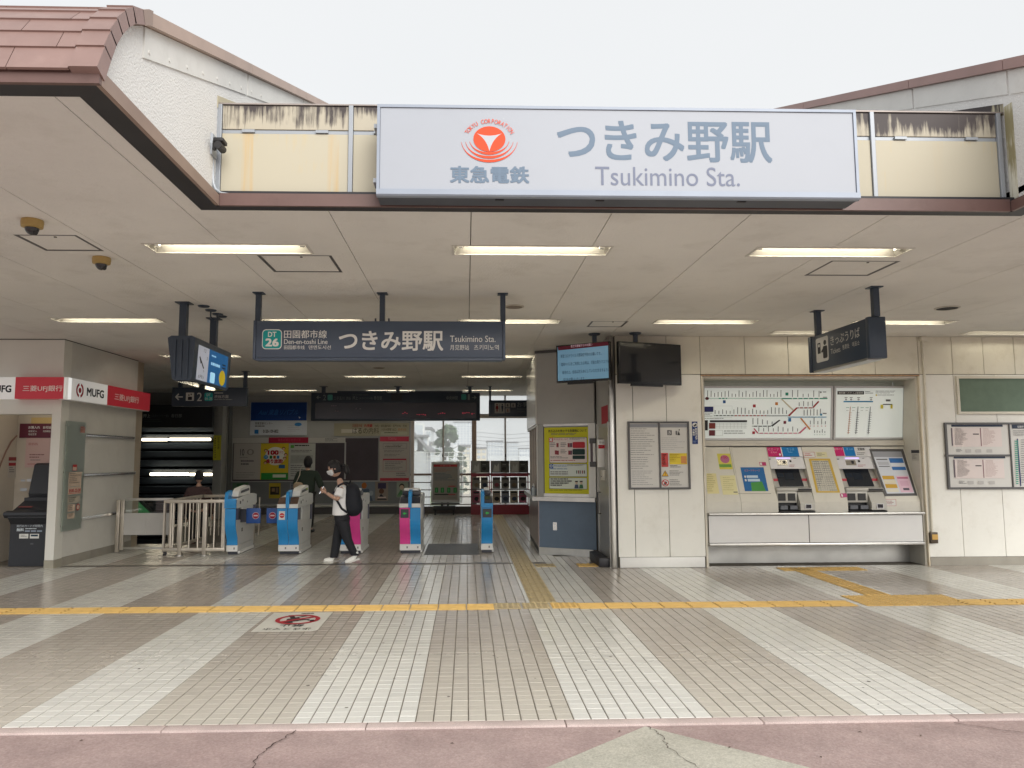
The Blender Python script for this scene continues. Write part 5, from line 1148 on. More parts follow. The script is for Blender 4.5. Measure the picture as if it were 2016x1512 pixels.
def f(p):
    p.rect(1582, 890, 1604, 901, WHT); p.frame(1582, 890, 1604, 901, .5, RED); p.lines(1584, 893, 1602, 899, 2, RED); p.rect(1607, 890, 1628, 900, ink('d4cfa8')); p.lines(1609, 892, 1626, 899, 3, KG)
    q = [(1592, 903), (1634, 903), (1654, 970), (1607, 970)]; p.poly(q, ink('c8a94a')); q = [(1597, 907), (1630, 907), (1649, 967), (1611, 967)]; p.poly(q, ink('cfccc0'))
    L = lambda f_, g_: (1597 + f_ * 33 + g_ * (14 + f_ * 5), 907 + g_ * 60)
    for i in range(14): g = (i + .3) / 14; p.k -= 1; p.poly([L(.02, g), L(.46, g), L(.46, g + .028), L(.02, g + .028)], ink('8a8a86')); p.k -= 1; p.poly([L(.54, g), L(.98, g), L(.98, g + .028), L(.54, g + .028)], ink('8a8a86'))
    for k in range(9): fq = .02 + k * .12; p.k -= 1; p.poly([L(fq, 0), L(fq + .018, 0), L(fq + .018, 1), L(fq, 1)], ink('75746e'))
    p.k += 2; p.poly([(1653, 972), (1667, 971), (1668, 979), (1655, 980)], ink('b85080')); p.rect(1656, 973, 1659, 978, WHT)
fprint(e, f)
e = empty('guide_housing', (6.4, 11.1, cz), 'cream end housing with dark framed guide poster', 'housing')
housing(e, xs_[5], xs_[6])
fr = Print(pf, nf, d0=.001); q = [(1711, 884), (1778, 884), (1806, 976), (1742, 977)]; fr.poly(q, M_darkgrey); fr.build('poster_frame', e)
def f(p):
    p.poly([(1716, 889), (1774, 889), (1800, 971), (1746, 972)], ink('9a9da4')); p.poly([(1720, 900), (1777, 900), (1800, 971), (1746, 972)], ink('cdd2da'))
    L = lambda f_, g_: (1720 + f_ * 57 + g_ * (26 - f_ * 3), 900 + g_ * 71)
    def pq(f0, g0, f1, g1, c_): p.k -= 0; p.poly([L(f0, g0), L(f1, g0), L(f1, g1), L(f0, g1)], ink(c_))
    pq(.5, .03, .98, .16, '3a70b0'); pq(.5, .27, .98, .36, '3a70b0'); pq(.5, .17, .98, .26, 'd8dee6'); pq(.06, .05, .44, .08, '6a6a70'); pq(.06, .13, .44, .22, 'b8bcc4'); pq(.06, .25, .44, .27, '55555a')
    pq(.04, .52, .46, .62, 'c8a040'); pq(.04, .64, .46, .74, 'd8d0b8'); pq(.04, .75, .46, .86, 'c8a040'); pq(.04, .88, .46, .97, 'd8d4c4'); pq(.52, .52, .98, .98, 'd8b8c8'); pq(.56, .56, .94, .60, 'b05a80'); pq(.6, .66, .9, .80, 'cfa8bc'); pq(.64, .86, .86, .92, '55505a')
fprint(e, f, d0=.0022)
def f(p): pass
pr = Print((0, YS0, 0), (0, -1, 0)); pr.rect(1741, 983, 1764, 996, WHT); pr.frame(1741, 983, 1764, 996, .5, RED); pr.lines(1743, 986, 1762, 994, 3, ink('a06a6a')); pr.build('sticker', e)
pr = Print((RX1 - .03, 0, 0), (-1, 0, 0)); pr.rect(1794, 886, 1810, 892, ink('3a3a40')); pr.rect(1795, 893, 1810, 907, ink('bdb9b0')); pr.lines(1796, 895, 1809, 905, 4, KG); 
e = empty('jamb_label', (RX1, 11.2, 1.6), 'small grey label on the right side of the recess', 'notice'); pr.build('print', e)
# the two machines
M_mw = mat('machine_white', (.66, .66, .68), .3); M_mg = mat('machine_grey', (.40, .39, .36), .42, var=.04); M_screen = mat('dark_screen', (.012, .016, .024), .10, coat=.3)
def machine(x0, x1, du, label, third):
    e = empty('ticket_machine', ((x0 + x1) / 2, 11.2, cz), label, 'ticket machine', 'ticket machines')
    w = x1 - x0; ins = .05
    housing(e, x0, x1, 'cabinet', M_mg, inset=.17)
    U = lambda u: u + du
    # header with coloured keys
    zt0, zt1 = fx(U(1550), 899).z, ZS1 - .002
    def plate(z0, z1, d0, d1, m, name, xa=x0 + .004, xb=x1 - .004):
        P = [(fas(z0) + d0, z0), (fas(z1) + d0, z1), (fas(z1) + d1, z1), (fas(z0) + d1, z0)]
        return MB().prism(P, 'x', xa, xb, m).build(name, e)
    plate(zt0, zt1, .004, .17, M_mw, 'header')
    zm = fx(U(1550), 923).z
    plate(zm, zt0 - .004, .02, .17, M_mw, 'upper_panel')
    pr = Print(pf + Vector((0, .004, 0)), nf)
    if third:
        pr.rect(U(1504), 880, U(1526), 898, ink('c02468')); pr.rect(U(1527), 880, U(1548), 898, ink('1273b4')); pr.rect(U(1549), 880, U(1571), 898, ink('d2d2d2')); pr.text('ICカード', U(1507), 882, U(1524), 886, WHT); pr.text('きっぷ', U(1531), 882, U(1544), 886, ink('9ad0f0')); pr.text('定期券', U(1553), 882, U(1567), 887, K, bold=.02); pr.lines(U(1552), 891, U(1569), 897, 2, KG)
    else:
        pr.rect(U(1507), 880, U(1538), 899, ink('c02468')); pr.rect(U(1540), 880, U(1572), 899, ink('1273b4')); pr.text('ICカード', U(1512), 882, U(1533), 887, ink('e8b0c8')); pr.text('IC Card', U(1518), 889, U(1529), 892, ink('e8b0c8')); pr.text('きっぷ', U(1549), 882, U(1563), 887, ink('9ad0f0')); pr.text('Ticket', U(1551), 889, U(1560), 891, ink('9ad0f0')); pr.rect(U(1534), 893, U(1537), 897, WHT)
    pr.build('header_print', e)
    pr = Print(pf + Vector((0, .02, 0)), nf); pr.rect(U(1528), 901, U(1556), 903, mat('violet_lamp', (.55, .45, .8), .4, emit=.6, ecol=(.6, .45, 1))); pr.rect(U(1530), 906, U(1550), 916, mat('coin_tray', (.45, .43, .38), .2, .8)); pr.rect(U(1541), 907, U(1546), 913, K); pr.rect(U(1554), 906, U(1558), 910, K); pr.rect(U(1512), 903, U(1517), 905, KG); pr.lines(U(1554), 915, U(1571), 920, 2, ink('b07a80')); pr.lines(U(1562), 902, U(1570), 904, 1, K); pr.build('panel_detail', e)
    # sloping screen
    ps0, ns = tiltplane(fx(U(1550), 958).z - .03, fas(fx(U(1550), 958).z) + .03, zm, fas(zm) + .10)
    q = [on(U(u), v, ps0, ns) for u, v in ((1518, 924), (1571, 923), (1578, 958), (1523, 958))]
    zlo, zhi = q[3].z, q[0].z; xl, xr = x0 + w * .17, x1 - w * .16
    def sp(x, z, d): t = (z - ps0.z) / (zm - ps0.z); return Vector((x, ps0.y + (fas(zm) + .10 - ps0.y) * t, z)) + ns * d
    mb = MB(); lo = [sp(xl, zlo, -.03), sp(xr, zlo, -.03), sp(xr, zhi, -.03), sp(xl, zhi, -.03)]; hi = [sp(xl, zlo, .012), sp(xr, zlo, .012), sp(xr, zhi, .012), sp(xl, zhi, .012)]
    mb.add(lo + hi, [(4, 5, 6, 7), (0, 1, 5, 4), (1, 2, 6, 5), (2, 3, 7, 6), (3, 0, 4, 7)], M_screen); sc = mb.build('screen', e)
    pr = Print(ps0 + ns * .0125, ns); pr.rect(U(1530), 932, U(1543), 940, ink('16202e')); pr.rect(U(1545), 931, U(1562), 944, ink('141d2a')); pr.build('screen_image', sc)
    mb = MB().add([sp(x0 + .006, zlo - .01, -.04), sp(x1 - .006, zlo - .01, -.04), sp(x1 - .006, zhi + .02, -.04), sp(x0 + .006, zhi + .02, -.04), sp(x0 + .006, zlo - .01, 0), sp(x1 - .006, zlo - .01, 0), sp(x1 - .006, zhi + .02, 0), sp(x0 + .006, zhi + .02, 0)], [(4, 5, 6, 7), (0, 1, 5, 4), (1, 2, 6, 5), (2, 3, 7, 6), (3, 0, 4, 7)], M_mg); mb.build('screen_bezel', e)
    zr = fx(U(1550), 945).z
    for a, b in ((x0 + .008, xl - .004), (xr + .004, x1 - .008)): box('red_band', e, a, b, sp(0, zr, 0).y - .012, sp(0, zr, 0).y + .02, zr - .02, zr + .02, mat('machine_red', (.45, .03, .05), .4))
    # note and coin units
    zc = fx(U(1550), 959).z
    box('card_shelf', e, x0 + .006, x1 - .006, 11.10, 11.40, zc - .055, zc - .01, mat('machine_pale', (.50, .49, .45), .4), bev=.006)
    box('note_mouth', e, x0 + w * .60, x1 - .02, 11.085, 11.12, zc - .05, zc - .02, M_rubber)
    yl = 11.10
    box('lower_face', e, x0 + .006, x0 + w * .56, yl, 11.40, cz + .14, zc - .06, mat('machine_pale', 0), bev=.004)
    for i in range(2): box('coin_slot', e, x0 + w * (.03 + .27 * i), x0 + w * (.23 + .27 * i), yl - .012, yl, cz + .17, zc - .09, M_rubber)
    box('lower_recess', e, x0 + .006, x1 - .006, 11.16, 11.40, cz + .002, cz + .138, M_rubber)
    for i in range(2): box('change_tray', e, x0 + w * (.05 + .27 * i), x0 + w * (.25 + .27 * i), 11.05, 11.16, cz + .045, cz + .10, mat('tray_grey', (.10, .11, .13), .4))
    MB().prism([(11.02, cz + .035), (11.02, cz + .13), (11.12, zc - .07), (11.4, zc - .06), (11.4, cz + .035)], 'x', x0 + w * .58, x1 - .012, mat('machine_pale', 0)).build('ticket_unit', e)
    box('ticket_mouth', e, x0 + w * .70, x0 + w * .88, 11.008, 11.0195, cz + .055, cz + .125, M_mw); box('mouth_dark', e, x0 + w * .72, x0 + w * .86, 11.004, 11.0079, cz + .065, cz + .118, M_screen)
    box('base_tray', e, x0 + .006, x1 - .012, 11.02, 11.15, cz + .001, cz + .02, M_rubber)
    return e
machine(xs_[2], xs_[3], 0, 'ticket machine with pink and blue header, left of the fare table', False)
machine(xs_[4], xs_[5], 1640 - 1507 + 2, 'ticket machine with pink, blue and white header, right of the fare table', True)

# ------------------------------------------------------------------ things on the ticket wall
def frame_px(label, cat, name, u0, v0, u1, v1, splits, Y=YW, m=M_darkgrey, fw=.028, back='cdccc8', group=None):
    e = framed(label, cat, name, u0, v0, u1, v1, Y - .003, m, ink(back), .035, fw, group)
    for s_ in splits:
        a, b = oy(s_ - 3.2, v0 + 3, Y), oy(s_ + 3.2, v1 - 3, Y); box('mullion', e, a.x, b.x, Y - .037, Y - .004, b.z, a.z, m)
    return e
def zz(o, k):
    return (lambda a: o[0] + a / k), (lambda a: o[1] + a / k)
e = frame_px('dark framed double notice case with white regulation sheets on the wall', 'notice case', 'notice_case', 1235, 830, 1359, 963, [1298])
ux, vy = zz((1020, 800), 4.447)
pr = Print((0, YW - .0215, 0), (0, -1, 0))
pr.rect(ux(975), vy(155), ux(1222), vy(185), ink('8d9096')); pr.lines(ux(985), vy(195), ux(1215), vy(440), 13, KG, thick=.18, seed=3); pr.lines(ux(990), vy(445), ux(1180), vy(560), 6, KG, thick=.18); pr.lines(ux(1000), vy(565), ux(1200), vy(700), 8, ink('85858a'), thick=.2)
pr.rect(ux(1240), vy(155), ux(1478), vy(185), ink('8d9096')); pr.text('♿', ux(1305), vy(208), ux(1345), vy(252), KG); pr.disc(ux(1405), vy(200), ux(1416), vy(212), K, 8); pr.rect(ux(1378), vy(215), ux(1394), vy(250), KG); pr.poly([(ux(1396), vy(252)), (ux(1406), vy(212)), (ux(1418), vy(252))], K); pr.lines(ux(1255), vy(275), ux(1470), vy(395), 7, ink('9a9a9e'), thick=.15)
pr.rect(ux(1254), vy(408), ux(1314), vy(530), ink('c04a48')); pr.lines(ux(1262), vy(420), ux(1306), vy(520), 5, WHT, thick=.5); pr.rect(ux(1325), vy(410), ux(1478), vy(508), ink('dcc440')); pr.lines(ux(1330), vy(418), ux(1420), vy(490), 5, ink('a8702a'), thick=.3); pr.rect(ux(1425), vy(435), ux(1474), vy(500), ink('c88a50'))
pr.lines(ux(1330), vy(516), ux(1440), vy(540), 2, KG); pr.poly([(ux(1256), vy(613)), (ux(1318), vy(613)), (ux(1287), vy(560))], ink('2a2620')); pr.poly([(ux(1262), vy(609)), (ux(1312), vy(609)), (ux(1287), vy(567))], ink('e0b03a')); pr.rect(ux(1285), vy(578), ux(1290), vy(597), K); pr.rect(ux(1285), vy(600), ux(1290), vy(605), K); pr.lines(ux(1325), vy(562), ux(1450), vy(612), 4, KG, thick=.3)
pr.disc(ux(1257), vy(640), ux(1320), vy(700), ink('b8383c'), 28); pr.disc(ux(1264), vy(647), ux(1313), vy(693), WHT, 28); pr.poly([(ux(1270), vy(685)), (ux(1288), vy(655)), (ux(1306), vy(662)), (ux(1294), vy(688))], ink('4a4448')); pr.poly([(ux(1266), vy(655)), (ux(1272), vy(650)), (ux(1310), vy(684)), (ux(1304), vy(690))], ink('b8383c')); pr.lines(ux(1325), vy(640), ux(1450), vy(700), 4, KG, thick=.3)
pr.build('print', e)
e = empty('camera_notice', (3.4, YW, 1.9), 'narrow dark blue camera notice beside the ticket recess', 'notice'); sheet('plate', e, 1362, 830, 1374, 874, YW - .001, ink('1d3a78'), .006)
pr = Print((0, YW - .0075, 0), (0, -1, 0)); pr.disc(1363, 832, 1373, 841, WHT, 18); pr.poly([(1365, 838), (1370, 834), (1372, 837), (1367, 840)], K)
for i, ch in enumerate('防犯カメラ'): pr.text(ch, 1368.5, 843 + i * 4.6, 1372.5, 847 + i * 4.6, WHT, bold=.03)
for i, ch in enumerate('作動中'): pr.text(ch, 1363.5, 845 + i * 4.6, 1367.5, 849 + i * 4.6, WHT, bold=.03)
pr.lines(1364, 868, 1373, 872, 2, ink('8fa0c8')); pr.build('print', e)
# green board and timetable cases on the far right
e = framed('empty green notice board in a cream frame', 'notice board', 'green_board', 1880, 741, 2060, 815, YW - .003, mat('cream_frame', (.62, .59, .50), .5, var=.05), mat('green_felt', (.135, .19, .145), .9, var=.10, scale=8), .035, .035)
e = frame_px('dark framed timetable case with four sheets under the green board', 'timetable', 'timetable_case', 1857, 832, 2080, 962, [1988])
a, b = oy(1859, 895, YW), oy(1986, 898.5, YW); box('crossbar', e, a.x, b.x, YW - .037, YW - .004, b.z, a.z, M_darkgrey)
pr = Print((0, YW - .0215, 0), (0, -1, 0)); ux, vy = zz((1716, 560), 2.52)
for dv, du in ((0, 0), (157, 12)):
    pr.rect(ux(395 + du), vy(695 + dv), ux(650 + du), vy(706 + dv), ink('2a3548')); pr.rect(ux(400 + du), vy(710 + dv), ux(645 + du), vy(805 + dv), ink('d6cbc8')); pr.rect(ux(395 + du), vy(712 + dv), ux(402 + du), vy(800 + dv), ink('6a6068')); pr.rect(ux(539 + du), vy(712 + dv), ux(544 + du), vy(802 + dv), ink('84646a'))
    r = random.Random(5)
    for i in range(15):
        c_ = (i - 7) / 7.5; L = 66 * math.sqrt(max(.05, 1 - c_ * c_ * .75)); v = 715 + dv + i * 5.6
        pr.k -= 2; pr.lines(ux(412 + du), vy(v), ux(412 + du + L), vy(v + 3.6), 1, ink('8f8a8c'), thick=.6, fill=1); pr.lines(ux(552 + du), vy(v), ux(552 + du + L), vy(v + 3.6), 1, ink('b09a98'), thick=.6, fill=1)
    pr.k += 2; pr.rect(ux(502 + du), vy(740 + dv), ux(532 + du), vy(745 + dv), K); pr.lines(ux(420 + du), vy(818 + dv), ux(460 + du), vy(834 + dv), 3, KG)
    for u in (465, 515, 570): pr.rect(ux(u + du), vy(818 + dv), ux(u + 28 + du), vy(834 + dv), ink('b4b2b0'))
pr.rect(ux(695), vy(695), ux(800), vy(715), ink('2a3548')); pr.text('田園都市線', ux(722), vy(700), ux(770), vy(711), WHT); pr.rect(ux(728), vy(765), ux(733), vy(1000), ink('2a2f66')); 
for i in range(22): pr.rect(ux(708 + i * .3), vy(775 + i * 10), ux(726), vy(780 + i * 10), ink('4a9a86'))
pr.lines(ux(738), vy(770), ux(800), vy(990), 20, KG, thick=.25); pr.lines(ux(700), vy(725), ux(790), vy(755), 3, KG, thick=.3); pr.build('print', e)
# conduit with its ceiling block and switch box
e = empty('wall_conduit', (6.9, YW, 1.5), 'thin cream conduit down the wall to a small yellow switch box', 'conduit')
a, b = oy(1817, 672, YW - .03), oy(1836, 1050, YW - .03); M_cond = mat('cream_conduit', (.68, .65, .56), .5, var=.05, dirt=.2)
MB().tube([(a.x, YW - .022, C - .06), ((a.x + b.x) / 2, YW - .022, 1.8), (b.x, YW - .022, b.z)], .018, M_cond, 8).build('pipe', e, smooth=True)
box('ceiling_block', e, a.x - .045, a.x + .045, YW - .07, YW - .001, C - .075, C - .002, M_cond, bev=.006)
p = oy(1838, 1058, YW - .03); box('switch_box', e, p.x - .055, p.x + .055, YW - .05, YW - .001, p.z - .085, p.z + .075, mat('dark_brown_box', (.07, .05, .03), .5), bev=.005)
MB().box(p.x - .035, p.x + .05, YW - .058, YW - .0505, p.z - .03, p.z + .045, mat('ochre', (.55, .33, .08), .5)).build('cover', e)

# ------------------------------------------------------------------ station office booth
bt = empty('station_office', (1.8, 12.6, 0), 'station office booth with blue panel, steel counter and corner window', 'booth')
BP1, BP2, BS_ = Vector((1.20, 12.62, 0)), Vector((2.09, 12.15, 0)), Vector((1.26, 15.2, 0))
class Wall:
    """a wall line in plan: along = d, outward = n"""
    def __init__(s, a, b):
        s.a = a; s.d = (b - a).normalized(); s.L = (b - a).length; s.n = Vector((s.d.y, -s.d.x, 0))
    def box(s, mb, s0, s1, z0, z1, o0, o1, m):
        f = lambda t, o, z: s.a + s.d * t + s.n * o + Vector((0, 0, z))
        v = [f(s0, o1, z0), f(s1, o1, z0), f(s1, o0, z0), f(s0, o0, z0), f(s0, o1, z1), f(s1, o1, z1), f(s1, o0, z1), f(s0, o0, z1)]
        return mb.add(v, [(3, 2, 1, 0), (4, 5, 6, 7), (0, 1, 5, 4), (1, 2, 6, 5), (2, 3, 7, 6), (3, 0, 4, 7)], m)
    def part(s, name, parent, *a, **kw): return s.box(MB(), *a).build(name, parent, **kw)
    def t(s, u, v=950): return (on(u, v, s.a, s.n) - s.a).dot(s.d)
    def z(s, u, v): return on(u, v, s.a, s.n).z
WF, WS = Wall(BP1, BP2), Wall(BS_, BP1)
M_blue = mat('booth_blue', (.115, .165, .235), .5, var=.07, scale=4, dirt=.12); M_bgrey = mat('booth_grey', (.40, .40, .385), .5, var=.04, dirt=.06)
zk, zbl, zct, zwt = .115, .875, .945, 2.14
L = WF.L
WF.part('core', bt, .02, L, 0.0, C - .03, -.30, -.021, M_core)
WF.part('kick_plate', bt, .0, L * .93, 0, zk, -.02, -.004, M_steel)
WF.part('blue_panel', bt, .012, L - .012, zk + .003, zbl, -.02, 0, M_blue)
WF.part('counter', bt, -.06, L, zbl + .003, zct, -.02, .075, M_steel)
WF.part('upper_panel', bt, .0, L - .002, zwt + .01, C - .05, -.02, .04, M_bgrey)
WF.part('head_strip', bt, -.02, L, C - .049, C - .004, -.02, .06, M_darkgrey)
tp0, tp1 = WF.t(1071), WF.t(1160)
WF.part('window_post', bt, .0, tp0, zct + .002, zwt + .008, -.02, .015, mat('post_grey', (.30, .30, .28), .4, .3))
WF.part('window_post', bt, tp1, L, zct + .002, zwt + .008, -.02, .018, M_white)
WF.part('window_head', bt, tp0 + .001, tp1 - .001, zwt - .03, zwt + .008, -.02, .012, M_steel); WF.part('window_sill', bt, tp0 + .001, tp1 - .001, zct + .002, zct + .055, -.02, .012, M_steel)
WF.part('pane', bt, tp0 + .001, tp1 - .001, zct + .056, zwt - .031, -.012, -.006, mat('booth_glass', (.20, .21, .21), .08))
pt = WF.t(1093, 1036); zo = WF.z(1093, 1036); ob = WF.part('socket_plate', bt, pt - .035, pt + .035, zo - .065, zo + .065, .0005, .012, M_chrome)
# yellow rules poster in the window
yp = empty('safety_poster', (BP1 + WF.d * .4), 'yellow dangerous goods poster in the office window', 'poster')
WF.part('paper', yp, tp0 + .012, tp1 - .006, WF.z(1115, 972), WF.z(1115, 841), -.0055, -.002, ink('c9c62a'))
pr = Print(BP1 - WF.n * .002, WF.n); ux, vy = (lambda a: 1020 + a / 4.2), (lambda a: 620 + a / 4.2)
pr.text('持ち込みを禁止する危険物について', ux(250), vy(946), ux(566), vy(970), K, bold=.012); pr.lines(ux(272), vy(978), ux(545), vy(998), 2, KG, thick=.4)
for (v0, v1, c_) in ((1012, 1224, 'ded3cf'), (1230, 1338, 'd2dad4'), (1344, 1440, 'd0d8cc')): pr.rrect(ux(257), vy(v0), ux(572), vy(v1), .05, ink('3a3a34')); pr.rrect(ux(260), vy(v0 + 3), ux(569), vy(v1 - 3), .05, ink(c_))
pr.rect(ux(254), vy(1014), ux(288), vy(1050), ink('c03a38')); pr.text('×', ux(260), vy(1020), ux(282), vy(1045), WHT, bold=.03); pr.text('持ち込めないもの', ux(294), vy(1018), ux(412), vy(1036), RED); pr.lines(ux(425), vy(1018), ux(560), vy(1034), 2, KG)
for x, v in ((318, 1060), (410, 1060), (430, 1060), (320, 1122), (305, 1120), (430, 1122), (416, 1122)): pr.rect(ux(x), vy(v), ux(x + 18), vy(v + 34), ink('8a3a44' if x < 420 else '6a5060'))
pr.lines(ux(266), vy(1056), ux(312), vy(1096), 3, KG); pr.lines(ux(352), vy(1056), ux(404), vy(1096), 3, KG); pr.lines(ux(352), vy(1114), ux(410), vy(1150), 3, KG); pr.rrect(ux(452), vy(1050), ux(554), vy(1100), .2, ink('b8323c')); pr.rrect(ux(452), vy(1108), ux(554), vy(1156), .2, ink('1f3a38')); pr.rrect(ux(452), vy(1162), ux(554), vy(1192), .2, ink('1f3a38')); pr.lines(ux(268), vy(1170), ux(440), vy(1190), 2, KG); pr.lines(ux(268), vy(1200), ux(560), vy(1214), 1, ink('b06a68'))
pr.rect(ux(258), vy(1230), ux(292), vy(1268), ink('2a5a9c')); pr.disc(ux(263), vy(1236), ux(287), vy(1262), WHT, 14); pr.disc(ux(268), vy(1242), ux(282), vy(1256), ink('2a5a9c'), 12); pr.text('持ち込めるもの', ux(298), vy(1238), ux(402), vy(1256), BLU); pr.lines(ux(408), vy(1238), ux(555), vy(1252), 2, KG); pr.lines(ux(268), vy(1270), ux(520), vy(1282), 1, ink('4a70a0')); pr.lines(ux(268), vy(1294), ux(460), vy(1328), 2, KG)
for i, x in enumerate((482, 498, 512, 530, 546)): pr.rect(ux(x), vy(1286), ux(x + 8), vy(1312), ink(('4a6a58', '8a4a50', '5a5a6a', '8a4048', '4a4048')[i]))
pr.lines(ux(270), vy(1352), ux(455), vy(1420), 4, K, thick=.5)
for x, c_ in ((485, '42506a'), (524, '3a6a4a')): pr.disc(ux(x - 10), vy(1376), ux(x + 10), vy(1400), ink('c8b09a'), 12); pr.rect(ux(x - 12), vy(1372), ux(x + 12), vy(1382), K); pr.poly([(ux(x - 18), vy(1434)), (ux(x - 12), vy(1402)), (ux(x + 12), vy(1402)), (ux(x + 18), vy(1434))], ink(c_))
pr.lines(ux(262), vy(1446), ux(560), vy(1456), 1, ink('6a6a20')); pr.build('print', yp)
# booth left side: brown steel base, counter wing, office window
LS = WS.L
M_side = mat('booth_side_steel', (.30, .24, .24), .28, .7, var=.1)
for a, b in ((LS - .52, LS - .004), (LS - 1.3, LS - .524), (LS - 2.58, LS - 1.304)): WS.part('side_panel', bt, a, b, .10, zbl, -.02, 0, M_side)
WS.part('side_kick', bt, LS - 2.58, LS - .02, 0, .098, -.03, -.012, M_black)
WS.part('side_counter', bt, LS - 2.58, LS + .03, zbl + .003, zct, -.02, .10, M_steel)
WS.part('side_upper_panel', bt, LS - 2.58, LS - .001, zwt + .01, C - .05, -.02, .035, mat('booth_white_gloss', (.62, .61, .57), .22, var=.03))
for i in range(4):
    t0 = LS - .02 - .64 * i; WS.part('window_bar', bt, t0 - .05, t0, zct + .002, zwt + .008, -.02, .02, M_alu if i else M_white)
    if i < 3: WS.part('pane', bt, t0 - .639, t0 - .051, zct + .05, zwt - .04, -.012, -.006, mat('office_glass', (.05, .055, .06), .06))
WS.part('window_head', bt, LS - 2.58, LS - .001, zwt - .035, zwt + .008, -.021, .024, M_white)
WS.part('core', bt, LS - 2.58, LS - .03, .0, C - .03, -.30, -.031, M_core)
box('core', bt, 1.6, 3.2, 12.75, 14.78, 0, C - .03, M_core)
# bottles of hand gel on the side counter
for i, (y, c_) in enumerate(((13.0, 'c0c8cc'), (13.14, '5a6a80'))):
    e = empty('gel_bottle', (1.16, y, zct), ['clear hand gel bottle on the office counter', 'blue-grey hand gel bottle on the office counter'][i], 'bottle', 'gel bottles')
    MB().lathe([(.035, 0), (.037, .02), (.037, .11), (.015, .14), (.013, .155)], (1.16, y, zct + .001), ink(c_), 14).build('bottle', e, smooth=True)
    MB().lathe([(.016, .156), (.016, .17), (.006, .172), (.006, .2)], (1.16, y, zct + .001), M_white, 12).build('pump', e, smooth=True)
# return wall between booth and ticket wall, with door and intercom
rw = empty('office_door', (2.12, 11.6, 0), 'grey steel office door in the narrow return wall', 'door')
XD = 2.10
box('wall', rw, XD + .012, XD + .10, YW + .055, 12.14, 0, C - .005, M_bgrey)
box('door_leaf', rw, XD, XD + .011, 11.12, 11.98, .10, 2.05, mat('door_steel', (.42, .41, .39), .35, .5, var=.05), bev=0)
box('door_frame', rw, XD - .012, XD + .011, 11.985, 12.06, .0, 2.12, M_steel); box('door_frame', rw, XD - .012, XD + .011, 11.06, 11.115, .0, 2.12, M_steel)
MB().tube([(XD - .004, 11.80, 1.05), (XD - .05, 11.80, 1.05), (XD - .05, 11.80, .72), (XD - .004, 11.80, .72)], .012, M_darkgrey, 8).build('handle', rw, smooth=True)
box('floor_stop', rw, 1.93, XD - .014, YW + .08, 11.95, .001, .13, M_black, bev=.01)
pr = Print((XD + .012, 0, 0), (-1, 0, 0)); pr.rect(1184, 799, 1197, 834, ink('a82c3a')); pr.build('red_notice', rw)
ic = empty('intercom', (2.04, 11.45, 1.5), 'white intercom with red label beside the office window', 'intercom')
a, b = oy(1177, 865, 11.40), oy(1194, 920, 11.40); box('case', ic, a.x, XD - .0005, 11.40, 11.52, b.z, a.z, M_white, bev=.006)
pr = Print((0, 11.40, 0), (0, -1, 0)); pr.text('呼出', 1180, 869, 1189, 873, K); pr.rect(1178, 876, 1191, 883, ink('c0303c')); pr.lines(1179, 878, 1190, 881, 1, WHT); pr.build('print', ic)
t0, t1 = WF.t(1164), WF.t(1176)
lk = empty('door_lock', BP1 + WF.d * t0 + Vector((0, 0, 1.4)), 'dark grip bar with steel ends on the white window post', 'handle')
for v in (868, 914): WF.part('grip_end', lk, t0, t1, WF.z(1170, v + 5), WF.z(1170, v - 5), .0185, .06, M_darkgrey)
WF.part('grip', lk, t0 + .01, t0 + .05, WF.z(1170, 909), WF.z(1170, 873), .03, .05, mat('grip_purple', (.10, .07, .09), .4)); WF.part('grip', lk, t0 + .055, t1 - .005, WF.z(1170, 909), WF.z(1170, 873), .03, .055, M_white)
a, b = oy(1192, 925, 11.5), oy(1201, 945, 11.5); e = empty('card_reader', (a.x, 11.5, b.z), 'small cream card reader by the steel corner post', 'card reader'); box('case', e, XD - .05, XD - .001, 11.35, 11.5, b.z, a.z, M_cab, bev=.005); box('slot', e, XD - .052, XD - .0505, 11.39, 11.46, b.z + .05, b.z + .06, M_rubber)

# ------------------------------------------------------------------ hanging signs and screens
def poles(e, pts, r=.03, zlow=3.06, m=M_navy):
    for (x, y) in pts:
        box('pole', e, x - r, x + r, y - r, y + r, zlow, C - .012, m); box('ceiling_plate', e, x - r * 2, x + r * 2, y - r * 2, y + r * 2, C - .0118, C - .001, m)
ms = empty('platform_sign', (-.93, 8.1, 2.64), 'wide slate blue hanging sign with the station name in white', 'sign')
x0, x1, z0, z1 = -2.29, .423, 2.64, 3.07
box('case', ms, x0 + .03, x1 - .03, 8.07, 8.20, z0 + .03, z1, M_slate, bev=.004); box('end_cap', ms, x0, x0 + .029, 8.06, 8.21, z0 + .01, z1 + .004, M_slate, bev=.006); box('end_cap', ms, x1 - .029, x1, 8.06, 8.21, z0 + .01, z1 + .004, M_slate, bev=.006)
box('lower_rail', ms, x0 + .03, x1 - .03, 8.062, 8.208, z0, z0 + .028, M_slate, bev=.006)
poles(ms, ((-2.257, 8.13), (-.917, 8.13), (.40, 8.13)), .028, 3.071)
for x in (-.99, -.845): box('bolt', ms, x - .008, x + .008, 8.12, 8.14, 3.071, 3.11, M_navy)
pr = Print((0, 8.07, 0), (0, -1, 0)); TW_ = ink('e4e4e0'); TE = ink('1f9e9c')
pr.rrect(516, 648.5, 555, 687.5, .2, TW_); pr.rrect(517.5, 650, 553.5, 686, .18, TE); pr.text('DT', 528, 653.5, 544, 663, TW_, bold=.02); pr.text('26', 523.5, 667, 548, 681.5, TW_, bold=.035)
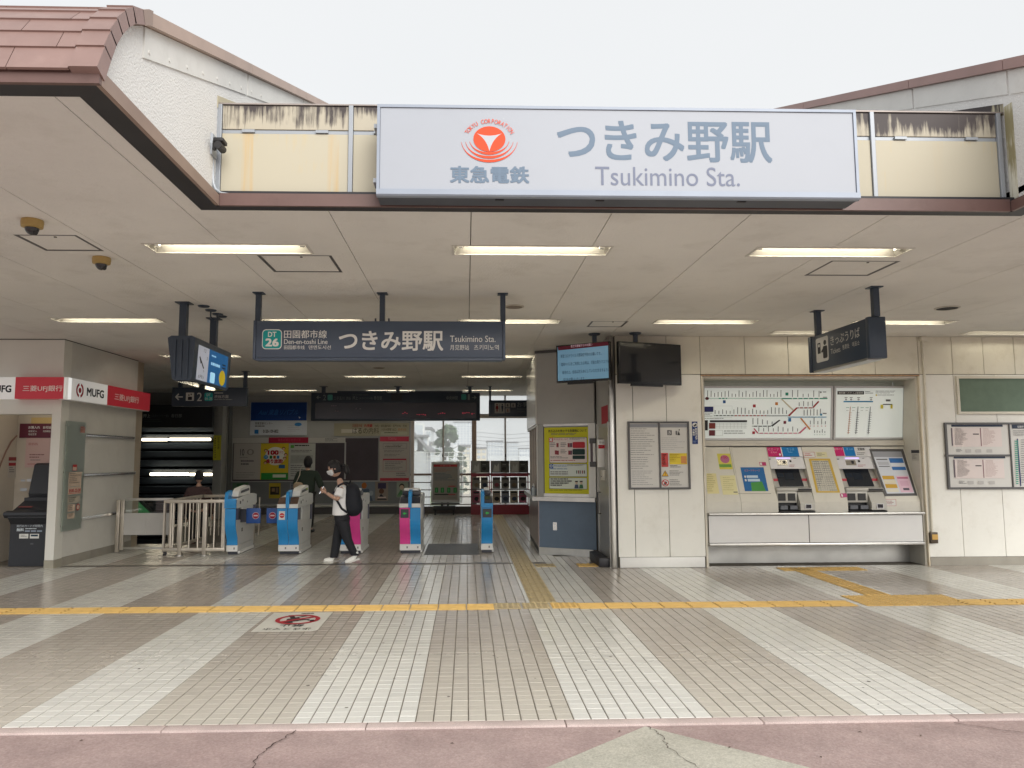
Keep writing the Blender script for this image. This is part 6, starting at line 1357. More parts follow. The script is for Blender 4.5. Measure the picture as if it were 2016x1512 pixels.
pr.text('田園都市線', 559.5, 650, 643.5, 666, TW_, bold=.010); pr.text('Den-en-toshi Line', 559.5, 668, 645, 677.5, TW_, bold=.006); pr.text('田园都市线', 559.5, 680, 600, 688, TW_, bold=.006); pr.text('덴엔도시선', 608, 680, 651.5, 688, TW_, bold=.006)
pr.text('つきみ野駅', 668, 652.5, 872, 690, TW_, bold=.018, res=5); pr.text('Tsukimino Sta.', 886, 661, 975.5, 673.5, TW_, bold=.004); pr.text('月见野站', 886, 679, 923.5, 689.5, TW_); pr.text('츠키미노역', 933, 679, 982, 689.5, TW_)
pr.build('lettering', ms)
# ticket sign, end-on on the right
ts = empty('ticket_sign', (4.34, 8.4, 2.63), 'navy hanging ticket sign turned side-on over the concourse', 'sign')
TX0, TX1 = 4.255, 4.425
MB().box(TX0, TX1, 7.78, 9.06, 2.64, 3.06, M_navy, bev=.006).build('case', ts, smooth=True)
MB().box(TX0 - .01, TX1 + .01, 7.71, 7.779, 2.625, 3.07, M_navy, bev=.012).build('end_cap', ts, smooth=True); MB().box(TX0 - .01, TX1 + .01, 9.061, 9.13, 2.625, 3.07, M_navy, bev=.012).build('end_cap', ts, smooth=True)
box('under_rail', ts, TX0 + .01, TX1 - .01, 7.80, 9.05, 2.615, 2.639, M_steel); poles(ts, ((4.34, 7.73), (4.34, 9.04)), .032, 3.071)
pr = Print((TX0, 0, 0), (-1, 0, 0), metric=lambda u, v: (-9.06 + u * 1.28, 3.06 - v * .42)); SG = ink('c9c8c2')
pr.rrect(.10, .10, .34, .80, .1, SG); pr.rect(.13, .24, .19, .55, K); pr.rect(.145, .28, .175, .36, SG); pr.disc(.25, .20, .305, .35, K, 14); pr.rrect(.235, .37, .32, .72, .2, K); pr.poly([(.20, .50), (.24, .42), (.26, .47), (.215, .56)], K)
pr.text('きっぷうりば', .39, .16, .90, .42, SG, bold=.01); pr.text('Tickets', .385, .52, .56, .66, SG); pr.text('售票处', .60, .50, .72, .63, SG); pr.text('매표소', .77, .50, .89, .63, SG); pr.build('lettering', ts)
# wedge shaped double screen on the left
mn_ = empty('information_monitor', (-3.22, 9.2, 2.47), 'dark double-sided hanging monitor showing a clock and blue notice', 'monitor')
sec = [(-3.385, 2.96), (-3.345, 2.985), (-3.115, 2.985), (-3.075, 2.96), (-3.10, 2.50), (-3.12, 2.475), (-3.30, 2.475), (-3.325, 2.50)]
MB().prism(sec, 'y', 8.55, 9.86, M_navy).build('case', mn_)
for x in (-3.30, -3.23, -3.16): box('end_rib', mn_, x - .015, x + .015, 8.535, 8.549, 2.50, 2.94, M_navy)
box('underside_panel', mn_, -3.29, -3.13, 8.6, 9.8, 2.466, 2.4745, mat('glossy_black', (.02, .02, .025), .06))
poles(mn_, ((-3.262, 8.68), (-3.246, 9.67)), .04, 2.986)
dn = Vector((.46, 0, -.025)).normalized()
pr = Print((-3.0765, 8.55, 2.93), dn, metric=lambda u, v: (.12 + u * 1.08, -.03 - v * .40)); 
SCW, SCB = ink('a8acb8', .22), ink('1c5a90', .22)
pr.rect(0, 0, 1, 1, SCB); pr.rect(0, 0, .34, 1, SCW); pr.poly([(.05, .34), (.08, .33), (.22, .62), (.19, .64)], K); pr.poly([(.05, .34), (.07, .30), (.12, .5), (.10, .52)], K); pr.text('12', .17, .06, .24, .16, KG); pr.text('3', .27, .26, .30, .36, KG); pr.text('6', .19, .66, .22, .74, KG); pr.text('(月)', .06, .84, .22, .95, K)
pr.lines(.42, .14, .66, .24, 1, ink('8fc0e0', .3)); pr.lines(.42, .36, .90, .50, 1, ink('8fc0e0', .3), thick=.6); pr.rrect(.42, .66, .58, .98, .2, ink('9fd0ee', .3)); pr.disc(.72, .50, .94, .98, ink('c8b020', .15), 24); pr.rect(.80, .30, .92, .34, K); pr.rect(.80, .40, .92, .44, K); pr.build('screen_image', mn_)
mb = MB()
e = empty('ceiling_sensor', (-3.1, 9.1, C), 'small dark sensors with a cable loop beside the monitor poles', 'sensor')
for i, y in enumerate((8.85, 9.1, 9.35, 9.5)): MB().lathe([(.07, 0), (.06, -.014), (.02, -.02)], (-3.10, y, C - .001), M_navy, 16).build('sensor_disc', e, smooth=True)
MB().tube([(-3.10, 9.1, C - .02), (-3.10, 9.1, C - .08), (-3.08, 9.14, C - .12), (-3.06, 9.2, C - .1), (-3.07, 9.27, C - .03)], .009, M_navy, 6).build('cable_loop', e, smooth=True)
# two televisions
def tv(pl, pr_, z0, z1, label, px, items, on_):
    a, b = Vector((*pl, 0)), Vector((*pr_, 0)); w = Wall(a, b); e = empty('television', ((a + b) / 2 + Vector((0, 0, z0))), label, 'television', 'televisions under the ceiling')
    M_tv = mat('tv_black', (.012, .013, .016), .25)
    mbx = MB(); w.box(mbx, 0, w.L, z0, z1, -.06, 0, M_tv); mbx.build('case', e)
    scm = mat('tv_lit', (.08, .17, .25), .2, emit=.16, ecol=(.22, .42, .58)) if on_ else mat('tv_off', (.012, .013, .016), .10, coat=.4)
    w.part('screen', e, .022, w.L - .022, z0 + .03, z1 - .022, .0005, .002, scm)
    w.part('speaker_bar', e, w.L * .2, w.L * .7, z0 - .03, z0 - .001, -.05, -.01, M_tv)
    p = Print(a + w.n * .0022, w.n); items(p); p.build('screen_image', e)
    box('mount_pole', e, px[0] - .03, px[0] + .03, px[1] - .03, px[1] + .03, z1 - .1, C - .012, M_navy); MB().lathe([(.09, 0), (.08, -.02), (.045, -.03)], (px[0], px[1], C - .001), M_navy, 18).build('ceiling_plate', e, smooth=True)
    box('mount_arm', e, px[0] - .12, px[0] + .12, px[1] - .05, px[1] + .03, z1 - .3, z1 - .05, M_navy)
def tva(p):
    p.poly([(1098, 683), (1197, 672.5), (1198.5, 680), (1099, 690)], ink('5a1a2a', .08)); p.text('富士交通省からのお願い', 1124, 677, 1166, 682.5, ink('c8b0b8', .2))
    for i, (s_, u0, u1) in enumerate((('新型コロナウイルス感染症予防のお願いです。', 1104, 1184), ('電車やバスをご利用になる時は、可能な限りマスクを', 1105, 1199), ('着用の上、会話は控えめにしていただきますようご', 1107, 1201), ('協力をお願いいたします。', 1109, 1152))): p.text(s_, u0, 697 + i * 16 - 2, u1, 704 + i * 16 - 2, ink('0d2a48'), bold=.01)
tv((1.325, 10.95), (2.03, 10.5), 2.68, 3.235, 'left hanging television showing blue text with dark red heading', (1.867, 10.80), tva, True)
tv((2.16, 10.5), (3.148, 10.85), 2.635, 3.235, 'right hanging television with a black switched-off screen', (2.45, 10.72), lambda p: None, False)
# direction sign by the stairs
ds = empty('stairs_sign', (-5.3, 15.6, 2.65), 'dark hanging sign with left arrow and lift symbol for platform two', 'sign')
box('case', ds, -6.05, -4.52, 15.6, 15.70, 2.66, 3.05, M_navy, bev=.008); poles(ds, ((-4.575, 15.65), (-5.9, 15.65)), .035, 3.052)
pr = Print((0, 15.6, 0), (0, -1, 0)); pr.rect(346, 780.2, 360, 782.6, SG); pr.poly([(344.5, 781.4), (351, 774.5), (353, 776.3), (348, 781.4), (353, 786.5), (351, 788.3)], SG); pr.rect(366, 773, 382, 789, SG); pr.rect(370, 781, 378, 787.5, K); pr.poly([(370, 779), (374, 779), (372, 775)], K); pr.poly([(374.5, 775), (378.5, 775), (376.5, 779)], K); pr.text('2', 388, 773, 397.5, 789.5, SG, bold=.01); pr.rrect(402.5, 773, 419, 789.5, .2, TE); pr.text('DT', 407, 775, 414.5, 780, TW_); pr.text('01-25', 404, 782.5, 418, 787.5, TW_); pr.lines(422, 773, 440, 776.5, 1, SG); pr.text('渋谷方面', 422, 777.5, 450, 784, SG); pr.lines(422, 786, 474, 789, 1, ink('8f958f')); pr.build('lettering', ds)
# departure board
db = empty('departure_board', (-1.77, 18.9, 2.52), 'wide dark departure board with sign strip hanging before the windows', 'departure board')
box('case', db, -3.885, .343, 18.9, 19.1, 2.52, 3.222, M_navy, bev=.01); poles(db, ((-3.595, 19.0), (-1.728, 19.0), (.088, 19.0)), .045, 3.224)
for a, b in ((-3.25, -2.0), (-1.45, -.1)): box('top_rail', db, a, b, 18.95, 19.05, 3.224, 3.27, M_navy)
M_led = mat('led_panel', (.045, .042, .06), .18); a, b = oy(621, 793, 18.9), oy(938, 824, 18.9); box('display', db, a.x, b.x, 18.894, 18.8995, b.z, a.z, M_led)
a, b = oy(770, 775, 18.9), oy(792, 789, 18.9); box('clock', db, a.x, b.x, 18.88, 18.8995, b.z, a.z, M_rubber)
pr = Print((0, 18.9, 0), (0, -1, 0), d0=.0062); DM = ink('8f9694'); LR = ink('a83a4a', .25)
def arrow(p, u, s_): p.rect(min(u, u + 9 * s_), 782, max(u, u + 9 * s_), 783.2, DM); p.poly([(u, 782.6), (u + 4 * s_, 778.5), (u + 4 * s_, 786.5)], DM)
arrow(pr, 623, 1); pr.text('2', 636, 777.5, 642, 788, DM); pr.rrect(645, 777, 655, 788, .2, ink('5aa098')); pr.text('二子玉川', 657, 781, 678, 787, DM); pr.text('渋谷', 681, 781, 691, 787, DM); pr.text('押上', 694, 780, 705, 787, DM); pr.text('(スカイツリー前)', 707, 782, 734, 787, DM); pr.text('春日部', 736, 780, 752, 787, DM); pr.lines(694, 777, 745, 779.5, 1, ink('6a706e'), fill=.9)
pr.text('中央林間', 879, 780, 901, 787, DM); pr.rrect(908, 776, 918, 787, .2, ink('4a9a90')); pr.text('1', 921, 776, 925, 787.5, DM); arrow(pr, 938, -1)
r = random.Random(2)
for (u, v, n) in ((792, 812, 3), (820, 815, 5), (862, 813, 4), (910, 812, 4), (928, 813, 2), (652, 797, 3), (700, 803, 3), (660, 808, 2)):
    for i in range(n): pr.k -= 1; pr.rect(u + i * 4, v + r.uniform(-1, 1.5), u + i * 4 + 2.6, v + 1.1 + r.uniform(0, 2), LR if u > 750 else ink('6a5a6a'))
pr.rect(778, 783.5, 785, 785.5, ink('a87038', .3)); pr.build('lettering', db)
# toilet sign
tl = empty('toilet_sign', (1.2, 18.9, 2.6), 'navy toilet sign with red and blue figures beside the booth', 'sign'); box('case', tl, .565, 2.2, 18.9, 19.0, 2.62, 3.03, M_navy, bev=.008); poles(tl, ((.60, 18.95), (2.0, 18.95)), .025, 3.032)
pr = Print((0, 18.9, 0), (0, -1, 0)); pr.rect(974, 793.5, 993.5, 813.5, ink('b4b2ae')); ux, vy = (lambda a: 640 + a / 4.688), (lambda a: 560 + a / 4.688)
for x, c_, wom in ((1587, '7a2228', 1), (1636, '22304a', 0)):
    pr.disc(ux(x - 7), vy(1103), ux(x + 7), vy(1118), ink(c_), 12)
    pr.poly([(ux(x - 10), vy(1120)), (ux(x + 10), vy(1120)), (ux(x + (14 if wom else 8)), vy(1150)), (ux(x - (14 if wom else 8)), vy(1150))], ink(c_)); pr.rect(ux(x - 6), vy(1148), ux(x + 6), vy(1174), ink(c_))
pr.rect(ux(1609), vy(1108), ux(1612), vy(1176), K)
for x, y in ((1665, 1095), (1716, 1095), (1665, 1143)): pr.rect(ux(x), vy(y), ux(x + 42), vy(y + 40), ink('a5a39e')); pr.disc(ux(x + 14), vy(y + 8), ux(x + 26), vy(y + 18), ink('8a4a48' if y > 1100 else '4a4848'), 10); pr.rect(ux(x + 12), vy(y + 19), ux(x + 28), vy(y + 32), ink('8a5a58' if y > 1100 else '555353'))
pr.text('お手洗い', 1018, 792, 1060, 801, DM); pr.text('Restroom', 1018, 803, 1048, 807, ink('6a706e')); pr.lines(1018, 810, 1050, 813, 1, ink('5a605e')); pr.build('lettering', tl)
# far stairs sign
fs_ = empty('platform_direction_board', (-7.8, 19.6, 2.3), 'dark direction board above the stairs behind the kiosk', 'sign')
a, b = oy(268, 797, 19.6), oy(418, 842, 19.6); box('case', fs_, a.x, b.x, 19.6, 19.7, b.z, a.z, mat('board_dark', (.016, .02, .024), .4))
pr = Print((0, 19.6, 0), (0, -1, 0)); pr.text('押上', 282, 815, 296, 822, DM, bold=.02); pr.text('(スカイツリー前)', 298, 816, 332, 822, ink('70767a')); pr.text('春日部', 337, 815, 358, 822, DM, bold=.01); pr.lines(283, 809, 296, 812, 1, ink('8a8f8d')); pr.lines(284, 825, 325, 828, 1, ink('4a5050')); pr.lines(284, 829, 350, 832, 1, ink('4a5050')); pr.build('lettering', fs_)

# ------------------------------------------------------------------ ticket gates
M_gw = mat('gate_white', (.68, .69, .68), .4, var=.04, scale=5, dirt=.14); M_gb = mat('gate_blue', (.025, .27, .62), .38, var=.05); M_gp = mat('gate_pink', (.72, .06, .30), .38, var=.05)
M_gs = mat('gate_silver', (.64, .64, .62), .38, .25, var=.06); M_gd = mat('gate_dark', (.03, .032, .045), .4); M_bronze = mat('gate_bronze', (.20, .13, .10), .25, .6); M_flap = mat('gate_flap', (.02, .08, .30), .4); M_purple = mat('gate_slate', (.11, .11, .17), .4)
GF = 12.70
front = [(GF, .765), (GF, .58), (GF + .005, .50), (GF + .03, .42), (GF + .085, .34), (GF + .125, .27), (GF + .14, .20), (GF + .14, .155)]
rear = [(y0, z) for y0, z in ((13.78, .155), (13.78, .20), (13.80, .30), (13.86, .42), (13.90, .50), (13.90, .765))]
def gate(u0, u1, cols, label, kind, flaps=(), arrow=None, sticker=None, lower=.0):
    x0, x1 = oy(u0, 1030, GF).x, oy(u1, 1030, GF).x; w = x1 - x0; e = empty('ticket_gate', ((x0 + x1) / 2, 13.3, 0), label, 'ticket gate', 'automatic ticket gates in a row')
    box('base', e, x0 + .015, x1 - .015, GF + .17, 13.74, 0.005, .05, M_gd)
    box('foot_strip', e, x1 - .012, x1 + .018, GF + .20, 13.76, .012, .055, M_white if lower else M_gs)
    outline = [(y + .012, z) for y, z in front if z <= .581] + [(r[0], r[1]) for r in rear if r[1] <= .5]
    MB().prism(outline, 'x', x0 + .006, x1 - .006, M_gs).build('lower_body', e, smooth=True)
    box('foot_panel', e, x0, x1, GF + .135, GF + .16, .052, .152, M_white); box('foot_panel', e, x0 + .003, x1 - .003, GF + .161, 13.77, .052, .15, M_gs)
    box('core', e, x0 + .03, x1 - .03, GF + .03, 13.85, .5, .765, M_gd)
    box('side_panel', e, x0 + .008, x1 - .008, GF + .36, 13.72, .52, .762, M_gw)
    box('rear_post', e, x0 + .004, x1 - .004, 13.80, 13.90, .50, .765, M_purple); box('front_post', e, x0 + .012, x1 - .012, GF + .10, GF + .18, .50, .765, M_purple)
    # coloured front, one ribbon per passage
    n = len(cols)
    for i, m in enumerate(cols):
        xa, xb = x0 + w * i / n, x0 + w * (i + 1) / n
        mb = MB(); vs = []; fs = []
        for k, (y, z) in enumerate(front): vs += [(xa + .004, y - .006, z), (xb - .004, y - .006, z), (xa + .004, y + .02, z), (xb - .004, y + .02, z)]
        for k in range(len(front) - 1):
            a = 4 * k; b = a + 4; fs += [(a + 1, a, b, b + 1), (a, a + 2, b + 2, b), (a + 3, a + 1, b + 1, b + 3)]
        fs += [(0, 1, 3, 2)]
        mb.add(vs, fs, m).build('front_panel', e, smooth=True, sharp=50)
    # upper body
    MB().prism([(GF + .02, .768), (GF + .02, .84), (GF + .12, .925), (GF + .45, .955), (13.72, .975), (13.92, .95), (13.94, .80), (13.86, .768)], 'x', x0 + .002, x1 - .002, M_gw).build('upper_body', e)
    MB().prism([(GF - .012, .772), (GF - .012, .835), (GF + .018, .835), (GF + .018, .772)], 'x', x0, x1, M_white if n > 1 else cols[0]).build('lip', e)
    if kind != 'blank':
        for i in range(n):
            xa, xb = x0 + w * i / n, x0 + w * (i + 1) / n
            MB().prism([(GF - .01, .838), (GF + .10, .945), (GF + .12, .93), (GF + .016, .838)], 'x', xa + .008, xb - .008, M_bronze if kind == 'bronze' else M_gd).build('reader_plate', e)
    else:
        box('front_cover', e, x0 + .012, x1 - .004, GF - .018, GF + .05, .80, .93, cols[0], bev=.01)
    # fin and hood
    fx_ = x0 + w * (.5 if n == 2 else .12); fw_ = .028
    MB().prism([(GF - .02, .772), (GF - .02, .95), (GF + .02, 1.03), (GF + .20, 1.06), (GF + .24, .93), (GF + .1, .80)], 'x', fx_ - fw_, fx_ + fw_, cols[-1] if kind != 'pinkfin' else cols[0]).build('fin', e)
    hx0, hx1 = (fx_ + fw_ + .002, x1 - .01) if n == 2 else (x0 + .05, x1 - .02)
    if kind in ('bronze', 'blank'):
        hd = MB().prism([(GF + .16, .955), (GF + .22, 1.04), (GF + .30, 1.085), (13.45, 1.125), (13.53, 1.11), (13.56, .97)], 'x', hx0 + .002, hx1, M_white).build('hood', e)
        MB().prism([(GF + .30, 1.005), (GF + .32, 1.045), (13.48, 1.08), (13.50, 1.035)], 'x', hx1, hx1 + .003, M_gd).build('display', e)
        if kind == 'bronze': MB().prism([(13.36, 1.045), (13.36, 1.066), (13.46, 1.072), (13.47, 1.048)], 'x', hx1 + .003, hx1 + .005, ink('8aa03a', .2)).build('lit_display', e)
    else:
        box('reader_block', e, x0 + .03, x1 - .03, GF + .22, GF + .55, .956, 1.03, M_gd, bev=.01); box('reader_cap', e, x0 + .05, x1 - .05, GF + .28, GF + .5, 1.031, 1.075, M_white, bev=.012)
        if n == 1: box('number_plate', e, x0 + .02, x1 - .05, GF - .004, GF + .01, .90, .955, ink('3a3f22'))
    # service details
    pr = Print((x1 - .002, 0, 0), (1, 0, 0), metric=lambda u, v: (u, v)); 
    for (y, z, s_, c_) in ((GF + .35, .90, .05, '55585c'), (GF + .20, .88, .07, '4a4d50'), (GF + .62, .86, .04, '6a6d70')): pr.rect(y, z, y + s_, z - s_ * .7, ink(c_))
    pr.build('service_label', e)
    pr = Print((x1 - .006, 0, 0), (1, 0, 0), metric=lambda u, v: (u, v)); pr.rect(GF + .35, .42, GF + .43, .36, ink('4a4a46')); pr.rect(GF + .37, .405, GF + .41, .375, ink('a09a8a')); pr.build('lock', e)
    pr = Print((0, GF + .135, 0), (0, -1, 0), metric=lambda u, v: (u, v)); 
    for i in range(n): xc = x0 + w * (i + (.25 if i else .7)) / n + (.08 if i else 0); pr.rect(xc - .012, .12, xc + .012, .085, ink('8a8a88'))
    pr.build('foot_label', e)
    if arrow is not None:
        for i in arrow:
            xa, xb = x0 + w * i / n, x0 + w * (i + 1) / n
            d_ = box('arrow_display', e, xa + .02, xb - .02, GF - .012, GF - .0065, .60, .745, M_gd)
            pr = Print((0, GF - .012, 0), (0, -1, 0), metric=lambda u, v: (u, v)); xc = (xa + xb) / 2; pr.poly([(xc - .03, .672), (xc + .0, .70), (xc + .0, .685), (xc + .0, .66), (xc + .0, .644)], ink('2a8a3a', .3)); pr.rect(xc, .682, xc + .03, .664, ink('2a8a3a', .3)); pr.build('arrow', d_)
    if sticker:
        xc = x0 + w * sticker; pr = Print((0, GF - .006, 0), (0, -1, 0), metric=lambda u, v: (u, v)); pr.rect(xc - .05, .72, xc + .05, .58, ink('d8d8d8')); pr.disc(xc - .04, .69, xc + .04, .61, ink('c02028'), 24); pr.rect(xc - .028, .657, xc + .028, .643, WHT); pr.build('no_entry_sticker', e)
    for side in flaps:
        xs0, xs1 = (x1 + .002, x1 + .245) if side == 'r' else (x0 - .245, x0 - .002)
        if side == 'ri': xs0, xs1 = x1 + .09, x1 + .33
        f_ = MB().box(xs0, xs1, GF + .27, GF + .295, .50, .755, M_flap, bev=.011).build('flap', e, smooth=True)
        pr = Print((0, GF + .27, 0), (0, -1, 0), metric=lambda u, v: (u, v)); xc = (xs0 + xs1) / 2 + (.04 if side != 'l' else -.02); r_ = .058
        pr.disc(xc - r_, .63 + r_, xc + r_, .63 - r_, ink('c8b8c0'), 26); pr.disc(xc - r_ * .88, .63 + r_ * .88, xc + r_ * .88, .63 - r_ * .88, ink('9c1f38'), 26); pr.rect(xc - .036, .641, xc + .036, .619, ink('d8c8cc')); pr.build('no_entry_mark', f_)
        if side == 'ri': box('flap_arm', e, x1 - .01, xs0, GF + .275, GF + .29, .52, .74, M_gd)
    return e
gate(442, 464, [M_gb], 'leftmost blue ticket gate beside the metal fence, flap closed', 'blank', ('ri',), lower=1)
gate(545, 586, [M_gb, M_gb], 'double blue ticket gate with white no-entry sticker, second from left', 'bronze', ('l',), sticker=.24)
gate(667, 709, [M_gb, M_gp], 'blue and pink ticket gate behind the walking person', 'dark')
gate(786, 828, [M_gp, M_gb], 'pink and blue ticket gate left of the dark floor plate', 'dark', arrow=(0,))
gate(947.5, 970.5, [M_gb], 'narrow blue ticket gate at the right end beside the booth', 'dark', arrow=(0,))

# ------------------------------------------------------------------ tubular fence at the stair head
fc = empty('tube_fence', (-4.6, 12.8, 0), 'pale steel tube fence with upright bars beside the ticket gates', 'fence')
FY = 12.80; fx0, fx1 = oy(322, 1030, FY).x, oy(444, 1030, FY).x; zt, zb_ = oy(380, 987, FY).z, oy(380, 1082, FY).z; t = .028
box('top_rail', fc, fx0, fx1, FY - t, FY + t, zt - t, zt + t, M_satin, bev=.006); box('bottom_rail', fc, fx0, fx1, FY - t, FY + t, zb_ - t, zb_ + t, M_satin, bev=.006)
box('end_post', fc, fx1 - 2 * t, fx1, FY - t + .001, FY + t - .001, zb_ + t, zt - t, M_satin); box('end_post', fc, fx0, fx0 + t, FY - t + .001, FY + t - .001, zb_ + t, zt - t, M_satin)
for u in (355.5, 404): 
    x = oy(u, 1030, FY).x; box('post', fc, x - .033, x + .033, FY - .035, FY + .035, .012, zt - t - .001, M_satin, bev=.006)
    MB().lathe([(.075, 0.001), (.075, .008), (.045, .014)], (x, FY, 0), M_steel, 18).build('foot_plate', fc)
for u in (336.5, 373, 390, 422, 340.5): 
    x = oy(u, 1030, FY).x; MB().tube([(x, FY, zb_ + t), (x, FY, zt - t)], .014, M_satin, 8).build('bar', fc, smooth=True)
for Z_ in (zt, zb_): box('return_rail', fc, fx0, fx0 + .05, FY + t + .001, 14.55, Z_ - t, Z_ + t, M_satin, bev=.006)
for i in range(9): MB().tube([(fx0 + .025, FY + .2 + .18 * i, zb_ + t), (fx0 + .025, FY + .2 + .18 * i, zt - t)], .014, M_satin, 8).build('bar', fc, smooth=True)
box('return_rail', fc, fx0 + .06, -4.0, 14.50, 14.56, zt - t, zt + t, M_satin, bev=.006); box('post', fc, -4.06, -4.0, 14.49, 14.57, .01, zt - t - .001, M_satin); box('post', fc, fx0, fx0 + .05, 14.49, 14.57, .01, zb_ - t, M_satin)
for i in range(7): x = fx0 + .2 + .15 * i; MB().tube([(x, 14.53, .15), (x, 14.53, zt - t)], .014, M_satin, 8).build('bar', fc, smooth=True)
MB().lathe([(.03, 0.001), (.03, .03), (.02, zb_ - t)], (fx0 + .04, FY, 0), M_rubber, 12).build('rubber_foot', fc)
gs = empty('glazed_barrier', (-5.5, 13.2, 0), 'low barrier with glass top and white lower panel by the kiosk', 'barrier')
gx0 = oy(229, 1030, 13.2).x; gx1 = fx0 - .01
for a in (0, .075): box('post', gs, gx0 + a, gx0 + a + .06, 13.17, 13.23, .012 if a == 0 else .05, oy(235, 984, 13.2).z, M_satin, bev=.005)
z1_, z2_, z3_, z4_ = [oy(280, v, 13.2).z for v in (983, 1010, 1053, 1079)]
box('top_rail', gs, gx0 + .136, gx1, 13.18, 13.22, z1_ - .02, z1_ + .02, M_steel); box('glass', gs, gx0 + .136, gx1, 13.195, 13.203, z2_ + .002, z1_ - .021, M_glass)
for a, b in ((gx0 + .136, gx0 + .5), (gx0 + .503, gx1)): box('panel', gs, a, b, 13.18, 13.21, z3_, z2_, mat('barrier_white', (.50, .49, .47), .45, var=.05))
box('bottom_rail', gs, gx0 + .136, gx1, 13.18, 13.22, z4_ - .015, z4_ + .015, M_steel)

# ------------------------------------------------------------------ stand board and leaflet racks before the windows
YT = 21.25
sb = empty('notice_stand', (-.65, YT, 0), 'wheeled notice stand with red heading and green numbers before the window', 'notice stand')
a, b = oy(849, 909, YT), oy(905, 989, YT); z0, z1 = b.z, a.z
M_silver = mat('stand_silver', (.55, .55, .56), .35, .6)
MB().box(a.x, b.x, YT, YT + .05, z0, z1, M_silver, bev=.02).build('frame', sb, smooth=True)
pr = Print((0, YT, 0), (0, -1, 0)); ux, vy = (lambda a: 800 + a / 6.873), (lambda a: 800 + a / 6.873)
pr.rect(ux(360), vy(775), ux(695), vy(1265), ink('8d8a82')); pr.rect(ux(370), vy(788), ux(688), vy(818), ink('a82c34')); pr.text('お知らせ', ux(458), vy(794), ux(602), vy(812), ink('d08a88')); pr.lines(ux(380), vy(845), ux(672), vy(890), 3, ink('a85a50'), thick=.3); pr.lines(ux(378), vy(905), ux(665), vy(1010), 6, ink('4a5a70'), thick=.35); pr.rect(ux(565), vy(1074), ux(665), vy(1088), ink('b04a48'))
for x in (386, 466, 552, 638): pr.rect(ux(x), vy(1100), ux(x + 44), vy(1168), ink('1f7a3a')); pr.rect(ux(x + 14), vy(1112), ux(x + 30), vy(1156), ink('5aa068'))
pr.rect(ux(380), vy(1184), ux(570), vy(1200), K); pr.rect(ux(570), vy(1184), ux(665), vy(1200), ink('a85050')); pr.lines(ux(565), vy(1235), ux(690), vy(1247), 1, KG); pr.build('print', sb)
for u in (870, 882): x = oy(u, 990, YT).x; box('stem', sb, x - .03, x + .03, YT + .01, YT + .05, .22, z0, M_rubber)
box('cross_bar', sb, a.x, b.x, YT + .005, YT + .05, z0 - .05, z0 - .01, M_darkgrey); box('cart_bed', sb, oy(853, 1000, YT).x, oy(897, 1000, YT).x, YT - .15, YT + .25, .13, .25, M_rubber, bev=.02)
for x in (oy(857, 1000, YT).x, oy(893, 1000, YT).x):
    for y in (YT - .1, YT + .2): MB().lathe([(.06, -.02), (.06, .02)], (x, y, .062), M_rubber, 14, axis='x').build('wheel', sb)
M_rack = mat('rack_red', (.24, .02, .035), .4); 
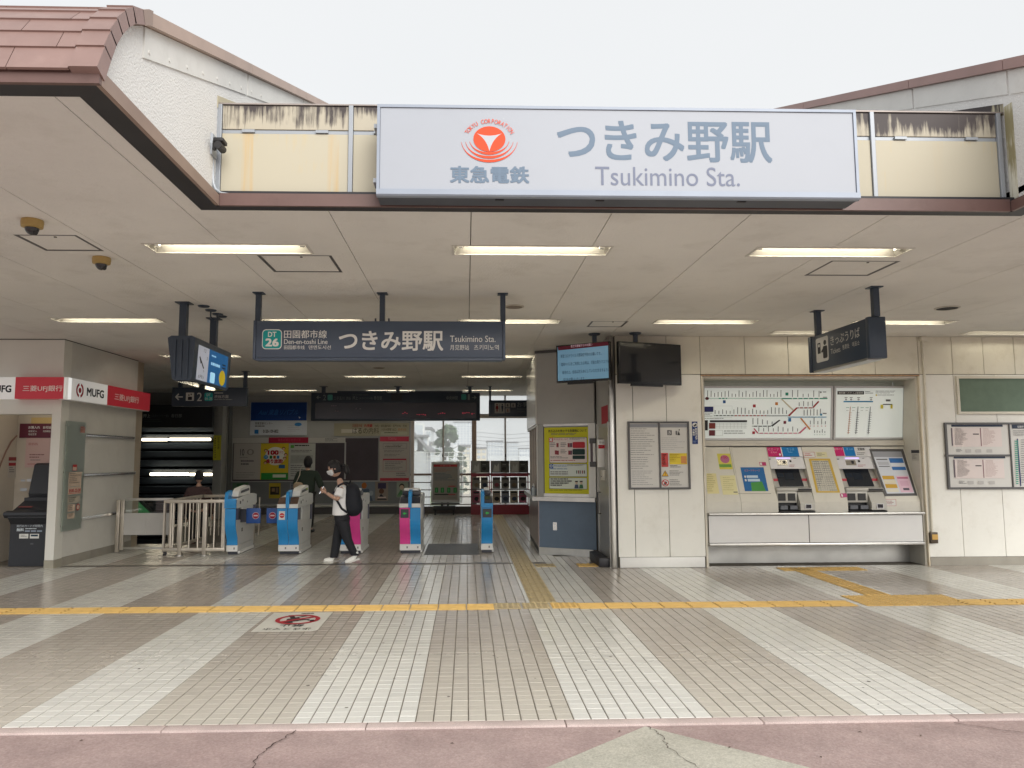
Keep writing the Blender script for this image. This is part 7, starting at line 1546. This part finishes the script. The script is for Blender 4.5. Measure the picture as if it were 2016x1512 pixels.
def rack(u0, u1, label, seed):
    YR = 21.35; a, b = oy(u0, 907, YR), oy(u1, 1012, YR); e = empty('leaflet_rack', ((a.x + b.x) / 2, YR, 0), label, 'leaflet rack', 'leaflet racks before the windows'); r = random.Random(seed)
    zz_ = [oy(950, v, YR).z for v in (907, 932, 936, 962, 966, 994)]
    box('base', e, a.x, b.x, YR - .02, YR + .28, 0.0, zz_[5], M_rack)
    for x in (a.x, b.x - .03): box('upright', e, x, x + .03, YR, YR + .03, zz_[5], zz_[0], M_rack)
    box('crossbar', e, a.x + .03, b.x - .03, YR, YR + .03, zz_[2] - .03, zz_[1] + .01, M_rack)
    n = max(1, round((b.x - a.x) / .52)); hw = (b.x - a.x - .02) / n
    for i in range(n):
        x = a.x + .01 + hw * i; h_ = box('header_poster', e, x + .005, x + hw - .005, YR - .014, YR - .002, zz_[1] + .015, zz_[0], ink('8d8c88'))
        pr = Print((0, YR - .014, 0), (0, -1, 0), metric=lambda u, v, x=x: (x + u * hw, zz_[1] + .015 + (1 - v) * (zz_[0] - zz_[1] - .015)))
        pr.rect(.02, .05, .5, .97, ink(r.choice(('8f8f8c', '9a9892', '7d7f82')))); pr.poly([(.1, .9), (.2, .3), (.3, .5), (.42, .2), (.45, .9)], ink('b8b8b4')); pr.rect(.52, .03, .98, .97, ink('4a4a48')); pr.text('SALUS', .54, .06, .96, .2, ink('1f1f20'), bold=.03); pr.disc(.58, .5, .82, .8, ink('2e2d2c'), 14); pr.lines(.62, .3, .95, .42, 1, ink('8a8a86')); pr.build('print', h_)
    m = max(2, round((b.x - a.x) / .24)); cw = (b.x - a.x - .08) / m
    for row, (zt_, zb3, cols) in enumerate(((zz_[2] - .05, zz_[3], ('7d7c76', '73726e', '85847e')), (zz_[4], zz_[5] + .06, ('978f84', 'a89a88', '6a7284', 'b08a52', 'a05a70')))):
        box('shelf', e, a.x + .03, b.x - .03, YR + .01, YR + .14, zb3 - .02, zb3 - .006, M_darkgrey)
        for i in range(m):
            x = a.x + .04 + cw * i; y = YR + .02
            L_ = MB().add([(x + .012, y, zb3), (x + cw - .012, y, zb3), (x + cw - .012, y + .05, zt_), (x + .012, y + .05, zt_), (x + .012, y + .02, zb3), (x + cw - .012, y + .02, zb3), (x + cw - .012, y + .07, zt_), (x + .012, y + .07, zt_)], [(0, 1, 2, 3), (5, 4, 7, 6), (1, 5, 6, 2), (4, 0, 3, 7), (3, 2, 6, 7)], ink(r.choice(cols))).build('magazine', e)
            pr = Print((x, y, zb3), (0, -1, -.1), metric=lambda u, v: (u * cw, (1 - v) * (zt_ - zb3)), d0=.006); pr.rect(.15, .08, .85, .2, ink('3a3a3c')); pr.rect(.15, .3, .8, .36, ink('85837c')); pr.disc(.25, .5, .8, .85, ink(r.choice(('2f2e30', '7a6a58', '8a4a52', '3a4458'))), 12); pr.build('cover_print', L_)
    return e
rack(927, 964.5, 'narrow red leaflet rack left of the wide one', 3); rack(966, 1041, 'wide red leaflet rack with rows of magazines by the booth', 5)

# ------------------------------------------------------------------ no phone-walking sticker on the floor
stk = empty('floor_sticker', (-1.7, 7.6, 0), 'white floor sticker with red prohibition ring near the yellow line', 'floor sticker')
MB().prism([(-1.99, 7.20), (-1.44, 7.20), (-1.385, 7.255), (-1.385, 8.05), (-1.99, 8.05)], 'z', .0012, .0024, mat('sticker_white', (.55, .54, .49), .45, var=.06, dirt=.15)).build('sheet', stk)
pr = Print((0, 0, .0025), (0, 0, 1), metric=lambda u, v: (-1.385 - u * .605, 7.20 + v * .85), d0=.0003)
pr.text('歩きスマホ', .12, .06, .86, .17, ink('2a2526'), bold=.012); pr.text('禁止', .28, .22, .66, .34, ink('2a2526'), bold=.012)
cx_, cy_2, RA = .47, .59, .36
def ring(ra, rb, m, n=40):
    for k in range(n):
        a0, a1 = 2 * math.pi * k / n, 2 * math.pi * (k + 1) / n; pr.k -= 1
        pr.poly([(cx_ + ra * math.cos(a0), cy_2 + .71 * ra * math.sin(a0)), (cx_ + rb * math.cos(a0), cy_2 + .71 * rb * math.sin(a0)), (cx_ + rb * math.cos(a1), cy_2 + .71 * rb * math.sin(a1)), (cx_ + ra * math.cos(a1), cy_2 + .71 * ra * math.sin(a1))], m)
    pr.k += 1
dk = ink('2a2426'); rdk = ink('a02430')
pr.disc(.50, .37, .72, .50, dk, 20); pr.poly([(.44, .50), (.62, .46), (.66, .62), (.50, .72), (.42, .60)], dk); pr.poly([(.48, .70), (.56, .68), (.36, .84), (.28, .82)], dk); pr.poly([(.52, .66), (.60, .64), (.70, .82), (.62, .84)], dk); pr.poly([(.44, .52), (.46, .58), (.30, .60), (.24, .54), (.28, .52), (.32, .56)], dk); pr.poly([(.18, .48), (.24, .46), (.26, .56), (.20, .57)], dk)
ring(RA, RA - .075, rdk); pr.poly([(.24, .76), (.19, .71), (.70, .42), (.75, .47)], rdk); pr.lines(.30, .90, .64, .94, 1, dk, thick=.8)
pr.build('print', stk)

# ------------------------------------------------------------------ people
M_skin = mat('skin', (.50, .31, .23), .5, var=.05, scale=20); M_hair = mat('black_hair', (.007, .006, .008), .55, bump=.5, bscale=160, stretch=(1, 1, .15))
M_mask = mat('white_mask', (.74, .75, .77), .8); M_shoe = mat('white_canvas_shoe', (.84, .84, .81), .7, var=.04); M_sole = mat('shoe_sole', (.68, .67, .64), .6)
def bake(o, name, m, parent=None, extra=None):
    dg = scratch(o); ev = o.evaluated_get(dg)
    me = bpy.data.meshes.new_from_object(ev, depsgraph=dg); bpy.data.objects.remove(o)
    me.name = name; me.materials.clear(); me.materials.append(m)
    me.polygons.foreach_set('use_smooth', [True] * len(me.polygons)); me.polygons.foreach_set('material_index', [0] * len(me.polygons))
    return me
def skinmesh(nodes, edges, root, sub=2):
    """nodes: {key: (position, radius or (rx, ry))}"""
    ks = list(nodes); me = bpy.data.meshes.new('skel'); me.from_pydata([tuple(nodes[k][0]) for k in ks], [(ks.index(a), ks.index(b)) for a, b in edges], [])
    o = bpy.data.objects.new('skel', me)
    md = o.modifiers.new('skin', 'SKIN'); md.use_smooth_shade = True; md.branch_smoothing = .4
    for i, k in enumerate(ks):
        r = nodes[k][1]; sv = me.skin_vertices[0].data[i]; sv.radius = r if isinstance(r, tuple) else (r, r); sv.use_root = (k == root)
    ss = o.modifiers.new('sub', 'SUBSURF'); ss.levels = sub; ss.render_levels = sub
    return o
def add_part(name, me, parent, M=None):
    if M is not None: me.transform(M)
    o = bpy.data.objects.new(name, me); COL.objects.link(o); o.parent = parent; o.matrix_parent_inverse = Matrix.Translation(parent.location).inverted(); return o
def head_mesh(c, f, s=1.0, down=0.0):
    """a head with brow, nose, mouth, chin and ears; c centre, f facing in plan, down = nod angle"""
    bm = bmesh.new(); bmesh.ops.create_uvsphere(bm, u_segments=28, v_segments=20, radius=1.0)
    for v in bm.verts:
        x, y, z = v.co                                    # y is forward
        w = .074 * (1 - .16 * max(0, -z)); d = .096 * (1 - .10 * max(0, -z)); h = .116
        q = Vector((x * w, y * d, z * h))
        if y > .5 and abs(x) < .30 and -.35 < z < .12: q.y += .020 * (1 - abs(x) / .3) * (1 - abs(z + .14) / .26)
        if y > .4 and abs(z - .05) < .14 and .2 < abs(x) < .5: q.y -= .006
        if y > .3 and z < -.62: q.y += .012
        if abs(x) > .9 and -.30 < z < .15 and -.25 < y < .2: q.x += math.copysign(.014, x); q.y -= .008
        v.co = q * s
    R_ = Matrix.Rotation(math.atan2(f[1], f[0]) - math.pi / 2, 4, 'Z') @ Matrix.Rotation(-down, 4, 'X')
    bm.transform(Matrix.Translation(c) @ R_); me = bpy.data.meshes.new('head'); bm.to_mesh(me); bm.free(); return me, Matrix.Translation(c) @ R_
def join(meshes):
    bm = bmesh.new()
    for m in meshes: bm.from_mesh(m)
    me = bpy.data.meshes.new('joined'); bm.to_mesh(me); bm.free(); return me
def fuse(me, voxel, name, m):
    o = bpy.data.objects.new('fuse', me); r = o.modifiers.new('r', 'REMESH'); r.mode = 'VOXEL'; r.voxel_size = voxel; r.use_smooth_shade = True
    sm = o.modifiers.new('s', 'SMOOTH'); sm.factor = .5; sm.iterations = 2
    return bake(o, name, m)
def hand_chains(wrist, d, palm_n, side=1):
    """palm and five bent fingers closing forward: returns skeleton nodes and edges"""
    d = Vector(d).normalized(); n = Vector(palm_n).normalized(); s_ = d.cross(n).normalized() * side
    nd = {'w': (wrist, .020), 'p': (wrist + d * .045, (.034, .016)), 'k': (wrist + d * .085, (.036, .013))}; ed = [('w', 'p'), ('p', 'k')]
    lens = (.055, .062, .058, .045)
    out = [(nd, ed, 'w')]
    for i, L_ in enumerate(lens):
        b = wrist + d * .085 + s_ * (.027 - .018 * i)
        a1 = b + (d * .8 + n * .55).normalized() * L_ * .5; a2 = a1 + (d * .1 + n * 1.0).normalized() * L_ * .38; a3 = a2 + (n * .8 - d * .55).normalized() * L_ * .26
        out.append(({'a': (b - d * .02, .0095), 'b': (a1, .0085), 'c': (a2, .008), 'e': (a3, .007)}, [('a', 'b'), ('b', 'c'), ('c', 'e')], 'a'))
    b = wrist + d * .035 + s_ * .026; out.append(({'a': (b, .012), 'b': (b + (d * .5 + s_ * .5 + n * .5).normalized() * .04, .0105), 'c': (b + (d * .9 + s_ * .3 + n * .7).normalized() * .072, .009)}, [('a', 'b'), ('b', 'c')], 'a'))
    return out
def hairshell(M, cut, s=1.0, puff=1.13, fringe=.25):
    bm = bmesh.new(); bmesh.ops.create_uvsphere(bm, u_segments=30, v_segments=22, radius=1.0); r = random.Random(4)
    kill = [v for v in bm.verts if not cut(*v.co)]
    bmesh.ops.delete(bm, geom=kill, context='VERTS')
    for v in bm.verts:
        x, y, z = v.co; k = puff + .025 * math.sin(9 * math.atan2(x, y) + 5 * z); v.co = Vector((x * .076 * k, y * .098 * k, z * .118 * k + .002)) * s
    bmesh.ops.solidify(bm, geom=bm.faces[:], thickness=.012)
    bm.transform(M); me = bpy.data.meshes.new('hair'); bm.to_mesh(me); bm.free(); me.materials.append(M_hair); me.polygons.foreach_set('use_smooth', [True] * len(me.polygons)); return me
def blob(c, r, m, seg=18, R_=None, sq=1.0):
    bm = bmesh.new(); bmesh.ops.create_uvsphere(bm, u_segments=seg, v_segments=seg * 2 // 3, radius=1.0)
    for v in bm.verts:
        q = Vector([math.copysign(abs(a) ** sq, a) * b for a, b in zip(v.co, r)]); v.co = q
    bm.transform(Matrix.Translation(c) @ (R_ or Matrix.Identity(4))); me = bpy.data.meshes.new('blob'); bm.to_mesh(me); bm.free(); me.materials.append(m); me.polygons.foreach_set('use_smooth', [True] * len(me.polygons)); return me

# --- person walking to the left, reading a phone
YP = 11.90
def W(u, v, dy=0.0): return oy(u, v, YP) + Vector((0, dy, 0))
wk = empty('person', (W(672, 1090).x, YP, 0), 'person in white shirt and black trousers walking left with a phone', 'person')
sh, hp = .155, .085
N_ = {'pel': (W(674, 1020), .085), 'wst': (W(672.5, 998), .08), 'chs': (W(673, 972), .088), 'nkb': (W(672, 955), .055), 'nkt': (W(667, 941), .046)}
near, far = -1, 1
N_.update({'shn': (W(674, 961, -sh), .052), 'eln': (W(669, 983, -sh - .03), .040), 'win': (W(645, 970, -.10), .026), 'shf': (W(672, 961, sh), .052), 'elf': (W(660, 983, sh + .03), .040), 'wif': (W(642, 973, .10), .026)})
N_.update({'hpn': (W(677, 1024, -hp), .07), 'knn': (W(685, 1060, -hp), .05), 'ann': (W(702, 1090, -hp), .034), 'ton': (W(692, 1101, -hp), .018), 'hpf': (W(671, 1024, hp), .07), 'knf': (W(662, 1059, hp), .05), 'anf': (W(656, 1097, hp), .034), 'tof': (W(643, 1105, hp), .018)})
E_ = [('pel', 'wst'), ('wst', 'chs'), ('chs', 'nkb'), ('nkb', 'nkt'), ('chs', 'shn'), ('shn', 'eln'), ('eln', 'win'), ('chs', 'shf'), ('shf', 'elf'), ('elf', 'wif'), ('pel', 'hpn'), ('hpn', 'knn'), ('knn', 'ann'), ('ann', 'ton'), ('pel', 'hpf'), ('hpf', 'knf'), ('knf', 'anf'), ('anf', 'tof')]
bodyp = [bake(skinmesh(N_, E_, 'pel'), 'b', M_skin)]
hc = W(659, 923); hm, HM = head_mesh(hc, (-1, 0), 1.06, down=.30); bodyp.append(hm)
for w_, e_, sd in (('win', 'eln', 1), ('wif', 'elf', -1)):
    d = N_[w_][0] - N_[e_][0]; dd = Vector((d.x, d.y * .4, d.z)).normalized()
    for nd, ed, rt_ in hand_chains(N_[w_][0], dd, (0, .55 * sd, .85) if False else (0, .8 * sd, .45), side=-sd): bodyp.append(bake(skinmesh(nd, ed, rt_), 'f', M_skin))
me = fuse(join(bodyp), .0055, 'body', M_skin); add_part('body', me, wk)
# clothes
def loft(rings, m, seg=22, cap0=True, cap1=True, wob=0.0, seed=1):
    """rings: (centre, rx, ry[, tilt]) joined into a sleeve of cloth"""
    r = random.Random(seed); ph = [r.uniform(0, 6.28) for _ in range(4)]; bm = bmesh.new(); rows = []
    for i, rg in enumerate(rings):
        c, rx, ry = Vector(rg[0]), rg[1], rg[2]; row = []
        for k in range(seg):
            t = 2 * math.pi * k / seg; w = 1 + wob * (math.sin(5 * t + ph[0] + i * .9) + .7 * math.sin(9 * t + ph[1] - i * 1.3))
            row.append(bm.verts.new(c + Vector((math.cos(t) * rx * w, math.sin(t) * ry * w, (rg[3] if len(rg) > 3 else 0) * math.cos(t)))))
        rows.append(row)
    for a_, b_ in zip(rows, rows[1:]):
        for k in range(seg): bm.faces.new((a_[k], b_[k], b_[(k + 1) % seg], a_[(k + 1) % seg]))
    if cap0: bm.faces.new(rows[0])
    if cap1: bm.faces.new(rows[-1][::-1])
    bmesh.ops.recalc_face_normals(bm, faces=bm.faces[:]); me = bpy.data.meshes.new('loft'); bm.to_mesh(me); bm.free(); return me
def cloth(name, meshes, m, parent, voxel=.009):
    me = fuse(join(meshes), voxel, name, m); return add_part(name, me, parent)
def limb(p, q, r0, r1, n=6, wob=.02, seed=2):
    p, q = Vector(p), Vector(q); return [(p.lerp(q, i / n), r0 + (r1 - r0) * i / n, r0 + (r1 - r0) * i / n) for i in range(n + 1)]
M_tee = mat('white_shirt', (.86, .86, .87), .85, var=.03, bump=.35, bscale=18)
tor = [(W(672, 954.5), .052, .062), (W(672.5, 957.5), .075, .105), (W(673, 960.5), .098, .155), (W(673, 966), .112, .175), (W(672.5, 976), .122, .168), (W(671.5, 988), .124, .156), (W(671, 1000), .126, .152), (W(671, 1009), .130, .155), (W(671, 1014), .131, .157)]
def sleeve(a, b, r0, r1):
    a, b = Vector(a), Vector(b); d = (b - a).normalized(); mb = MB(); mb.tube([a.lerp(b, k / 5) for k in range(6)], r0, M_tee, 16, r1=r1); return mb.mesh('s')
cloth('shirt', [loft(tor, M_tee, wob=.012), sleeve(W(673.5, 962, -sh + .02), W(669.5, 977, -sh - .035), .066, .072), sleeve(W(672, 962, sh - .02), W(667, 977, sh + .035), .066, .072)], M_tee, wk)
M_trs = mat('black_trousers', (.012, .013, .018), .8, bump=.35, bscale=18)
def leg(h, k, a, r):
    h, k, a = Vector(h), Vector(k), Vector(a); P = [h, h.lerp(k, .35), h.lerp(k, .7), k, k.lerp(a, .35), k.lerp(a, .7), a]; return loft([(p, r[i], r[i] * .98) for i, p in enumerate(P)], M_trs, 18, wob=.018, seed=int(h.x * 100) % 7)
pel_ = loft([(W(672.5, 1003), .108, .135), (W(673, 1012), .116, .145), (W(674, 1022), .122, .15), (W(674.5, 1031), .105, .14)], M_trs)
cloth('trousers', [pel_, leg(W(676.5, 1024, -hp), W(685, 1060, -hp), W(700.5, 1092, -hp), (.100, .094, .083, .076, .070, .066, .062)), leg(W(671.5, 1024, hp), W(662.5, 1059, hp), W(655.5, 1099, hp), (.100, .094, .083, .076, .070, .066, .062))], M_trs, wk)
def shoe(ank, toe, heel, dy):
    t_, h_ = W(*toe, dy), W(*heel, dy); a_ = W(*ank, dy); d = (t_ - h_); d.y = 0; L_ = d.length; d.normalize(); up = Vector((-d.z, 0, d.x)); up = up if up.z > 0 else -up
    nd = {'b': (a_ + Vector((0, 0, .055)), .050), 'a': (a_ + Vector((0, 0, .01)), .054), 'h': (h_ + up * .042 + d * .035, (.042, .046)), 'm': (h_ + d * L_ * .5 + up * .042, (.044, .042)), 't': (h_ + d * L_ * .82 + up * .036, (.042, .034)), 'u': (h_ + d * L_ * .97 + up * .03, (.03, .026))}
    me = bake(skinmesh(nd, [('b', 'a'), ('a', 'h'), ('h', 'm'), ('m', 't'), ('t', 'u')], 'h'), 'shoe', M_shoe); o = add_part('shoe', me, wk)
    mb = MB(); R_ = []
    for k, (f, w_) in enumerate(((-.02, .026), (.06, .036), (.3, .036), (.62, .043), (.85, .040), (.99, .022))):
        c_ = h_ + d * L_ * f; R_ += [c_ + Vector((0, -w_, 0)), c_ + Vector((0, w_, 0)), c_ + Vector((0, w_, 0)) + up * .024, c_ + Vector((0, -w_, 0)) + up * .024]
    fs = [(0, 1, 2, 3), (23, 22, 21, 20)]
    for k in range(5):
        for a in range(4): b = (a + 1) % 4; fs.append((4 * k + a, 4 * k + 4 + a, 4 * k + 4 + b, 4 * k + b))
    mb.add(R_, fs, M_sole); so = mb.build('sole', None); so.parent = o
shoe((656, 1096), (634, 1109), (665, 1108.5), hp); shoe((701, 1090), (681, 1110), (709, 1100), -hp)
hm_ = hairshell(HM, lambda x, y, z: (z > .42 if y > .62 else z > .05 if y > .2 else z > -.62), 1.06); add_part('hair', hm_, wk)
add_part('ponytail', blob(W(682, 925), (.045, .045, .085), M_hair, R_=Matrix.Rotation(-.25, 4, 'Y')), wk); add_part('ponytail_root', blob(W(676, 916), (.035, .035, .03), M_hair), wk)
pb = MB(); 
for k in range(5):
    t0, t1 = -.5 + .2 * k, -.5 + .2 * (k + 1); P = lambda t, v: W(672, v) + Vector((-math.cos(t) * .133, math.sin(t) * .178, 0)); pb.quad(P(t0, 985), P(t0, 968), P(t1, 968), P(t1, 985), ink('1c2244'))
pb.build('shirt_print', wk)
# surgical mask over nose and mouth
bm = bmesh.new(); bmesh.ops.create_uvsphere(bm, u_segments=28, v_segments=20, radius=1.0)
bmesh.ops.delete(bm, geom=[v for v in bm.verts if not (v.co.y > .18 and -.80 < v.co.z < .02)], context='VERTS')
for v in bm.verts: x, y, z = v.co; v.co = Vector((x * .080, y * .108 + (.018 if abs(x) < .35 and z > -.5 else .004), z * .120)) * 1.06
bmesh.ops.solidify(bm, geom=bm.faces[:], thickness=.004); bm.transform(HM); me = bpy.data.meshes.new('mask'); bm.to_mesh(me); bm.free(); me.materials.append(M_mask); me.polygons.foreach_set('use_smooth', [True] * len(me.polygons)); mk = add_part('mask', me, wk)
MB().tube([HM @ Vector(p) for p in ((-.062, .05, -.02), (-.080, .0, .0), (-.082, -.012, -.02), (-.066, .04, -.055))], .0022, M_mask, 5).build('ear_loop', wk)
for sx in (-1, 1):
    add_part('eye', blob(HM @ Vector((sx * .030, .094, .012)), (.010, .006, .006), mat('eye_dark', (.02, .015, .012), .2), 10, R_=HM.to_3x3().to_4x4()), wk)
ph = empty('phone', W(633, 964), 'small bright phone held by the walking person', 'phone'); R_ = Matrix.Translation(W(632.5, 964.5)) @ Matrix.Rotation(.5, 4, 'Y')
MB().box(-.004, .004, -.036, .036, -.07, .07, M_rubber, M=R_, bev=.003).build('case', ph, smooth=True); MB().box(.0042, .0048, -.032, .032, -.064, .064, mat('phone_screen', (.7, .75, .8), .2, emit=.6), M=R_).build('screen', ph)
bp_ = empty('backpack', W(694, 985), 'black backpack worn by the walking person', 'backpack'); M_bag = mat('black_nylon', (.006, .008, .015), .75, bump=.4, bscale=22)
add_part('bag', blob(W(695, 984), (.125, .15, .255), M_bag, 22, R_=Matrix.Rotation(-.10, 4, 'Y'), sq=.72), bp_); add_part('front_pocket', blob(W(704, 993), (.075, .115, .14), M_bag, 16, R_=Matrix.Rotation(-.10, 4, 'Y'), sq=.75), bp_)
for dy in (-.115, .115):
    MB().tube([W(686, 954, dy), W(679, 950.5, dy), W(670, 955, dy * 1.15), W(663, 968, dy * 1.3), W(667, 984, dy * 1.5), W(676, 1000, dy * 1.35), W(686, 1008, dy)], .017, M_bag, 8).build('strap', bp_, smooth=True)
MB().tube([W(688, 953, -.04), W(690, 947, -.03), W(690, 947, .03), W(688, 953, .04)], .009, M_bag, 6).build('grab_handle', bp_, smooth=True)
# --- two people seen from behind
def standing(base, H, fdir, label, top_m, leg_m, coat, bob, arms, width=1.0):
    e = empty('person', base, label, 'person'); A = math.atan2(fdir[1], fdir[0]) - math.pi / 2; M = Matrix.Translation(base) @ Matrix.Rotation(A, 4, 'Z') @ Matrix.Scale(H, 4)
    T = lambda x, y, z: M @ Vector((x, y, z)); S = H
    nd = {'pel': (T(0, 0, .53), .075 * S), 'wst': (T(0, 0, .61), .065 * S), 'chs': (T(0, 0, .73), .072 * S), 'nkb': (T(0, 0, .82), .034 * S), 'nkt': (T(0, .008, .87), .030 * S)}; ed = [('pel', 'wst'), ('wst', 'chs'), ('chs', 'nkb'), ('nkb', 'nkt')]
    parts = []; 
    for s_ in (-1, 1):
        el, wr = arms[s_]; k = str(s_)
        nd.update({'s' + k: (T(s_ * .10, 0, .79), .032 * S), 'e' + k: (T(*el), .025 * S), 'w' + k: (T(*wr), .017 * S), 'h' + k: (T(s_ * .05, 0, .50), .055 * S), 'k' + k: (T(s_ * .055, .012, .28), .036 * S), 'a' + k: (T(s_ * .055, -.01, .045), .025 * S), 't' + k: (T(s_ * .065, .085, .018), .018 * S)})
        ed += [('chs', 's' + k), ('s' + k, 'e' + k), ('e' + k, 'w' + k), ('pel', 'h' + k), ('h' + k, 'k' + k), ('k' + k, 'a' + k), ('a' + k, 't' + k)]
    parts.append(bake(skinmesh(nd, ed, 'pel'), 'b', M_skin)); hm, HM2 = head_mesh(T(0, .012, .93), fdir, H * .60); parts.append(hm)
    for s_ in (-1, 1):
        d = nd['w%d' % s_][0] - nd['e%d' % s_][0]
        for n2, e2, r2 in hand_chains(nd['w%d' % s_][0], d, Matrix.Rotation(A, 3, 'Z') @ Vector((-s_ * .9, .2, 0)), side=1): parts.append(bake(skinmesh(n2, e2, r2), 'f', M_skin))
    add_part('body', fuse(join(parts), .008, 'body', M_skin), e)
    g = {'pel': (T(0, 0, .44 if coat else .52), ((.105 if coat else .085) * S * width, .085 * S)), 'wst': (T(0, 0, .60), (.095 * S * width, .08 * S)), 'chs': (T(0, 0, .73), (.10 * S * width, .085 * S)), 'nkb': (T(0, 0, .825), (.045 * S, .045 * S))}; ge = [('pel', 'wst'), ('wst', 'chs'), ('chs', 'nkb')]
    for s_ in (-1, 1):
        el, wr = arms[s_]; k = str(s_); e1, w1 = Vector(el), Vector(wr); wq = e1.lerp(w1, .92)
        g.update({'s' + k: (T(s_ * .105 * width, 0, .785), .050 * S), 'e' + k: (T(*el), .046 * S), 'w' + k: (T(*wq), .036 * S)}); ge += [('chs', 's' + k), ('s' + k, 'e' + k), ('e' + k, 'w' + k)]
    add_part('coat' if coat else 'jacket', bake(skinmesh(g, ge, 'pel'), 'coat', top_m), e)
    p_ = {'pel': (T(0, 0, .53), (.08 * S, .07 * S))}; pe = []
    for s_ in (-1, 1): k = str(s_); p_.update({'h' + k: (T(s_ * .05, 0, .49), .062 * S), 'k' + k: (T(s_ * .055, .012, .28), .050 * S), 'a' + k: (T(s_ * .055, -.008, .055), .042 * S)}); pe += [('pel', 'h' + k), ('h' + k, 'k' + k), ('k' + k, 'a' + k)]
    add_part('trousers', bake(skinmesh(p_, pe, 'pel'), 'trousers', leg_m), e)
    for s_ in (-1, 1): add_part('shoe', blob(T(s_ * .06, .035, .024), (.028 * S, .075 * S, .024 * S), M_rubber, 14, R_=Matrix.Rotation(A, 4, 'Z'), sq=.8), e)
    cut = (lambda x, y, z: (z > .35 if y > .55 else z > -.95 if y < .25 else z > -.4)) if bob else (lambda x, y, z: (z > .4 if y > .5 else z > -.5))
    add_part('hair', hairshell(HM2, cut, H * .60, 1.2 if bob else 1.12), e)
    return e, T
bx_ = oy(604, 1000, 16.5).x
gp_, T = standing(Vector((bx_, 16.5, 0)), 1.62, (.25, 1), 'person in a loose dark green coat standing behind the gates', mat('green_coat', (.028, .045, .032), .85, var=.1, bump=.4, bscale=10), mat('dark_skirt', (.018, .018, .02), .8), True, True, {-1: ((-.185, .02, .62), (-.12, .15, .58)), 1: ((.185, .02, .62), (.14, .15, .60))}, 1.18)
tb = empty('tote_bag', T(-.13, .02, .56), 'cream tote bag hanging from the green-coated shoulder', 'bag'); q0 = oy(587, 957, 16.38)
add_part('bag', blob(q0, (.105, .05, .085), mat('tote_canvas', (.42, .32, .21), .85, bump=.3), 16, sq=.75), tb); MB().tube([q0 + Vector((-.05, 0, .06)), oy(590, 935, 16.40), oy(591.5, 922, 16.42), oy(594, 921, 16.55)], .009, mat('tote_strap', (.55, .48, .38), .8), 6).build('strap', tb, smooth=True)
bx_ = oy(391, 960, 15.1).x
standing(Vector((bx_, 15.1, -.335)), 1.68, (-.1, 1), 'person in a brown jacket going down the dark stairs', mat('brown_jacket', (.065, .036, .036), .8, var=.1, bump=.3), mat('dark_trousers', (.02, .02, .022), .8), False, False, {-1: ((-.145, -.01, .62), (-.15, .05, .48)), 1: ((.145, -.01, .62), (.15, .05, .48))}, 1.0)

bpy.data.scenes.remove(SCR)
